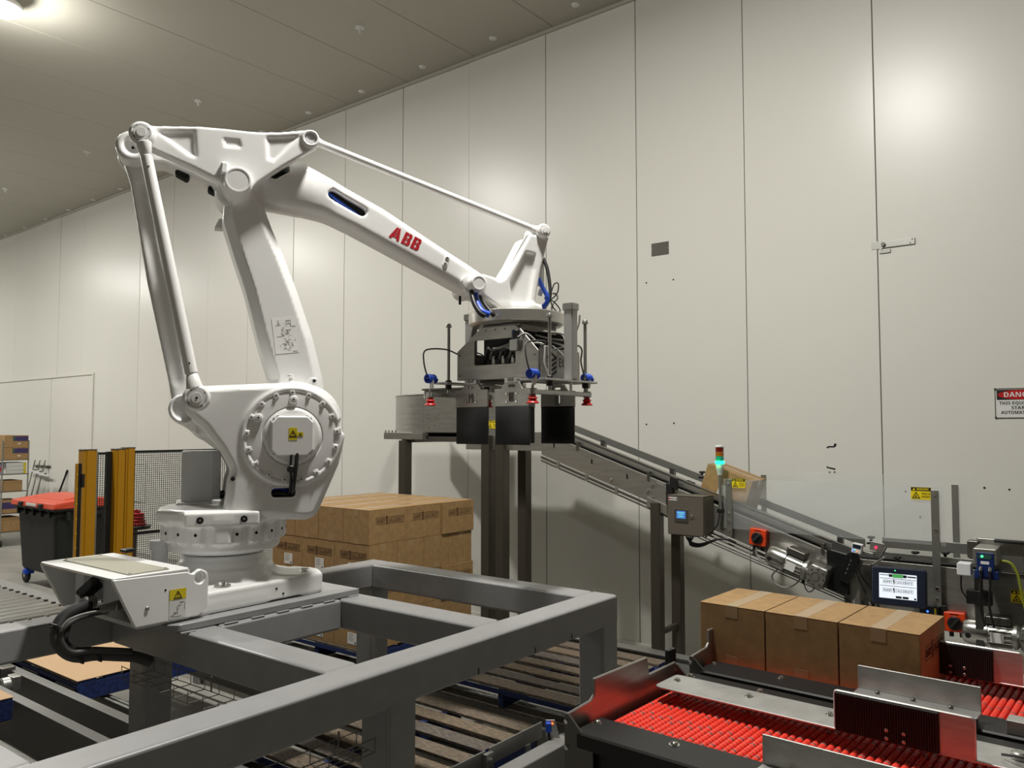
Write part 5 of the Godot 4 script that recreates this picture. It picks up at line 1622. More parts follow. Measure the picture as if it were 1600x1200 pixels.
# two framed words with a small figure between them
func brand_print(t: Node, f: Transform3D, w: float, h: float, mat: Material, z := 0.0) -> void:
	var b := MB.new()
	var x0 := -w * 0.5
	var gap := w * 0.37
	for r in [[x0, x0 + gap - w * 0.02], [x0 + gap + w * 0.03, w * 0.5]]:
		var th := h * 0.05
		b.box(f * tf(Vector3((r[0] + r[1]) / 2, h * 0.5, z)), Vector3(r[1] - r[0], th, 0.0006), 0)
		b.box(f * tf(Vector3((r[0] + r[1]) / 2, -h * 0.5, z)), Vector3(r[1] - r[0], th, 0.0006), 0)
		b.box(f * tf(Vector3(r[0], 0, z)), Vector3(th, h, 0.0006), 0)
		b.box(f * tf(Vector3(r[1], 0, z)), Vector3(th, h, 0.0006), 0)
	var cx := x0 + gap + w * 0.005
	b.extrude(f * tf(Vector3(cx, 0, z)), rpoly([[-0.1 * h, -0.75 * h, 0], [0.12 * h, -0.6 * h, 0], [0.2 * h, -0.1 * h, 0], [0.05 * h, 0.1 * h, 0], [0.18 * h, 0.4 * h, 0], [0.05 * h, 0.8 * h, 0], [-0.15 * h, 0.6 * h, 0], [-0.2 * h, 0.1 * h, 0], [-0.02 * h, -0.2 * h, 0]]), -0.0003, 0.0003)
	part("print_frame", b, mat, t)
	words("BARRY", h * 0.62, f * tf(Vector3(x0 + gap * 0.5 - w * 0.01, 0, z)), mat, t, "lettering", true, gap * 0.78, 0.0006, true)
	words("CALLEBAUT", h * 0.62, f * tf(Vector3((x0 + gap + w * 0.03 + w * 0.5) * 0.5, 0, z)), mat, t, "lettering", true, w * 0.55, 0.0006, true)

func build_cartons() -> void:
	var x0 := 4.085
	var z0 := -4.485
	var g := "cartons on the tall pallet stack"
	var names := ["bottom", "second", "third", "top"]
	for layer in 4:
		var y := 0.553 + 0.258 * layer
		var wob := 0.012 if layer == 3 else 0.0
		if layer % 2 == 1:
			# long sides face +z: three across x, four rows back
			for r in 4:
				for c in 3:
					if r > 0 and c > 0 and layer < 3:
						continue
					var place: String = ["front", "second", "third", "rearmost"][r] + " row, " + ["left", "middle", "right hand"][c]
					carton("carton", "printed carton, stack's %s layer, %s column from the stand" % [names[layer], place], Vector3(x0 + 0.195 + 0.389 * c + wob * (0.5 if c == 2 else 0.0), y, z0 - 0.146 - 0.291 * r + (0.015 if c == 2 else 0.0)), 0, g, 1 if r == 0 else 0)
		else:
			for r in 3:
				for c in 4:
					if r > 0 and c > 0:
						continue
					var place: String = ["front", "middle", "rear"][r] + " row, " + ["first", "second", "third", "fourth"][c]
					var t := carton("carton", "end-on printed carton, stack's %s layer, %s from the stand" % [names[layer], place], Vector3(x0 + 0.146 + 0.291 * c, y, z0 - 0.195 - 0.389 * r), -PI / 2, g, 1 if c == 0 else 0, c == 0)

# ------------------------------------------------------------------ twin red roller belt conveyor in the foreground

const SORTER_TURN := -0.0402

func sorter_at(p: Vector3) -> Vector3:
	return Vector3(2.28, 0, -1.5) + Basis(Vector3.UP, SORTER_TURN) * p

func build_sorter() -> void:
	var a := make_lane()
	a.position = sorter_at(Vector3.ZERO)
	a.rotation.y = SORTER_TURN
	dup(a, sorter_at(Vector3(0.885, 0, 0)), SORTER_TURN, "red roller belt conveyor lane carrying the row of three plain cartons")
	for k in 3:
		var w: String = ["left end of the row", "middle of the row of three", "right end of the row, with side print"][k]
		var t := carton("carton", "plain taped carton on the red belt, " + w, sorter_at(Vector3(1.29, 1.166, 0.052 + 0.3005 * k)), SORTER_TURN, "cartons on the red roller belt", 1 if k == 2 else 0, false, Vector3(0.39, 0.258, 0.296))

func make_lane() -> Node3D:
	var t := thing("roller_belt_conveyor", "empty red roller belt conveyor lane in front, with black rail and ribbed pusher", "conveyor", Vector3.ZERO, 0, "red roller belt lanes")
	var zn := 2.2
	for r in [[0.005, 0.175], [0.69, 0.84]]:
		var rail := part("rail", plate(rpoly([[r[0], -0.012, 0.03], [r[1], -0.012, 0.005], [r[1], zn, 0.0], [r[0], zn, 0.0]]), 1.135, 1.19, 0.006, Transform3D(Basis(Vector3(1, 0, 0), Vector3(0, 0, 1), Vector3(0, -1, 0)), Vector3(0, 2.325, 0))), m.black, t)
		for k in 8:
			var b := MB.new()
			bolt(b, tf(Vector3((r[0] + r[1]) * 0.5 + 0.03, 1.189, 0.012 + k * 0.293)), 0.012)
			part("rail_bolt", b, m.chrome, rail)
	part("side_panel", beam(Vector3(0.03, 0.55, 0.02), Vector3(0.05, 1.14, zn), 0.003), m.black, t)
	part("side_panel", beam(Vector3(0.80, 0.55, 0.02), Vector3(0.82, 1.14, zn), 0.003), m.black, t)
	for z in [0.12, 0.17, 1.2]:
		part("panel_bolt", rod(Vector3(0.03, 1.06, z), Vector3(0.02, 1.06, z), 0.009, 10), m.zinc, t)
	part("cross_bar", beam(Vector3(0.05, 0.9, 0.05), Vector3(0.8, 0.96, 0.11), 0.004), m.black, t)
	for x in [0.06, 0.76]:
		for z in [0.2, 1.9]:
			part("leg", beam(Vector3(x - 0.03, 0, z - 0.03), Vector3(x + 0.03, 0.62, z + 0.03), 0.004), m.steel_dark, t)
	# belt of red rollers on thin axles
	var rb := MB.new()
	var pr := [Vector2(0, 0.0)]
	for k in 24:
		var y := 0.0005 + k * 0.0218
		pr.append_array([Vector2(0.0085, y), Vector2(0.0112, y + 0.0022), Vector2(0.0112, y + 0.0185), Vector2(0.0085, y + 0.0207)])
	pr.append(Vector2(0, 24 * 0.0218))
	rb.lathe(Transform3D(Basis(Vector3(0, -1, 0), Vector3(1, 0, 0), Vector3(0, 0, 1)), Vector3.ZERO), pr, 9)
	var rm := rb.mesh()
	for k in 86:
		part("belt_roller", rm, m.roller_red, t, tf(Vector3(0.172, 1.155, 0.012 + k * 0.0252)))
	var dk := MB.new()
	for k in 86:
		for j in 4:
			dk.rod(Vector3(0.21 + j * 0.131 + 0.022 * (k % 3), 1.155, 0.012 + k * 0.0252), Vector3(0.222 + j * 0.131 + 0.022 * (k % 3), 1.155, 0.012 + k * 0.0252), 0.0118, 8)
	var sm := part("belt_link", dk, m.ink_grey, t)
	sm.set_meta("kind", "stuff")
	part("belt_bed", beam(Vector3(0.17, 1.12, 0.0), Vector3(0.70, 1.142, zn), 0.002), m.lens_red, t)
	# stainless strip over the belt's far edge
	var st := part("cover_strip", plate(rpoly([[0.505, 0.008, 0.03], [0.685, 0.008, 0.02], [0.685, zn, 0.0], [0.505, zn, 0.0]]), 0.0, 0.008, 0.002, Transform3D(Basis(Vector3(1, 0, 0), Vector3(0, 0, 1), Vector3(0, -1, 0)), Vector3(0, 1.222, 0))), m.alu, t)
	for k in 7:
		var b := MB.new()
		bolt(b, tf(Vector3(0.615, 1.221, 0.05 + k * 0.289)), 0.011)
		part("strip_bolt", b, m.chrome, st)
		part("standoff", rod(Vector3(0.615, 1.17, 0.05 + k * 0.289), Vector3(0.615, 1.216, 0.05 + k * 0.289), 0.012, 10), m.zinc, st)
	# end stop plate with side cheeks
	var es := part("end_plate", plate(rpoly([[0.012, 0.9, 0], [0.012, 1.238, 0.012], [0.15, 1.247, 0.012], [0.172, 1.262, 0.008], [0.172, 1.317, 0.006], [0.533, 1.313, 0.006], [0.548, 1.245, 0.004], [0.76, 1.247, 0.006], [0.76, 0.9, 0]]), -0.046, -0.034, 0.003), m.steel, t)
	var yz := Transform3D(Basis(Vector3(0, 0, 1), Vector3(0, 1, 0), Vector3(-1, 0, 0)), Vector3.ZERO)
	for x in [0.012, 0.76]:
		part("cheek", plate(rpoly([[-0.046, 0.55, 0], [0.068, 0.55, 0], [0.068, 1.15, 0.006], [-0.03, 1.24, 0.006], [-0.046, 1.24, 0.003]]), -x - 0.005, -x + 0.005, 0.002, yz), m.steel_dark, es)
		for y in [1.215, 1.13]:
			part("cheek_bolt", rod(Vector3(x - 0.012, y, -0.036), Vector3(x - 0.002, y, -0.036), 0.008, 8), m.chrome, es)
	part("sensor_bracket", beam(Vector3(0.74, 1.16, -0.075), Vector3(0.80, 1.29, -0.055), 0.003), m.black, t)
	# pusher with ribbed pad, standing over the strip
	var pu := holder("pusher", t)
	part("pusher_plate", plate(rrect(0.41, 0.132, 0.014, Vector2(0.88, 1.279)), -0.518, -0.506, 0.003, yz), m.alu, pu)
	var rib := MB.new()
	rib.box(tf(Vector3(0.502, 1.278, 0.835)), Vector3(0.008, 0.122, 0.306), 0.002)
	for k in 42:
		rib.box(tf(Vector3(0.4965, 1.278, 0.686 + k * 0.0072)), Vector3(0.005, 0.12, 0.0042), 0.001)
	part("ribbed_pad", rib, m.rubber, pu)
	for q in [[0.84, 1.255], [0.89, 1.255], [0.84, 1.23], [0.89, 1.23]]:
		part("pad_screw", rod(Vector3(0.497, q[1], q[0]), Vector3(0.492, q[1], q[0]), 0.006, 10), m.zinc, pu)
	part("pusher_arm", beam(Vector3(0.518, 1.25, 0.83), Vector3(0.66, 1.29, 0.9), 0.004), m.alu, pu)
	part("pusher_post", beam(Vector3(0.62, 1.22, 0.82), Vector3(0.67, 1.29, 0.91), 0.004), m.alu, pu)
	# angle guide standing on the near rail
	var ag := holder("angle_guide", t)
	part("guide_wall", beam(Vector3(0.075, 1.225, 0.615), Vector3(0.083, 1.31, 1.02), 0.002), m.alu, ag)
	part("guide_foot", beam(Vector3(0.0, 1.218, 0.615), Vector3(0.083, 1.226, 1.02), 0.002), m.alu, ag)
	part("guide_pad", beam(Vector3(0.005, 1.188, 0.63), Vector3(0.075, 1.218, 1.01), 0.002), m.black, ag)
	for z in [0.69, 0.81, 0.93]:
		part("guide_bolt", rod(Vector3(0.05, 1.224, z), Vector3(0.05, 1.236, z), 0.009, 8), m.steel_dark, ag)
	part("edge_plate", beam(Vector3(0.02, 1.19, 1.10), Vector3(0.09, 1.235, 1.17), 0.002), m.alu, t)
	part("coupling", rod(Vector3(0.60, 1.22, 1.18), Vector3(0.60, 1.245, 1.18), 0.022, 14), m.zinc, t)
	part("loose_cable", tube([Vector3(0.57, 1.235, 1.14), Vector3(0.54, 1.25, 1.2), Vector3(0.57, 1.24, 1.26), Vector3(0.62, 1.24, 1.26), Vector3(0.66, 1.235, 1.22)], 0.004, 8), m.black, t)
	return t

# ------------------------------------------------------------------ inclined infeed conveyor along the wall

const SLOPE := 0.336

func top_line(z: float) -> float:
	return 1.27 if z > -1.66 else minf(1.266 + (-1.659 - z) * SLOPE, 2.15)

# a strip along the conveyor between two z, thick in x, with y offsets from the deck line
func run(x0: float, x1: float, z0: float, z1: float, lo: float, hi: float, bev := 0.002) -> MB:
	var yz := Transform3D(Basis(Vector3(0, 0, 1), Vector3(0, 1, 0), Vector3(-1, 0, 0)), Vector3.ZERO)
	return plate(PackedVector2Array([Vector2(z0, top_line(z0) + lo), Vector2(z1, top_line(z1) + lo), Vector2(z1, top_line(z1) + hi), Vector2(z0, top_line(z0) + hi)]), -x1, -x0, bev, yz)

func build_infeed() -> void:
	var t := thing("incline_conveyor", "stainless steel conveyor climbing left along the panel wall on tall thin legs", "conveyor")
	var zb := -1.66
	var zt := -4.29
	for x in [6.0, 6.42]:
		part("side_plate", run(x - 0.004, x + 0.004, -3.06, zt, -0.20, 0.0), m.steel, t)
		part("side_plate", run(x - 0.004, x + 0.004, zb, -3.05, -0.20, 0.0), m.steel, t)
		part("joint_plate", run(x - 0.008, x + 0.002, -2.98, -3.12, -0.19, -0.012), m.steel, t)
		part("top_flange", run(x - 0.004, x + 0.03, zb, zt, -0.004, 0.004), m.steel, t)
		part("side_plate", beam(Vector3(x - 0.004, 0.86, zb), Vector3(x + 0.004, 1.27, 0.9), 0.002), m.steel, t)
		part("top_flange", beam(Vector3(x - 0.004, 1.264, zb), Vector3(x + 0.03, 1.274, 0.9), 0.002), m.steel, t)
	part("bottom_rail", run(5.985, 6.005, zb, zt, -0.235, -0.215), m.steel_dark, t)
	part("bottom_rail", run(5.985, 6.005, zb, zt, -0.262, -0.25), m.steel_dark, t)
	for z in [-1.9, -2.3, -2.7, -3.2, -3.5, -3.8, -4.1]:
		part("rail_clip", run(5.982, 5.996, z + 0.015, z - 0.015, -0.262, -0.2), m.steel, t)
	for z in [-3.4, -3.75, -4.15]:
		part("slot", run(5.993, 5.9955, z + 0.007, z - 0.007, -0.09, -0.05, 0), m.hole, t)
	for q in [[-3.03, -0.05], [-3.03, -0.13], [-3.16, -0.15], [-3.2, -0.11], [-3.16, -0.05], [-3.55, -0.15]]:
		var y: float = top_line(q[0]) + q[1]
		part("plate_bolt", rod(Vector3(5.99, y, q[0]), Vector3(5.98, y, q[0]), 0.012, 10), m.chrome, t)
	part("belt", run(6.06, 6.36, zb, zt, -0.01, 0.012), m.rubber, t)
	part("belt", beam(Vector3(6.06, 1.26, zb), Vector3(6.36, 1.282, 0.9), 0.002), m.rubber, t)
	part("slider_bed", run(6.01, 6.41, zb, zt, -0.04, -0.02), m.steel_dark, t)
	part("slider_bed", beam(Vector3(6.01, 1.23, zb), Vector3(6.41, 1.25, 0.9), 0.002), m.steel_dark, t)
	# side guides
	part("near_guide", run(6.03, 6.045, -1.75, zt + 0.1, 0.03, 0.062), m.zinc, t)
	part("near_guide", run(6.02, 6.035, -1.75, zt + 0.1, 0.075, 0.09), m.steel_dark, t)
	part("far_guide", run(6.43, 6.442, -1.62, -4.25, 0.03, 0.095), m.zinc, t)
	part("near_guide", beam(Vector3(6.03, 1.30, -1.45), Vector3(6.045, 1.335, 0.9), 0.002), m.zinc, t)
	part("far_guide", beam(Vector3(6.43, 1.31, -1.5), Vector3(6.442, 1.385, 0.9), 0.002), m.zinc, t)
	for z in [-1.8, -2.55, -3.2, -3.9]:
		part("guide_arm", run(6.42, 6.47, z + 0.02, z - 0.02, -0.05, 0.06), m.steel_dark, t)
		part("guide_arm", run(5.99, 6.03, z + 0.012, z - 0.012, -0.03, 0.05), m.steel_dark, t)
	# transfer rollers at the belt joint and the black drive guards
	part("belt_joint", run(5.975, 6.40, -2.97, -3.03, -0.16, 0.02), m.black, t)
	part("joint_bracket", run(5.965, 6.0, -2.93, -2.99, 0.0, 0.09), m.black, t)
	part("drive_guard", run(5.95, 6.0, -1.62, -1.76, -0.25, 0.03), m.black_gloss, t)
	# top run with curved end guard
	part("top_deck", beam(Vector3(6.0, 2.10, -5.95), Vector3(6.44, 2.15, zt), 0.003), m.steel_dark, t)
	part("side_plate", beam(Vector3(5.994, 1.98, -5.2), Vector3(6.0, 2.15, zt + 0.02), 0.002), m.steel, t)
	var gd := part("guard_panel", beam(Vector3(5.994, 2.145, -5.78), Vector3(6.0, 2.50, -4.75), 0.002), m.steel, t)
	part("panel_label", beam(Vector3(5.991, 2.24, -5.30), Vector3(5.994, 2.30, -5.15), 0), m.label, gd)
	for q in [[-5.72, 2.22], [-5.72, 2.29], [-5.68, 2.29], [-5.62, 2.29], [-5.58, 2.29], [-5.72, 2.33], [-5.7, 2.2], [-5.62, 2.22], [-5.56, 2.33], [-5.56, 2.22]]:
		part("rivet", rod(Vector3(5.994, q[1], q[0]), Vector3(5.990, q[1], q[0]), 0.009, 8), m.chrome, gd)
	var arc := PackedVector2Array()
	for k in 17:
		arc.append(Vector2(6.994 - cos(1.2 * k / 16) * 1.0, 5.78 + sin(1.2 * k / 16) * 1.0))
	for k in 17:
		arc.append(Vector2(6.994 - cos(1.2 * (16 - k) / 16) * 0.994, 5.78 + sin(1.2 * (16 - k) / 16) * 0.994))
	var cg := part("curved_guard", plate(arc, 2.145, 2.535, 0.0, Transform3D(Basis(Vector3(1, 0, 0), Vector3(0, 0, -1), Vector3(0, 1, 0)), Vector3.ZERO)), m.steel, t)
	part("rim", tube_arc(6.994, -5.78, 1.0, 2.535), m.steel, cg)
	part("back_panel", beam(Vector3(6.44, 2.15, -6.2), Vector3(6.446, 2.62, -4.9), 0.002), m.steel, t)
	part("back_flange", beam(Vector3(6.40, 2.60, -6.2), Vector3(6.446, 2.62, -4.9), 0.002), m.steel_dark, t)
	part("deck_frame", beam(Vector3(5.95, 2.07, -6.32), Vector3(6.5, 2.14, -5.75), 0.003), m.steel, t)
	part("deck_frame", beam(Vector3(6.0, 2.04, -6.1), Vector3(6.45, 2.075, -5.9), 0.003), m.steel_dark, t)
	part("deck_sheet", beam(Vector3(6.0, 2.05, -5.72), Vector3(6.44, 2.14, -4.8), 0.002), m.steel_dark, t)
	for k in 4:
		part("deck_bolt", rod(Vector3(5.96, 2.13, -6.3 + 0.05 * k), Vector3(5.96, 2.165, -6.3 + 0.05 * k), 0.008, 8), m.zinc, t)
	# legs with feet
	for q in [[5.985, -6.03, 2.06], [5.985, -4.91, 2.12], [5.99, -4.74, 2.12], [6.42, -4.80, 2.12], [5.99, -3.12, 1.58], [6.36, -3.12, 1.58], [5.99, -1.5, 0.9], [6.42, -1.5, 0.9], [5.99, 0.2, 0.9], [6.42, 0.2, 0.9]]:
		var w := 0.042 if q[2] < 2.0 else 0.05
		var lg := part("leg", beam(Vector3(q[0] - w, 0.02, q[1] - w), Vector3(q[0] + w, q[2], q[1] + w), 0.004), m.leg, t)
		part("foot", beam(Vector3(q[0] - w - 0.03, 0, q[1] - w - 0.03), Vector3(q[0] + w + 0.03, 0.02, q[1] + w + 0.03), 0.003), m.steel_dark, lg)
	for q in [[-3.12, 0.5], [-4.8, 0.6], [-1.5, 0.4]]:
		part("brace", beam(Vector3(5.99, q[1], q[0] - 0.02), Vector3(6.40, q[1] + 0.04, q[0] + 0.02), 0.003), m.leg, t)
	part("gusset", run(5.97, 6.03, -3.02, -3.2, -0.24, -0.16), m.steel, t)
	# cable ladder of thin rods below the plate
	for o in [-0.29, -0.31]:
		part("cable_run", run(5.97, 5.976, -1.62, -2.75, o, o + 0.008), m.black, t)

func tube_arc(cx: float, cz: float, r: float, y: float) -> MB:
	var p := []
	for k in 17:
		p.append(Vector3(cx - cos(1.2 * k / 16) * r, y, cz - sin(1.2 * k / 16) * r))
	var b := MB.new()
	b.tube(PackedVector3Array(p), 0.008, 8)
	return b

func knob(called: String, label: String, at: Vector3, group: String) -> void:
	var t := thing(called, label, "knob", at, 0, group)
	part("stem", rod(Vector3(0, -0.03, 0), Vector3(0, 0.03, 0), 0.008, 10), m.steel_dark, t)
	part("foot", beam(Vector3(-0.015, -0.012, -0.03), Vector3(0.015, 0.002, 0.03), 0.003), m.black, t)
	var b := MB.new()
	for k in 5:
		var a := TAU * k / 5
		b.lathe(tf(Vector3(cos(a) * 0.016, 0, sin(a) * 0.016)), [Vector2(0, 0.032), Vector2(0.01, 0.032), Vector2(0.013, 0.04), Vector2(0.01, 0.048), Vector2(0, 0.05)], 10)
	b.lathe(Transform3D.IDENTITY, [Vector2(0, 0.012), Vector2(0.009, 0.012), Vector2(0.012, 0.03), Vector2(0.02, 0.036), Vector2(0.02, 0.046), Vector2(0, 0.05)], 14)
	part("star_grip", b, m.black, t)

func pinch_sign(called: String, label: String, xf: Transform3D, w: float) -> void:
	var t := thing(called, label, "sign", Vector3.ZERO, 0, "yellow pinch point signs")
	t.transform = xf
	var h := w * 0.66
	part("board", plate(rrect(w, h, w * 0.04), 0, 0.002), m.yellow_sign, t)
	part("black_band", plate(rrect(w * 0.97, h * 0.29, w * 0.03, Vector2(0, h * 0.34)), 0.001, 0.0028), m.ink, t)
	words("WARNING", h * 0.17, tf(Vector3(w * 0.08, h * 0.34, 0.003)), m.yellow_sign, t, "lettering", true, w * 0.58)
	part("band_triangle", plate(PackedVector2Array([Vector2(-w * 0.42, h * 0.25), Vector2(-w * 0.26, h * 0.25), Vector2(-w * 0.34, h * 0.44)]), 0.002, 0.0034), m.yellow_sign, t)
	part("picture_triangle", plate(PackedVector2Array([Vector2(-w * 0.45, -h * 0.42), Vector2(-w * 0.03, -h * 0.42), Vector2(-w * 0.24, h * 0.14)]), 0.001, 0.0028, 0, Transform3D.IDENTITY, [PackedVector2Array([Vector2(-w * 0.38, -h * 0.36), Vector2(-w * 0.10, -h * 0.36), Vector2(-w * 0.24, h * 0.02)])]), m.ink, t)
	part("hand_mark", plate(PackedVector2Array([Vector2(-w * 0.33, -h * 0.34), Vector2(-w * 0.25, -h * 0.30), Vector2(-w * 0.18, -h * 0.34), Vector2(-w * 0.22, -h * 0.2), Vector2(-w * 0.25, -h * 0.1), Vector2(-w * 0.27, -h * 0.22)]), 0.001, 0.0028), m.ink, t)
	words("PINCH", h * 0.17, tf(Vector3(w * 0.235, -h * 0.03, 0.0022)), m.ink, t, "lettering", true, w * 0.4)
	words("POINT", h * 0.17, tf(Vector3(w * 0.235, -h * 0.27, 0.0022)), m.ink, t, "lettering", true, w * 0.4)

func isolator(label: String, at: Vector3, tilt: float) -> void:
	var t := thing("isolator_switch", label, "switch", at, 0, "orange isolator switches")
	var r := holder("enclosure", t, Transform3D(Basis(Vector3(0, 0, 1), Vector3(0, 1, 0), Vector3(-1, 0, 0)) * Basis(Vector3(0, 0, 1), tilt), Vector3.ZERO))
	part("back_box", plate(rrect(0.125, 0.125, 0.01), 0, 0.055, 0.004), m.orange_dark, r)
	part("cover", plate(rrect(0.125, 0.125, 0.01), 0.055, 0.075, 0.006), m.orange, r)
	part("dial_ring", plate(circle(Vector2(0, -0.005), 0.047, 28), 0.074, 0.079, 0.002), m.orange_dark, r)
	part("dial", plate(circle(Vector2(0, -0.005), 0.042, 28), 0.076, 0.09, 0.004), m.black, r)
	part("handle", box(Vector3(0, -0.005, 0.098), Vector3(0.075, 0.018, 0.02), 0.005, Vector3(0, 0, 0.9)), m.rubber, r)
	part("front_print", plate(rrect(0.05, 0.008, 0.002, Vector2(0, 0.05)), 0.075, 0.0756), m.lens_red, r)
	for x in [-0.03, 0.03]:
		part("gland", rod(Vector3(x, -0.062, 0.03), Vector3(x, -0.10, 0.03), 0.014, 12), m.black, r)

func motor(label: String, base: Transform3D, fins := true) -> void:
	var t := thing("gear_motor", label, "motor", Vector3.ZERO, 0, "gear motors on the conveyor")
	t.transform = base
	# shaft along local x
	var ax := Transform3D(Basis(Vector3(0, -1, 0), Vector3(1, 0, 0), Vector3(0, 0, 1)), Vector3.ZERO)
	var cowl := MB.new()
	cowl.lathe(ax, [Vector2(0, -0.17), Vector2(0.035, -0.168), Vector2(0.056, -0.155), Vector2(0.064, -0.13), Vector2(0.064, -0.045), Vector2(0.058, -0.045), Vector2(0, -0.045)], 28)
	part("fan_cowl", cowl, m.chrome_soft, t)
	var bd := MB.new()
	bd.lathe(ax, [Vector2(0, -0.045), Vector2(0.054, -0.045), Vector2(0.054, 0.07), Vector2(0.062, 0.07), Vector2(0.062, 0.085), Vector2(0.045, 0.1), Vector2(0, 0.1)], 24)
	for k in 18:
		var a := TAU * k / 18
		bd.box(Transform3D(Basis(Vector3(1, 0, 0), a), Vector3(0.012, cos(a) * 0.056, sin(a) * 0.056)), Vector3(0.1, 0.012, 0.005), 0.001)
	part("finned_body", bd, m.zinc, t)
	part("terminal_box", beam(Vector3(-0.055, 0.055, -0.045), Vector3(0.06, 0.10, 0.045), 0.008), m.steel_dark, t)
	part("nameplate", beam(Vector3(-0.03, -0.03, 0.0585), Vector3(0.03, 0.02, 0.0615), 0.001), m.label, t)
	var gb := MB.new()
	gb.box(tf(Vector3(0.155, 0, 0)), Vector3(0.11, 0.13, 0.1), 0.014)
	part("gearbox", gb, m.zinc, t)
	var hub := part("hub", turned(0.155, 0, [[0, 0.045], [0.058, 0.045], [0.056, 0.058], [0.03, 0.062], [0.03, 0.056], [0.02, 0.056], [0.018, 0.068], [0, 0.068]], 28), m.zinc, t)
	for k in 8:
		var a := TAU * k / 8
		part("hub_screw", turned(0.155 + cos(a) * 0.046, sin(a) * 0.046, [[0, 0.058], [0.006, 0.058], [0.006, 0.064], [0, 0.064]], 8), m.steel_dark, hub)
	part("fan_hole", rod(Vector3(-0.13, -0.01, 0.06), Vector3(-0.13, -0.01, 0.0655), 0.014, 12), m.hole, t)

func build_infeed_items() -> void:
	# carton riding up the belt
	var c := carton("carton", "printed carton riding up the inclined conveyor behind the lit signal tower", Vector3.ZERO, 0, "", 0)
	var u := Vector3(0, -0.319, 0.948)
	var nn := Vector3(0, 0.948, 0.319)
	c.transform = Transform3D(Basis(u, nn, u.cross(nn)), Vector3(6.200, 1.569, -2.604) + nn * 0.02)
	c.position.y = top_line(c.position.z) + 0.02
	var fx := tf(Vector3(-0.0, 0.10, 0.1455))
	var lb := part("dispatch_label", plate(rrect(0.105, 0.085, 0.001), 0, 0.001, 0, fx), m.label, c)
	# control box
	var t := thing("control_box", "brown-grey stainless control box with a small lit touch screen on the conveyor", "control panel", Vector3(5.800, 1.360, -2.925))
	var w := 0.30
	var h := 0.30
	var f := Transform3D(Basis(Vector3(0, 0, 1), Vector3(0, 1, 0), Vector3(-1, 0, 0)), Vector3.ZERO)
	part("cabinet", plate(rrect(w, h, 0.012, Vector2(w / 2, h / 2)), -0.19, -0.016, 0.004, f), m.box_steel, t)
	var door := part("door", plate(rrect(w, h, 0.012, Vector2(w / 2, h / 2)), -0.014, 0.008, 0.004, f), m.box_steel, t)
	part("rain_lip", beam(Vector3(-0.01, h, 0.0), Vector3(0.19, h + 0.006, w), 0.002), m.box_steel, t)
	part("screen_bezel", plate(rrect(0.115, 0.105, 0.006, Vector2(0.118, 0.15)), 0.008, 0.014, 0.003, f), m.steel_dark, door)
	var sc := part("touch_screen", plate(rrect(0.075, 0.058, 0.002, Vector2(0.118, 0.158)), 0.013, 0.0155, 0, f), m.screen_blue, door)
	for q in [[0.118, 0.174, 0.06, 0.008], [0.118, 0.160, 0.045, 0.008], [0.118, 0.144, 0.04, 0.01]]:
		part("screen_text", plate(rrect(q[2], q[3], 0.001, Vector2(q[0], q[1])), 0.015, 0.0162, 0, f), m.screen_cyan, sc)
	part("door_lock", plate(circle(Vector2(0.205, 0.15), 0.014, 16), 0.008, 0.02, 0.003, f), m.chrome, door)
	var nm := part("name_label", plate(rrect(0.07, 0.026, 0.002, Vector2(0.048, 0.278)), 0.008, 0.0095, 0, f), m.label, door)
	part("label_print", plate(rrect(0.035, 0.008, 0.002, Vector2(0.045, 0.278)), 0.009, 0.0102, 0, f), m.ink_grey, nm)
	part("label_mark", plate(circle(Vector2(0.02, 0.278), 0.007, 12), 0.009, 0.0102, 0, f), m.red, nm)
	part("label_mark", plate(circle(Vector2(0.075, 0.278), 0.006, 12), 0.009, 0.0102, 0, f), m.ink, nm)
	part("gland_plate", beam(Vector3(0.04, -0.012, 0.06), Vector3(0.16, 0.004, 0.24), 0.002), m.black, t)
	var cb := thing("control_cables", "bunch of black cables drooping under the control box", "cable")
	for k in 4:
		part("cable", tube([Vector3(5.860, 1.344, -2.801) + Vector3(0, 0, 0.02 * k), Vector3(5.860, 1.307, -2.769) + Vector3(0, -0.008 * k, 0), Vector3(5.870, 1.294, -2.683) + Vector3(0, -0.006 * k, 0), Vector3(5.900, 1.342, -2.538), Vector3(5.950, 1.316, -2.431)], 0.007, 8), m.black, cb)
	part("cable", tube([Vector3(5.880, 1.345, -2.650), Vector3(5.900, 1.438, -2.563), Vector3(5.920, 1.520, -2.550), Vector3(5.930, 1.563, -2.548)], 0.005, 8), m.black, cb)
	# signal tower
	t = thing("signal_tower", "signal tower with red, amber and green lenses, glowing green ring lit", "signal light", Vector3(5.930, 1.568, -2.545))
	var pole := part("pole", rod(Vector3(0, -0.03, 0), Vector3(0, 0.28, 0), 0.013, 14), m.zinc, t)
	part("clamp", beam(Vector3(-0.02, -0.03, -0.022), Vector3(0.05, 0.0, 0.022), 0.004), m.black, pole)
	part("lamp_foot", lathed([[0, 0.26], [0.018, 0.26], [0.026, 0.30], [0.031, 0.31], [0.031, 0.345], [0, 0.345]], 20), m.robot_grey, t)
	part("lit_ring", lathed([[0, 0.345], [0.034, 0.345], [0.036, 0.352], [0.036, 0.362], [0.034, 0.37], [0, 0.37]], 20), m.lens_lit, t)
	part("green_lens", lathed([[0, 0.37], [0.031, 0.37], [0.031, 0.405], [0, 0.405]], 20), m.lens_green, t)
	part("amber_lens", lathed([[0, 0.407], [0.031, 0.407], [0.031, 0.437], [0, 0.437]], 20), m.lens_amber, t)
	part("red_lens", lathed([[0, 0.439], [0.031, 0.439], [0.031, 0.475], [0, 0.475]], 20), m.lens_red, t)
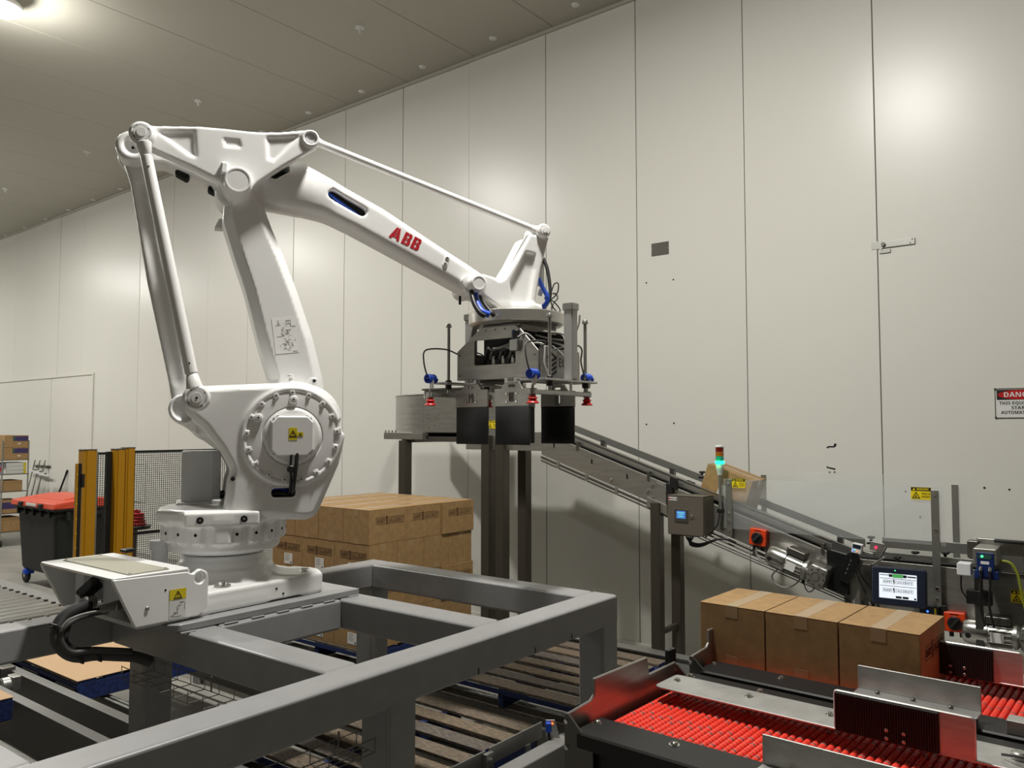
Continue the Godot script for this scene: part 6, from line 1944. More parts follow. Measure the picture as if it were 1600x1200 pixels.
	part("cap", lathed([[0, 0.476], [0.032, 0.476], [0.032, 0.486], [0.028, 0.491], [0, 0.491]], 20), m.robot_grey, t)
	var gl := OmniLight3D.new()
	gl.name = "signal_light"
	gl.position = t.position + Vector3(-0.06, 0.357, 0.0)
	gl.light_color = Color(0.1, 1.0, 0.5)
	gl.light_energy = 0.006
	gl.light_size = 0.03
	gl.omni_range = 4.0
	gl.omni_attenuation = 2.0
	gl.shadow_enabled = true
	add_child(gl)
	# clear guard with its uprights
	var g := thing("clear_guard", "tall clear plastic guard sheets on steel uprights around the lower conveyor", "guard")
	part("far_sheet", beam(Vector3(6.56, 1.32, -2.46), Vector3(6.566, 1.845, -0.90), 0.0), m.clear, g)
	part("near_sheet", beam(Vector3(5.955, 1.42, -2.53), Vector3(5.961, 1.80, -1.0), 0.0), m.clear, g)
	for q in [[6.545, -2.43, 1.40, 1.805], [6.545, -1.03, 1.15, 1.787]]:
		part("upright", beam(Vector3(q[0] - 0.006, q[2], q[1] - 0.022), Vector3(q[0] + 0.006, q[3], q[1] + 0.022), 0.002), m.zinc, g)
	for q in [[5.945, -2.48, 1.36, 1.797], [5.945, -1.055, 1.02, 1.782]]:
		var up := part("upright", beam(Vector3(q[0] - 0.008, q[2], q[1] - 0.024), Vector3(q[0] + 0.004, q[3], q[1] + 0.024), 0.002), m.zinc, g)
		for y in [q[3] - 0.03, q[3] - 0.26, q[2] + 0.05, q[2] + 0.12]:
			part("bolt", rod(Vector3(q[0] - 0.007, y, q[1]), Vector3(q[0] - 0.016, y, q[1]), 0.011, 10), m.chrome, up)
	pinch_sign("pinch_point_sign", "yellow warning pinch point sign beside the signal tower, in front of the carton", facing(Vector3(5.940, 1.771, -2.400), Vector3(-1, 0, 0)), 0.105)
	pinch_sign("pinch_point_sign", "yellow warning pinch point sign stuck on the clear guard near its upright", facing(Vector3(5.950, 1.756, -1.138), Vector3(-1, 0, 0)), 0.125)
	pinch_sign("pinch_point_sign", "yellow warning pinch point sign at the right picture edge above the lower motor", facing(Vector3(5.985, 1.136, -0.586), Vector3(-1, 0, 0)), 0.12)
	pinch_sign("pinch_point_sign", "yellow warning pinch point sign half hidden behind the left of the touch screen", facing(Vector3(5.990, 1.112, -1.489), Vector3(-1, 0, 0)), 0.11)
	pinch_sign("pinch_point_sign", "yellow warning sign glimpsed between the gripper pads on the upper conveyor", facing(Vector3(5.990, 2.225, -4.857), Vector3(-1, 0, 0)), 0.12)
	isolator("orange isolator switch with black dial on the inclined conveyor's side plate", Vector3(5.995, 1.375, -2.253), -0.1)
	isolator("orange isolator switch with black dial low on the flat conveyor section", Vector3(5.990, 0.939, -0.954), 0.03)
	var sl := atan(SLOPE)
	motor("shiny gear motor slung at a slope under the inclined conveyor plate", Transform3D(Basis(Vector3(0, -sin(sl), cos(sl)), Vector3(0, cos(sl), sin(sl)), Vector3(-1, 0, 0)), Vector3(5.890, 1.207, -1.976)).scaled_local(Vector3.ONE * 1.2))
	motor("silver finned gear motor lying level under the flat conveyor section", Transform3D(Basis(Vector3(0, 0, 1), Vector3(0, 1, 0), Vector3(-1, 0, 0)), Vector3(5.850, 0.912, -0.704)).scaled_local(Vector3.ONE * 1.2))
	var mc := thing("motor_cables", "thin grey cables looping below the sloping gear motor", "cable")
	part("cable", tube([Vector3(5.900, 1.156, -2.101), Vector3(5.900, 1.105, -2.140), Vector3(5.900, 1.052, -2.113), Vector3(5.900, 1.033, -2.038), Vector3(5.900, 1.069, -1.968), Vector3(5.900, 1.129, -1.926), Vector3(5.900, 1.194, -1.952), Vector3(5.880, 1.256, -1.953)], 0.006, 8), m.grey_cable, mc)
	part("cable", tube([Vector3(5.930, 1.300, -2.264), Vector3(5.930, 1.239, -2.260), Vector3(5.930, 1.205, -2.217), Vector3(5.920, 1.203, -2.155)], 0.008, 8), m.grey_cable, mc)
	part("cable", tube([Vector3(5.920, 1.177, -2.094), Vector3(5.920, 1.143, -2.061), Vector3(5.920, 1.151, -1.987)], 0.006, 8), m.grey_hose, mc)
	part("black_cable", tube([Vector3(5.900, 1.139, -1.912), Vector3(5.900, 1.076, -1.908), Vector3(5.900, 1.025, -1.882), Vector3(5.900, 1.038, -1.846), Vector3(5.900, 1.095, -1.827), Vector3(5.900, 1.157, -1.839)], 0.004, 8), m.black, mc)
	part("plug", rod(Vector3(5.900, 1.130, -1.916), Vector3(5.900, 1.076, -1.913), 0.011, 10), m.black, mc)
	# knobs on the guide rails
	knob("clamp_knob", "black star knob on the inclined guide rail left of the riding carton", Vector3(6.440, 1.775, -2.924), "black star knobs")
	knob("clamp_knob", "black star knob on the guide rail just above the small red sensor", Vector3(6.400, 1.341, -1.570), "black star knobs")
	knob("clamp_knob", "black star knob above the right part of the touch screen", Vector3(6.400, 1.257, -1.273), "black star knobs")
	knob("clamp_knob", "black star knob on the guide right of the steel upright", Vector3(6.400, 1.272, -1.080), "black star knobs")
	knob("clamp_knob", "low black star knob just over the touch screen's top edge", Vector3(6.030, 1.265, -1.313), "black star knobs")
	# touch screen printer controller
	t = thing("printer_display", "dark blue printer touch screen showing two framed brand words, behind the cartons", "touch screen", Vector3.ZERO)
	t.transform = Transform3D(Basis(Vector3(0.10, 0, 0.995), Vector3(0.12, 0.993, -0.012).normalized(), Vector3(-0.985, 0.12, 0.1).normalized()).orthonormalized(), Vector3(5.720, 1.162, -1.240))
	part("case", plate(rrect(0.325, 0.245, 0.02), -0.05, 0.012, 0.01), m.navy, t)
	part("back_case", plate(rrect(0.30, 0.225, 0.02), -0.085, -0.045, 0.008), m.black, t)
	var s := part("screen", plate(rrect(0.222, 0.158, 0.003, Vector2(-0.005, 0.002)), 0.011, 0.0135), m.screen, t)
	for q in [[0.072, 0.218, 0.004], [0.051, 0.218, 0.003], [0.004, 0.218, 0.003]]:
		part("screen_line", plate(rrect(q[1] * 0.98, q[2], 0.001, Vector2(-0.005, q[0] - 0.002)), 0.0132, 0.0139), m.screen_dark, s)
	part("green_button", plate(rrect(0.062, 0.024, 0.003, Vector2(-0.005, 0.068)), 0.0132, 0.0143), m.screen_green, s)
	for q in [[-0.047, 0.068, 0.02, 0.018], [0.037, 0.068, 0.02, 0.018], [0.0, -0.066, 0.035, 0.014], [0.04, -0.066, 0.035, 0.014], [-0.08, 0.07, 0.05, 0.004], [0.078, 0.066, 0.05, 0.005], [0.096, -0.068, 0.012, 0.012]]:
		part("screen_button", plate(rrect(q[2], q[3], 0.002, Vector2(q[0], q[1])), 0.0132, 0.0141), m.screen_dark, s)
	for y in [0.029, -0.025]:
		brand_print(s, tf(Vector3(-0.005, y, 0.0139)), 0.18, 0.022, m.screen_dark)
	part("status_lamp", plate(circle(Vector2(-0.02, 0.102), 0.004, 10), 0.0115, 0.0135), m.led_green, t)
	part("mount_arm", rod(Vector3(0.02, 0, -0.08), Vector3(0.05, -0.02, -0.24), 0.02, 12), m.steel_dark, t)
	# print head at the right
	t = thing("print_head", "grey and blue inkjet print head on a post at the conveyor's right end", "printer", Vector3.ZERO)
	t.transform = Transform3D(Basis(Vector3(0, 0, 1), Vector3(0, 1, 0), Vector3(-1, 0, 0)), Vector3(5.720, 1.384, -0.744))
	part("body", beam(Vector3(-0.065, -0.03, -0.2), Vector3(0.065, 0.075, 0.03), 0.01), m.zinc, t)
	part("blue_front", beam(Vector3(-0.045, -0.1, 0.0), Vector3(0.05, 0.05, 0.036), 0.006), m.print_blue, t)
	part("blue_foot", beam(Vector3(-0.06, -0.115, -0.1), Vector3(0.07, -0.06, 0.03), 0.006), m.print_blue, t)
	part("indicator", plate(rrect(0.07, 0.028, 0.01, Vector2(0.0, 0.025)), 0.035, 0.038), m.led_dim, t)
	part("indicator_lamp", plate(circle(Vector2(-0.014, 0.026), 0.008, 12), 0.0375, 0.04), m.led_green, t)
	part("maker_plate", plate(rrect(0.045, 0.018, 0.002, Vector2(0.0, -0.012)), 0.035, 0.037), m.label, t)
	for x in [-0.022, 0.026]:
		part("connector", rod(Vector3(x, -0.04, 0.034), Vector3(x, -0.06, 0.055), 0.01, 10), m.chrome, t)
		part("lead", tube([Vector3(x, -0.06, 0.05), Vector3(x, -0.15, 0.05), Vector3(x - 0.01, -0.27, 0.03), Vector3(x + 0.01, -0.4, 0.02)], 0.007, 8), m.black, t)
	part("yellow_hose", tube([Vector3(0.07, 0.0, -0.03), Vector3(0.13, -0.01, -0.02), Vector3(0.165, -0.08, -0.02), Vector3(0.18, -0.18, -0.02), Vector3(0.2, -0.3, -0.03)], 0.008, 8), m.hose_yellow, t)
	part("hood", beam(Vector3(-0.13, -0.03, -0.25), Vector3(-0.06, 0.09, -0.2), 0.012), m.steel_dark, t)
	part("hood", beam(Vector3(-0.08, -0.1, -0.27), Vector3(0.18, 0.105, -0.25), 0.012), m.zinc, t)
	part("hood_edge", beam(Vector3(0.02, 0.085, -0.25), Vector3(0.24, 0.105, -0.2), 0.006), m.black, t)
	part("hood_edge", beam(Vector3(0.21, -0.04, -0.25), Vector3(0.24, 0.1, -0.2), 0.006), m.black, t)
	part("post", beam(Vector3(-0.075, -0.62, -0.1), Vector3(-0.03, -0.1, -0.06), 0.004), m.steel_dark, t)
	part("clamp_block", beam(Vector3(-0.12, -0.29, -0.11), Vector3(0.02, -0.2, -0.05), 0.006), m.black, t)
	part("small_box", beam(Vector3(-0.16, -0.11, -0.08), Vector3(-0.08, -0.03, 0.0), 0.008), m.robot_grey, t)
	part("small_lead", tube([Vector3(-0.14, -0.11, -0.03), Vector3(-0.14, -0.2, -0.03), Vector3(-0.11, -0.26, -0.05)], 0.005, 8), m.black, t)
	# photo sensor with red lamp by the belt joint
	t = thing("photo_sensor", "small photo sensor with blue leds and a red light dot at the incline's foot", "sensor", Vector3.ZERO)
	t.transform = Transform3D(Basis(Vector3(0, -0.15, 0.99), Vector3(0, 0.99, 0.15), Vector3(-1, 0, 0)), Vector3(5.800, 1.370, -1.518))
	part("body", beam(Vector3(-0.032, -0.03, -0.05), Vector3(0.032, 0.035, 0.0), 0.004), m.robot_grey, t)
	part("display", beam(Vector3(-0.026, 0.005, -0.001), Vector3(0.026, 0.03, 0.002), 0), m.navy, t)
	part("lamp", rod(Vector3(-0.018, -0.012, -0.001), Vector3(-0.018, -0.012, 0.004), 0.005, 8), m.led_blue, t)
	part("lamp", rod(Vector3(0.006, -0.016, -0.001), Vector3(0.006, -0.016, 0.004), 0.004, 8), m.led_orange, t)
	part("lamp", rod(Vector3(-0.008, -0.008, -0.001), Vector3(-0.008, -0.008, 0.004), 0.003, 8), m.led_green, t)
	part("bracket", beam(Vector3(0.03, -0.03, -0.08), Vector3(0.10, -0.01, -0.04), 0.003), m.zinc, t)
	part("red_lamp", rod(Vector3(0.1, 0.025, -0.09), Vector3(0.1, 0.025, -0.082), 0.008, 12), m.led_red, t)
	part("reflector", beam(Vector3(0.06, 0.0, -0.11), Vector3(0.15, 0.06, -0.091), 0.003), m.zinc, t)
	part("stem", rod(Vector3(0.13, -0.06, -0.06), Vector3(0.17, 0.05, -0.07), 0.006, 8), m.steel_dark, t)
	part("stem", rod(Vector3(0.1, -0.09, -0.06), Vector3(0.17, -0.02, -0.06), 0.008, 8), m.zinc, t)
	part("lead", tube([Vector3(-0.02, -0.03, -0.02), Vector3(0.0, -0.1, -0.03), Vector3(0.06, -0.2, -0.05), Vector3(0.12, -0.26, -0.08)], 0.007, 8), m.black, t)
	part("lead", tube([Vector3(-0.03, -0.03, -0.02), Vector3(-0.02, -0.1, -0.03), Vector3(0.04, -0.22, -0.05), Vector3(0.08, -0.3, -0.08)], 0.006, 8), m.black, t)
	# black guards beside the screen
	t = thing("drive_cover", "tall black drive cover with scuffed lettering at the foot of the incline", "cover", Vector3.ZERO)
	t.transform = Transform3D(Basis(Vector3(0, 0, 1), Vector3(0, 1, 0), Vector3(-1, 0, 0)), Vector3(5.930, 1.251, -1.589))
	part("cover", plate(rpoly([[-0.09, -0.12, 0.01], [-0.02, -0.14, 0.01], [0.06, 0.05, 0.01], [0.03, 0.10, 0.01], [-0.03, 0.06, 0.01]]), -0.04, 0.01, 0.006), m.black_gloss, t)
	for k in 4:
		part("scuff", box(Vector3(-0.035 + 0.012 * k, -0.07 + 0.03 * k, 0.0105), Vector3(0.006, 0.016, 0.001), 0, Vector3(0, 0, -0.4)), m.ink_grey, t)
	t = thing("power_unit", "small blue-lit power unit with yellow strip under the touch screen's right corner", "control unit", Vector3(5.930, 0.975, -1.104))
	part("case", beam(Vector3(0.0, -0.03, -0.06), Vector3(0.05, 0.045, 0.06), 0.004), m.navy, t)
	part("lamp", rod(Vector3(-0.003, 0.01, -0.01), Vector3(0.002, 0.01, -0.01), 0.007, 10), m.led_blue, t)
	part("yellow_strip", beam(Vector3(-0.002, -0.03, 0.03), Vector3(0.001, 0.035, 0.042), 0), m.yellow, t)
	part("side_case", beam(Vector3(0.0, -0.03, 0.065), Vector3(0.05, 0.06, 0.10), 0.004), m.black, t)
	t = thing("conveyor_stand", "dark steel stand with hanging cables under the foot of the incline", "stand", Vector3(5.990, 0.899, -1.506))
	part("post", beam(Vector3(-0.03, -0.95, -0.04), Vector3(0.03, 0.35, 0.04), 0.004), m.steel_dark, t)
	part("bracket", beam(Vector3(-0.035, -0.02, -0.14), Vector3(0.0, 0.06, 0.1), 0.004), m.black, t)
	for k in 5:
		part("hanging_cable", tube([Vector3(-0.05, 0.1, -0.12 + k * 0.05), Vector3(-0.06, 0.0, -0.13 + k * 0.06), Vector3(-0.06, -0.12, -0.1 + k * 0.06), Vector3(-0.03, -0.2, -0.08 + k * 0.06)], 0.007, 8), m.black if k % 2 == 0 else m.grey_cable, t)

# ------------------------------------------------------------------ fence, light curtains and the far corner

func mesh_panel(t: Node3D, x0: float, x1: float, y0: float, y1: float, z: float, mid: float) -> void:
	for f in [[Vector3(x0, y0, z - 0.015), Vector3(x0 + 0.022, y1, z + 0.015)], [Vector3(x1 - 0.022, y0, z - 0.015), Vector3(x1, y1, z + 0.015)], [Vector3(x0, y1 - 0.025, z - 0.015), Vector3(x1, y1, z + 0.015)], [Vector3(x0, y0, z - 0.015), Vector3(x1, y0 + 0.025, z + 0.015)], [Vector3(x0, mid - 0.016, z - 0.015), Vector3(x1, mid + 0.016, z + 0.015)]]:
		part("frame_bar", beam(f[0], f[1], 0.003), m.black, t)
	var b := MB.new()
	var p := 0.0225
	for k in int((x1 - x0) / p):
		b.box(tf(Vector3(x0 + k * p, (y0 + y1) * 0.5, z + 0.004)), Vector3(0.0042, y1 - y0, 0.0042), 0)
	for k in int((y1 - y0) / p):
		b.box(tf(Vector3((x0 + x1) * 0.5, y0 + k * p, z)), Vector3(x1 - x0, 0.0042, 0.0042), 0)
	part("wire_mesh", b, m.black, t).set_meta("kind", "stuff")

func build_fence() -> void:
	var g := "yellow light curtain posts"
	var labels := ["leftmost yellow light curtain post, nearest the dark bin", "middle yellow light curtain post at the narrow mesh panel's right", "right hand yellow post carrying the wide black mesh fence"]
	var xs := [[3.69, 3.815], [4.005, 4.10], [4.108, 4.20]]
	for k in 3:
		var cx: float = (xs[k][0] + xs[k][1]) / 2
		var w: float = xs[k][1] - xs[k][0]
		var h := 1.968 if k < 2 else 1.98
		var t := thing("light_curtain_post", labels[k], "post", Vector3(cx, 0, -8.2), 0, g)
		var o := PackedVector2Array([Vector2(-w / 2, -0.06), Vector2(w / 2, -0.06), Vector2(w / 2, 0.05), Vector2(w * 0.3, 0.05), Vector2(w * 0.27, 0.06), Vector2(-w * 0.27, 0.06), Vector2(-w * 0.3, 0.05), Vector2(-w / 2, 0.05)])
		part("column", plate(o, 0.012, h, 0.0, Transform3D(Basis(Vector3(1, 0, 0), Vector3(0, 0, 1), Vector3(0, -1, 0)), Vector3(0, h + 0.012, 0))), m.post_yellow, t)
		part("end_cap", beam(Vector3(-w / 2 - 0.002, h, -0.062), Vector3(w / 2 + 0.002, h + 0.012, 0.062), 0.003), m.steel_dark, t)
		part("side_groove", beam(Vector3(w / 2 - 0.001, 0.05, -0.02), Vector3(w / 2 + 0.0012, h - 0.01, 0.0), 0), m.black, t)
		part("foot_plate", beam(Vector3(-w / 2, 0, -0.12), Vector3(w / 2, 0.012, 0.12), 0.002), m.post_yellow, t)
		if k == 0:
			part("backing_channel", beam(Vector3(w / 2 + 0.002, 0.02, -0.05), Vector3(w / 2 + 0.03, h - 0.01, 0.02), 0.003), m.zinc, t)
	var s := thing("sensor_strip", "slim black sensor bar with yellow dotted edge left of the yellow posts", "sensor")
	part("bar", beam(Vector3(3.575, 0.02, -8.05), Vector3(3.61, 1.85, -8.0), 0.004), m.black, s)
	part("yellow_edge", beam(Vector3(3.562, 0.02, -8.04), Vector3(3.576, 1.85, -8.0), 0.002), m.post_yellow, s)
	for k in 12:
		part("dot", beam(Vector3(3.566, 0.2 + k * 0.14, -8.0), Vector3(3.573, 0.215 + k * 0.14, -7.997), 0), m.yellow_sign, s)
	part("wire_clip", beam(Vector3(3.60, 1.62, -8.0), Vector3(3.63, 1.75, -7.98), 0.003), m.black, s)
	part("foot", beam(Vector3(3.54, 0, -8.1), Vector3(3.64, 0.02, -7.95), 0.003), m.steel_dark, s)
	var n := thing("mesh_fence", "narrow black framed mesh panel between the yellow posts, bin seen behind", "fence", Vector3.ZERO, 0, "black mesh fence panels")
	mesh_panel(n, 3.85, 4.0, 0.06, 1.945, -8.24, 0.92)
	part("post", beam(Vector3(3.955, 0, -8.27), Vector3(4.004, 1.95, -8.22), 0.003), m.black, n)
	var f := thing("mesh_fence", "wide black framed wire mesh fence panel behind the robot's base", "fence", Vector3.ZERO, 0, "black mesh fence panels")
	mesh_panel(f, 4.205, 6.2, 0.08, 1.955, -8.2, 1.1)
	part("post", beam(Vector3(6.2, 0, -8.23), Vector3(6.25, 1.96, -8.17), 0.003), m.black, f)
	part("foot", beam(Vector3(4.205, 0, -8.22), Vector3(4.235, 0.09, -8.18), 0.003), m.black, f)
	# red hose coil on a bracket behind the mesh
	var c := thing("hose_coil", "small red hose coil resting on a dark tray behind the mesh fence", "hose")
	var coil := []
	for k in 64:
		var a := TAU * k / 16.0
		var r := 0.088 - 0.006 * (k / 16.0)
		coil.append(Vector3(4.38 + cos(a) * r, 1.16 + 0.034 * k / 16.0, -8.45 + sin(a) * r))
	part("coil", tube(coil, 0.018, 8, 1), m.red, c)
	part("nozzle", rod(Vector3(4.38, 1.16, -8.45), Vector3(4.38, 1.32, -8.45), 0.022, 12), m.red, c)
	var tr := thing("hose_tray", "dark round tray bracket holding the red hose coil behind the fence", "bracket")
	part("tray", lathed([[0, 0], [0.13, 0], [0.15, 0.03], [0.145, 0.035], [0.125, 0.008], [0, 0.008]], 24), m.black, tr, tf(Vector3(4.39, 1.115, -8.45)))
	part("rim_ring", lathed([[0.10, 0.012], [0.11, 0.012], [0.11, 0.022], [0.10, 0.022], [0.10, 0.012]], 24), m.sheet, tr, tf(Vector3(4.39, 1.115, -8.45)))
	part("post", rod(Vector3(4.39, 0, -8.5), Vector3(4.39, 1.116, -8.47), 0.02, 10), m.steel_dark, tr)
	part("foot", lathed([[0, 0], [0.15, 0], [0.15, 0.01], [0, 0.012]], 20), m.steel_dark, tr, tf(Vector3(4.39, 0, -8.5)))

func build_back_corner() -> void:
	wheelie_bin()
	rack()
	# squeegees hanging from a wall rack
	var t := thing("tool_hanger", "grey wall rail with brackets that holds three long squeegees", "rack", Vector3(7.308, 1.379, -17.920), WALL_TURN)
	part("rail", beam(Vector3(-0.42, -0.03, 0.0), Vector3(0.42, 0.03, 0.02), 0.004), m.zinc, t)
	for x in [-0.2, 0.05, 0.3]:
		part("clip", beam(Vector3(x - 0.03, -0.03, 0.02), Vector3(x + 0.03, 0.03, 0.06), 0.004), m.steel_dark, t)
	for k in 3:
		var s := thing("squeegee", "%s of three long squeegees hung side by side on the far wall" % ["left one", "middle one", "right one"][k], "squeegee", Vector3(7.308, 1.379, -17.920), WALL_TURN, "squeegees on the far wall")
		var x := -0.2 + 0.25 * k
		part("handle", rod(Vector3(x, 0.14, 0.085), Vector3(x - 0.45, -0.72, 0.085), 0.012, 8), m.zinc, s)
		part("blade", box(Vector3(x + 0.02, -0.1 - 0.03 * k, 0.1), Vector3(0.5, 0.035, 0.03), 0.006), m.robot_grey, s)
		part("blade_clamp", box(Vector3(x + 0.02, -0.08 - 0.03 * k, 0.09), Vector3(0.1, 0.05, 0.03), 0.006), m.steel_dark, s)
	t = thing("broom", "black handled broom leaning on the far wall behind the bin", "broom", Vector3(7.290, 0.919, -16.820), WALL_TURN)
	part("handle", rod(Vector3(-0.25, -0.7, 0.25), Vector3(0.1, 0.4, 0.03), 0.018, 10), m.black, t)
	part("grip", rod(Vector3(0.085, 0.35, 0.04), Vector3(0.11, 0.43, 0.024), 0.022, 10), m.bin_green, t)
	part("head", box(Vector3(-0.27, -0.78, 0.27), Vector3(0.45, 0.08, 0.07), 0.015), m.bin_green, t)
	part("bristles", box(Vector3(-0.27, -0.86, 0.27), Vector3(0.44, 0.1, 0.06), 0.01), m.rubber, t)

func wheelie_bin() -> void:
	var t := thing("wheelie_bin", "large dark green four wheeled bin with an orange red lid", "bin", Vector3(5.18, 0, -12.03))
	var b := MB.new()
	var ring := func(y: float, hx: float, hz: float) -> PackedVector3Array:
		var o := PackedVector3Array()
		for q in rrect(hx * 2, hz * 2, 0.08):
			o.append(Vector3(q.x, y, q.y))
		return o
	var rs := [[0.20, 0.29, 0.54], [0.24, 0.31, 0.56], [0.98, 0.35, 0.62], [1.0, 0.37, 0.645], [1.03, 0.37, 0.645], [1.04, 0.35, 0.63], [1.08, 0.36, 0.63]]
	for k in rs.size() - 1:
		var p: PackedVector3Array = ring.call(rs[k][0], rs[k][1], rs[k][2])
		var q: PackedVector3Array = ring.call(rs[k + 1][0], rs[k + 1][1], rs[k + 1][2])
		for i in p.size():
			var j := (i + 1) % p.size()
			var n0 := Vector3(p[i].x / 0.35, 0.05, p[i].z / 0.6).normalized()
			var fn := (p[j] - p[i]).cross(q[i] - p[i]).normalized()
			if fn.dot(n0) < 0.0:
				fn = -fn
			b.quad(p[i], p[j], q[j], q[i], fn)
	b.box(tf(Vector3(0, 0.2, 0)), Vector3(0.5, 0.02, 1.0), 0.005)
	b.box(tf(Vector3(0, 1.07, 0)), Vector3(0.6, 0.02, 1.15), 0.005)
	var body := part("body", b, m.bin_green, t)
	for z in [-0.5, -0.25, 0.0, 0.25, 0.5]:
		part("rim_rib", beam(Vector3(-0.40, 0.98, z - 0.012), Vector3(-0.35, 1.08, z + 0.012), 0.004), m.bin_green, body)
	part("rim", plate(rrect(0.8, 1.36, 0.06), 1.07, 1.11, 0.01, Transform3D(Basis(Vector3(1, 0, 0), Vector3(0, 0, 1), Vector3(0, -1, 0)), Vector3(0, 2.18, 0))), m.bin_green, body)
	part("side_handle", beam(Vector3(-0.05, 1.0, 0.66), Vector3(0.2, 1.05, 0.72), 0.01), m.bin_green, body)
	part("side_handle_arm", beam(Vector3(-0.25, 0.94, 0.63), Vector3(-0.2, 1.06, 0.72), 0.01), m.bin_green, body)
	part("side_handle_arm", beam(Vector3(0.2, 0.94, 0.63), Vector3(0.25, 1.06, 0.72), 0.01), m.bin_green, body)
	var ld := MB.new()
	var yz := Transform3D(Basis(Vector3(1, 0, 0), Vector3(0, 1, 0), Vector3(0, 0, 1)), Vector3.ZERO)
	ld.extrude(yz, rpoly([[-0.42, 1.10, 0.01], [0.42, 1.10, 0.02], [0.42, 1.2, 0.03], [0.1, 1.235, 0.1], [-0.40, 1.175, 0.02]]), -0.69, 0.69, 0.012)
	var lid := part("lid", ld, m.bin_lid, t)
	part("lid_step", plate(rpoly([[-0.2, 1.19, 0.0], [0.25, 1.22, 0.0], [0.25, 1.245, 0.015], [0.0, 1.245, 0.02], [-0.2, 1.21, 0.015]]), -0.5, 0.5, 0.01), m.bin_lid, lid)
	part("lid_badge", beam(Vector3(-0.428, 1.115, -0.15), Vector3(-0.415, 1.155, 0.15), 0.004), m.label, lid)
	for z in [-0.32, 0.32]:
		part("lid_grip", beam(Vector3(-0.45, 1.10, z - 0.05), Vector3(-0.40, 1.16, z + 0.05), 0.012), m.bin_green, lid)
	for q in [[-0.26, -0.48], [-0.26, 0.48], [0.26, -0.48], [0.26, 0.48]]:
		var w := part("wheel", lathed([[0, -0.025], [0.085, -0.025], [0.1, -0.012], [0.1, 0.012], [0.085, 0.025], [0, 0.025]], 24), m.rubber, t, Transform3D(Basis(Vector3(0, 1, 0), Vector3(-1, 0, 0), Vector3(0, 0, 1)), Vector3(q[0], 0.1, q[1])))
		part("hub", lathed([[0, -0.03], [0.03, -0.03], [0.03, 0.03], [0, 0.03]], 14), m.zinc, w)
		part("fork", beam(Vector3(q[0] + 0.03, 0.08, q[1] - 0.03), Vector3(q[0] + 0.05, 0.21, q[1] + 0.03), 0.004), m.zinc, t)
	part("brake_pedal", beam(Vector3(-0.33, 0.13, -0.44), Vector3(-0.2, 0.2, -0.36), 0.01), m.blue, t)

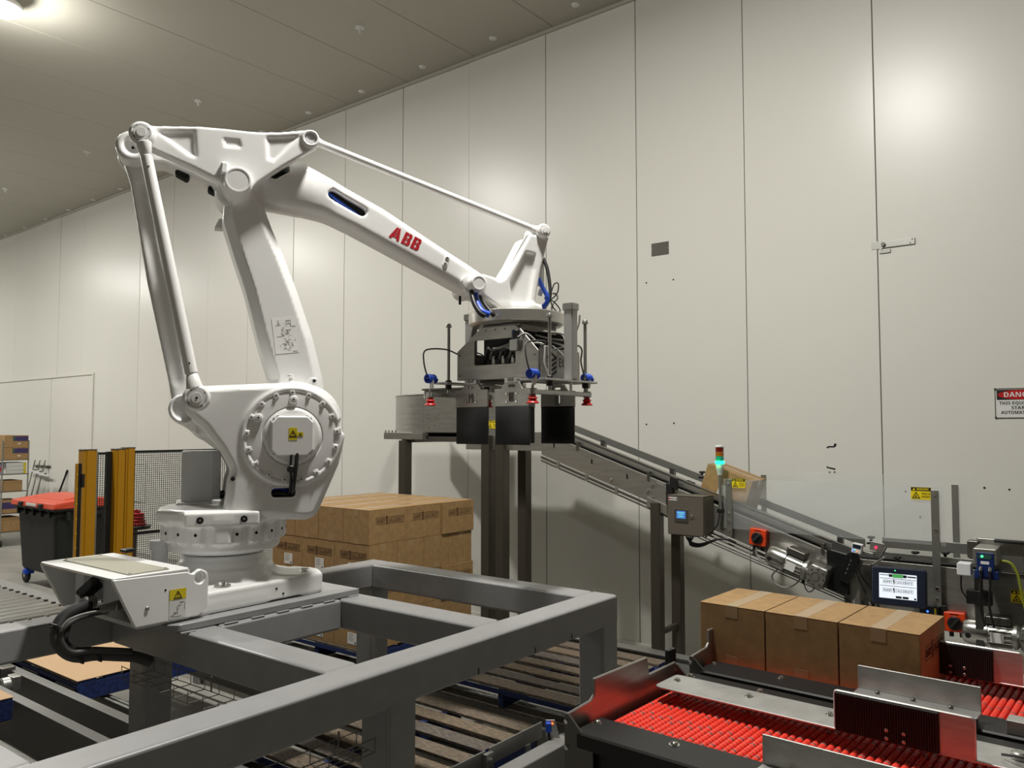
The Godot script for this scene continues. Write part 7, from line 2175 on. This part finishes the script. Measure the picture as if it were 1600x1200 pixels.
func rack() -> void:
	var t := thing("shelf_rack", "wheeled chrome wire shelf rack loaded with boxes at the left edge", "rack", Vector3(6.24, 0, -17.2))
	for q in [[-0.22, -0.7], [0.22, -0.7], [-0.22, 0.7], [0.22, 0.7]]:
		part("post", rod(Vector3(q[0], 0.12, q[1]), Vector3(q[0], 1.95, q[1]), 0.014, 10), m.zinc, t)
		part("caster", lathed([[0, -0.02], [0.06, -0.02], [0.06, 0.02], [0, 0.02]], 16), m.rubber, t, Transform3D(Basis(Vector3(0, 1, 0), Vector3(-1, 0, 0), Vector3(0, 0, 1)), Vector3(q[0], 0.06, q[1])))
	for y in [0.26, 0.60, 1.0, 1.32, 1.585]:
		var s := part("shelf", plate(rrect(0.48, 1.44, 0.02), -0.006, 0.006, 0.002, Transform3D(Basis(Vector3(1, 0, 0), Vector3(0, 0, 1), Vector3(0, -1, 0)), Vector3(0, y, 0))), m.steel_dark, t)
	var row := 0
	for e in [[1.592, 0.225, "upper"], [1.818, 0.225, "top"]]:
		for k in 2:
			var c := thing("storage_box", "brown box with a purple and green label, %s, %s end of the rack's top shelf" % [e[2], ["near", "far"][k]], "box", Vector3(6.24, e[0], -16.75 - 0.66 * k), 0, "purple labelled boxes on the rack")
			part("body", beam(Vector3(-0.2, 0, -0.28), Vector3(0.2, e[1], 0.28), 0.004), m.carton, c)
			part("purple_band", beam(Vector3(-0.06, 0.12, 0.279), Vector3(0.195, 0.21, 0.2815), 0), m.purple, c)
			part("green_patch", beam(Vector3(-0.07, 0.12, 0.279), Vector3(-0.03, 0.21, 0.282), 0), m.led_dim, c)
			part("white_mark", beam(Vector3(0.02, 0.06, 0.279), Vector3(0.07, 0.08, 0.282), 0), m.label, c)
	for k in 3:
		var c := thing("paper_pack", "white and yellow paper pack, %s of three stacked on the rack" % ["lowest", "middle", "uppermost"][k], "packet", Vector3(6.27, 1.327 + 0.07 * k, -16.75), 0, "paper packs on the rack")
		part("body", beam(Vector3(-0.17, 0, -0.22), Vector3(0.17, 0.068, 0.22), 0.004), m.label, c)
		part("yellow_end", beam(Vector3(0.12, 0.005, 0.219), Vector3(0.168, 0.063, 0.2215), 0), m.yellow_sign, c)
	var c := thing("paper_pack", "stack of mixed red and lilac packs left of the paper packs", "packet", Vector3(6.05, 1.327, -16.85))
	part("body", beam(Vector3(-0.03, 0, -0.2), Vector3(0.03, 0.2, 0.2), 0.004), m.lilac, c)
	part("red_patch", beam(Vector3(-0.02, 0.05, 0.199), Vector3(0.025, 0.12, 0.2015), 0), m.red, c)
	c = thing("storage_box", "plain brown box on the rack's middle shelf", "box", Vector3(6.22, 1.007, -16.75))
	part("body", beam(Vector3(-0.18, 0, -0.25), Vector3(0.15, 0.2, 0.25), 0.004), m.carton, c)
	part("lid_seam", beam(Vector3(-0.181, 0.16, 0.249), Vector3(0.151, 0.163, 0.251), 0), m.carton_print, c)
	c = thing("storage_box", "small purple labelled box on the rack's lowest but one shelf", "box", Vector3(6.2, 0.607, -16.75))
	part("body", beam(Vector3(-0.18, 0, -0.25), Vector3(0.15, 0.24, 0.25), 0.004), m.carton, c)
	part("purple_band", beam(Vector3(-0.16, 0.08, 0.249), Vector3(0.13, 0.2, 0.2515), 0), m.purple, c)
	c = thing("storage_box", "plain brown box on the rack's bottom shelf", "box", Vector3(6.2, 0.267, -16.75))
	part("body", beam(Vector3(-0.18, 0, -0.25), Vector3(0.16, 0.26, 0.25), 0.004), m.carton, c)
	part("lid_seam", beam(Vector3(-0.181, 0.22, 0.249), Vector3(0.161, 0.223, 0.251), 0), m.carton_print, c)

func build_small_items() -> void:
	var t := thing("photo_eye", "small blue photo eye on a bent bracket beside the grey rail", "sensor", Vector3(3.554, 0.615, -2.500))
	part("body", box(Vector3(0, 0, 0), Vector3(0.035, 0.05, 0.03), 0.005, Vector3(0, 0.7, 0)), m.blue, t)
	part("lens", box(Vector3(0.008, 0.02, 0.02), Vector3(0.016, 0.008, 0.01), 0.002, Vector3(0, 0.7, 0)), m.led_orange, t)
	part("bracket", plate(rpoly([[-0.015, -0.09, 0], [0.07, -0.09, 0.004], [0.035, 0.03, 0.004], [-0.015, 0.03, 0.004]]), -0.024, -0.02, 0.001, tf(Vector3.ZERO, Vector3(0, -0.9, 0))), m.zinc, t)
	part("lead", tube([Vector3(0, -0.025, 0), Vector3(0.0, -0.07, 0.01), Vector3(0.015, -0.13, 0.02), Vector3(0.0, -0.2, 0.03)], 0.007, 8), m.black, t)
	part("lead_loop", tube([Vector3(0.015, -0.13, 0.02), Vector3(-0.03, -0.12, 0.05), Vector3(-0.055, -0.17, 0.05), Vector3(-0.03, -0.22, 0.05), Vector3(0.0, -0.2, 0.03)], 0.003, 6), m.grey_cable, t)
	t = thing("air_cylinder", "silver air cylinder between the two grey rails at the left edge", "cylinder")
	part("barrel", rod(Vector3(2.258, 0.460, -6.103), Vector3(2.344, 0.460, -6.102), 0.045, 18), m.alu, t)
	part("head", box(Vector3(2.344, 0.460, -6.102), Vector3(0.06, 0.1, 0.1), 0.008), m.zinc, t)
	part("valve", box(Vector3(2.367, 0.480, -6.339), Vector3(0.1, 0.1, 0.16), 0.012), m.steel_dark, t)
	part("fitting", rod(Vector3(2.380, 0.500, -6.333), Vector3(2.414, 0.500, -6.314), 0.025, 12), m.chrome, t)
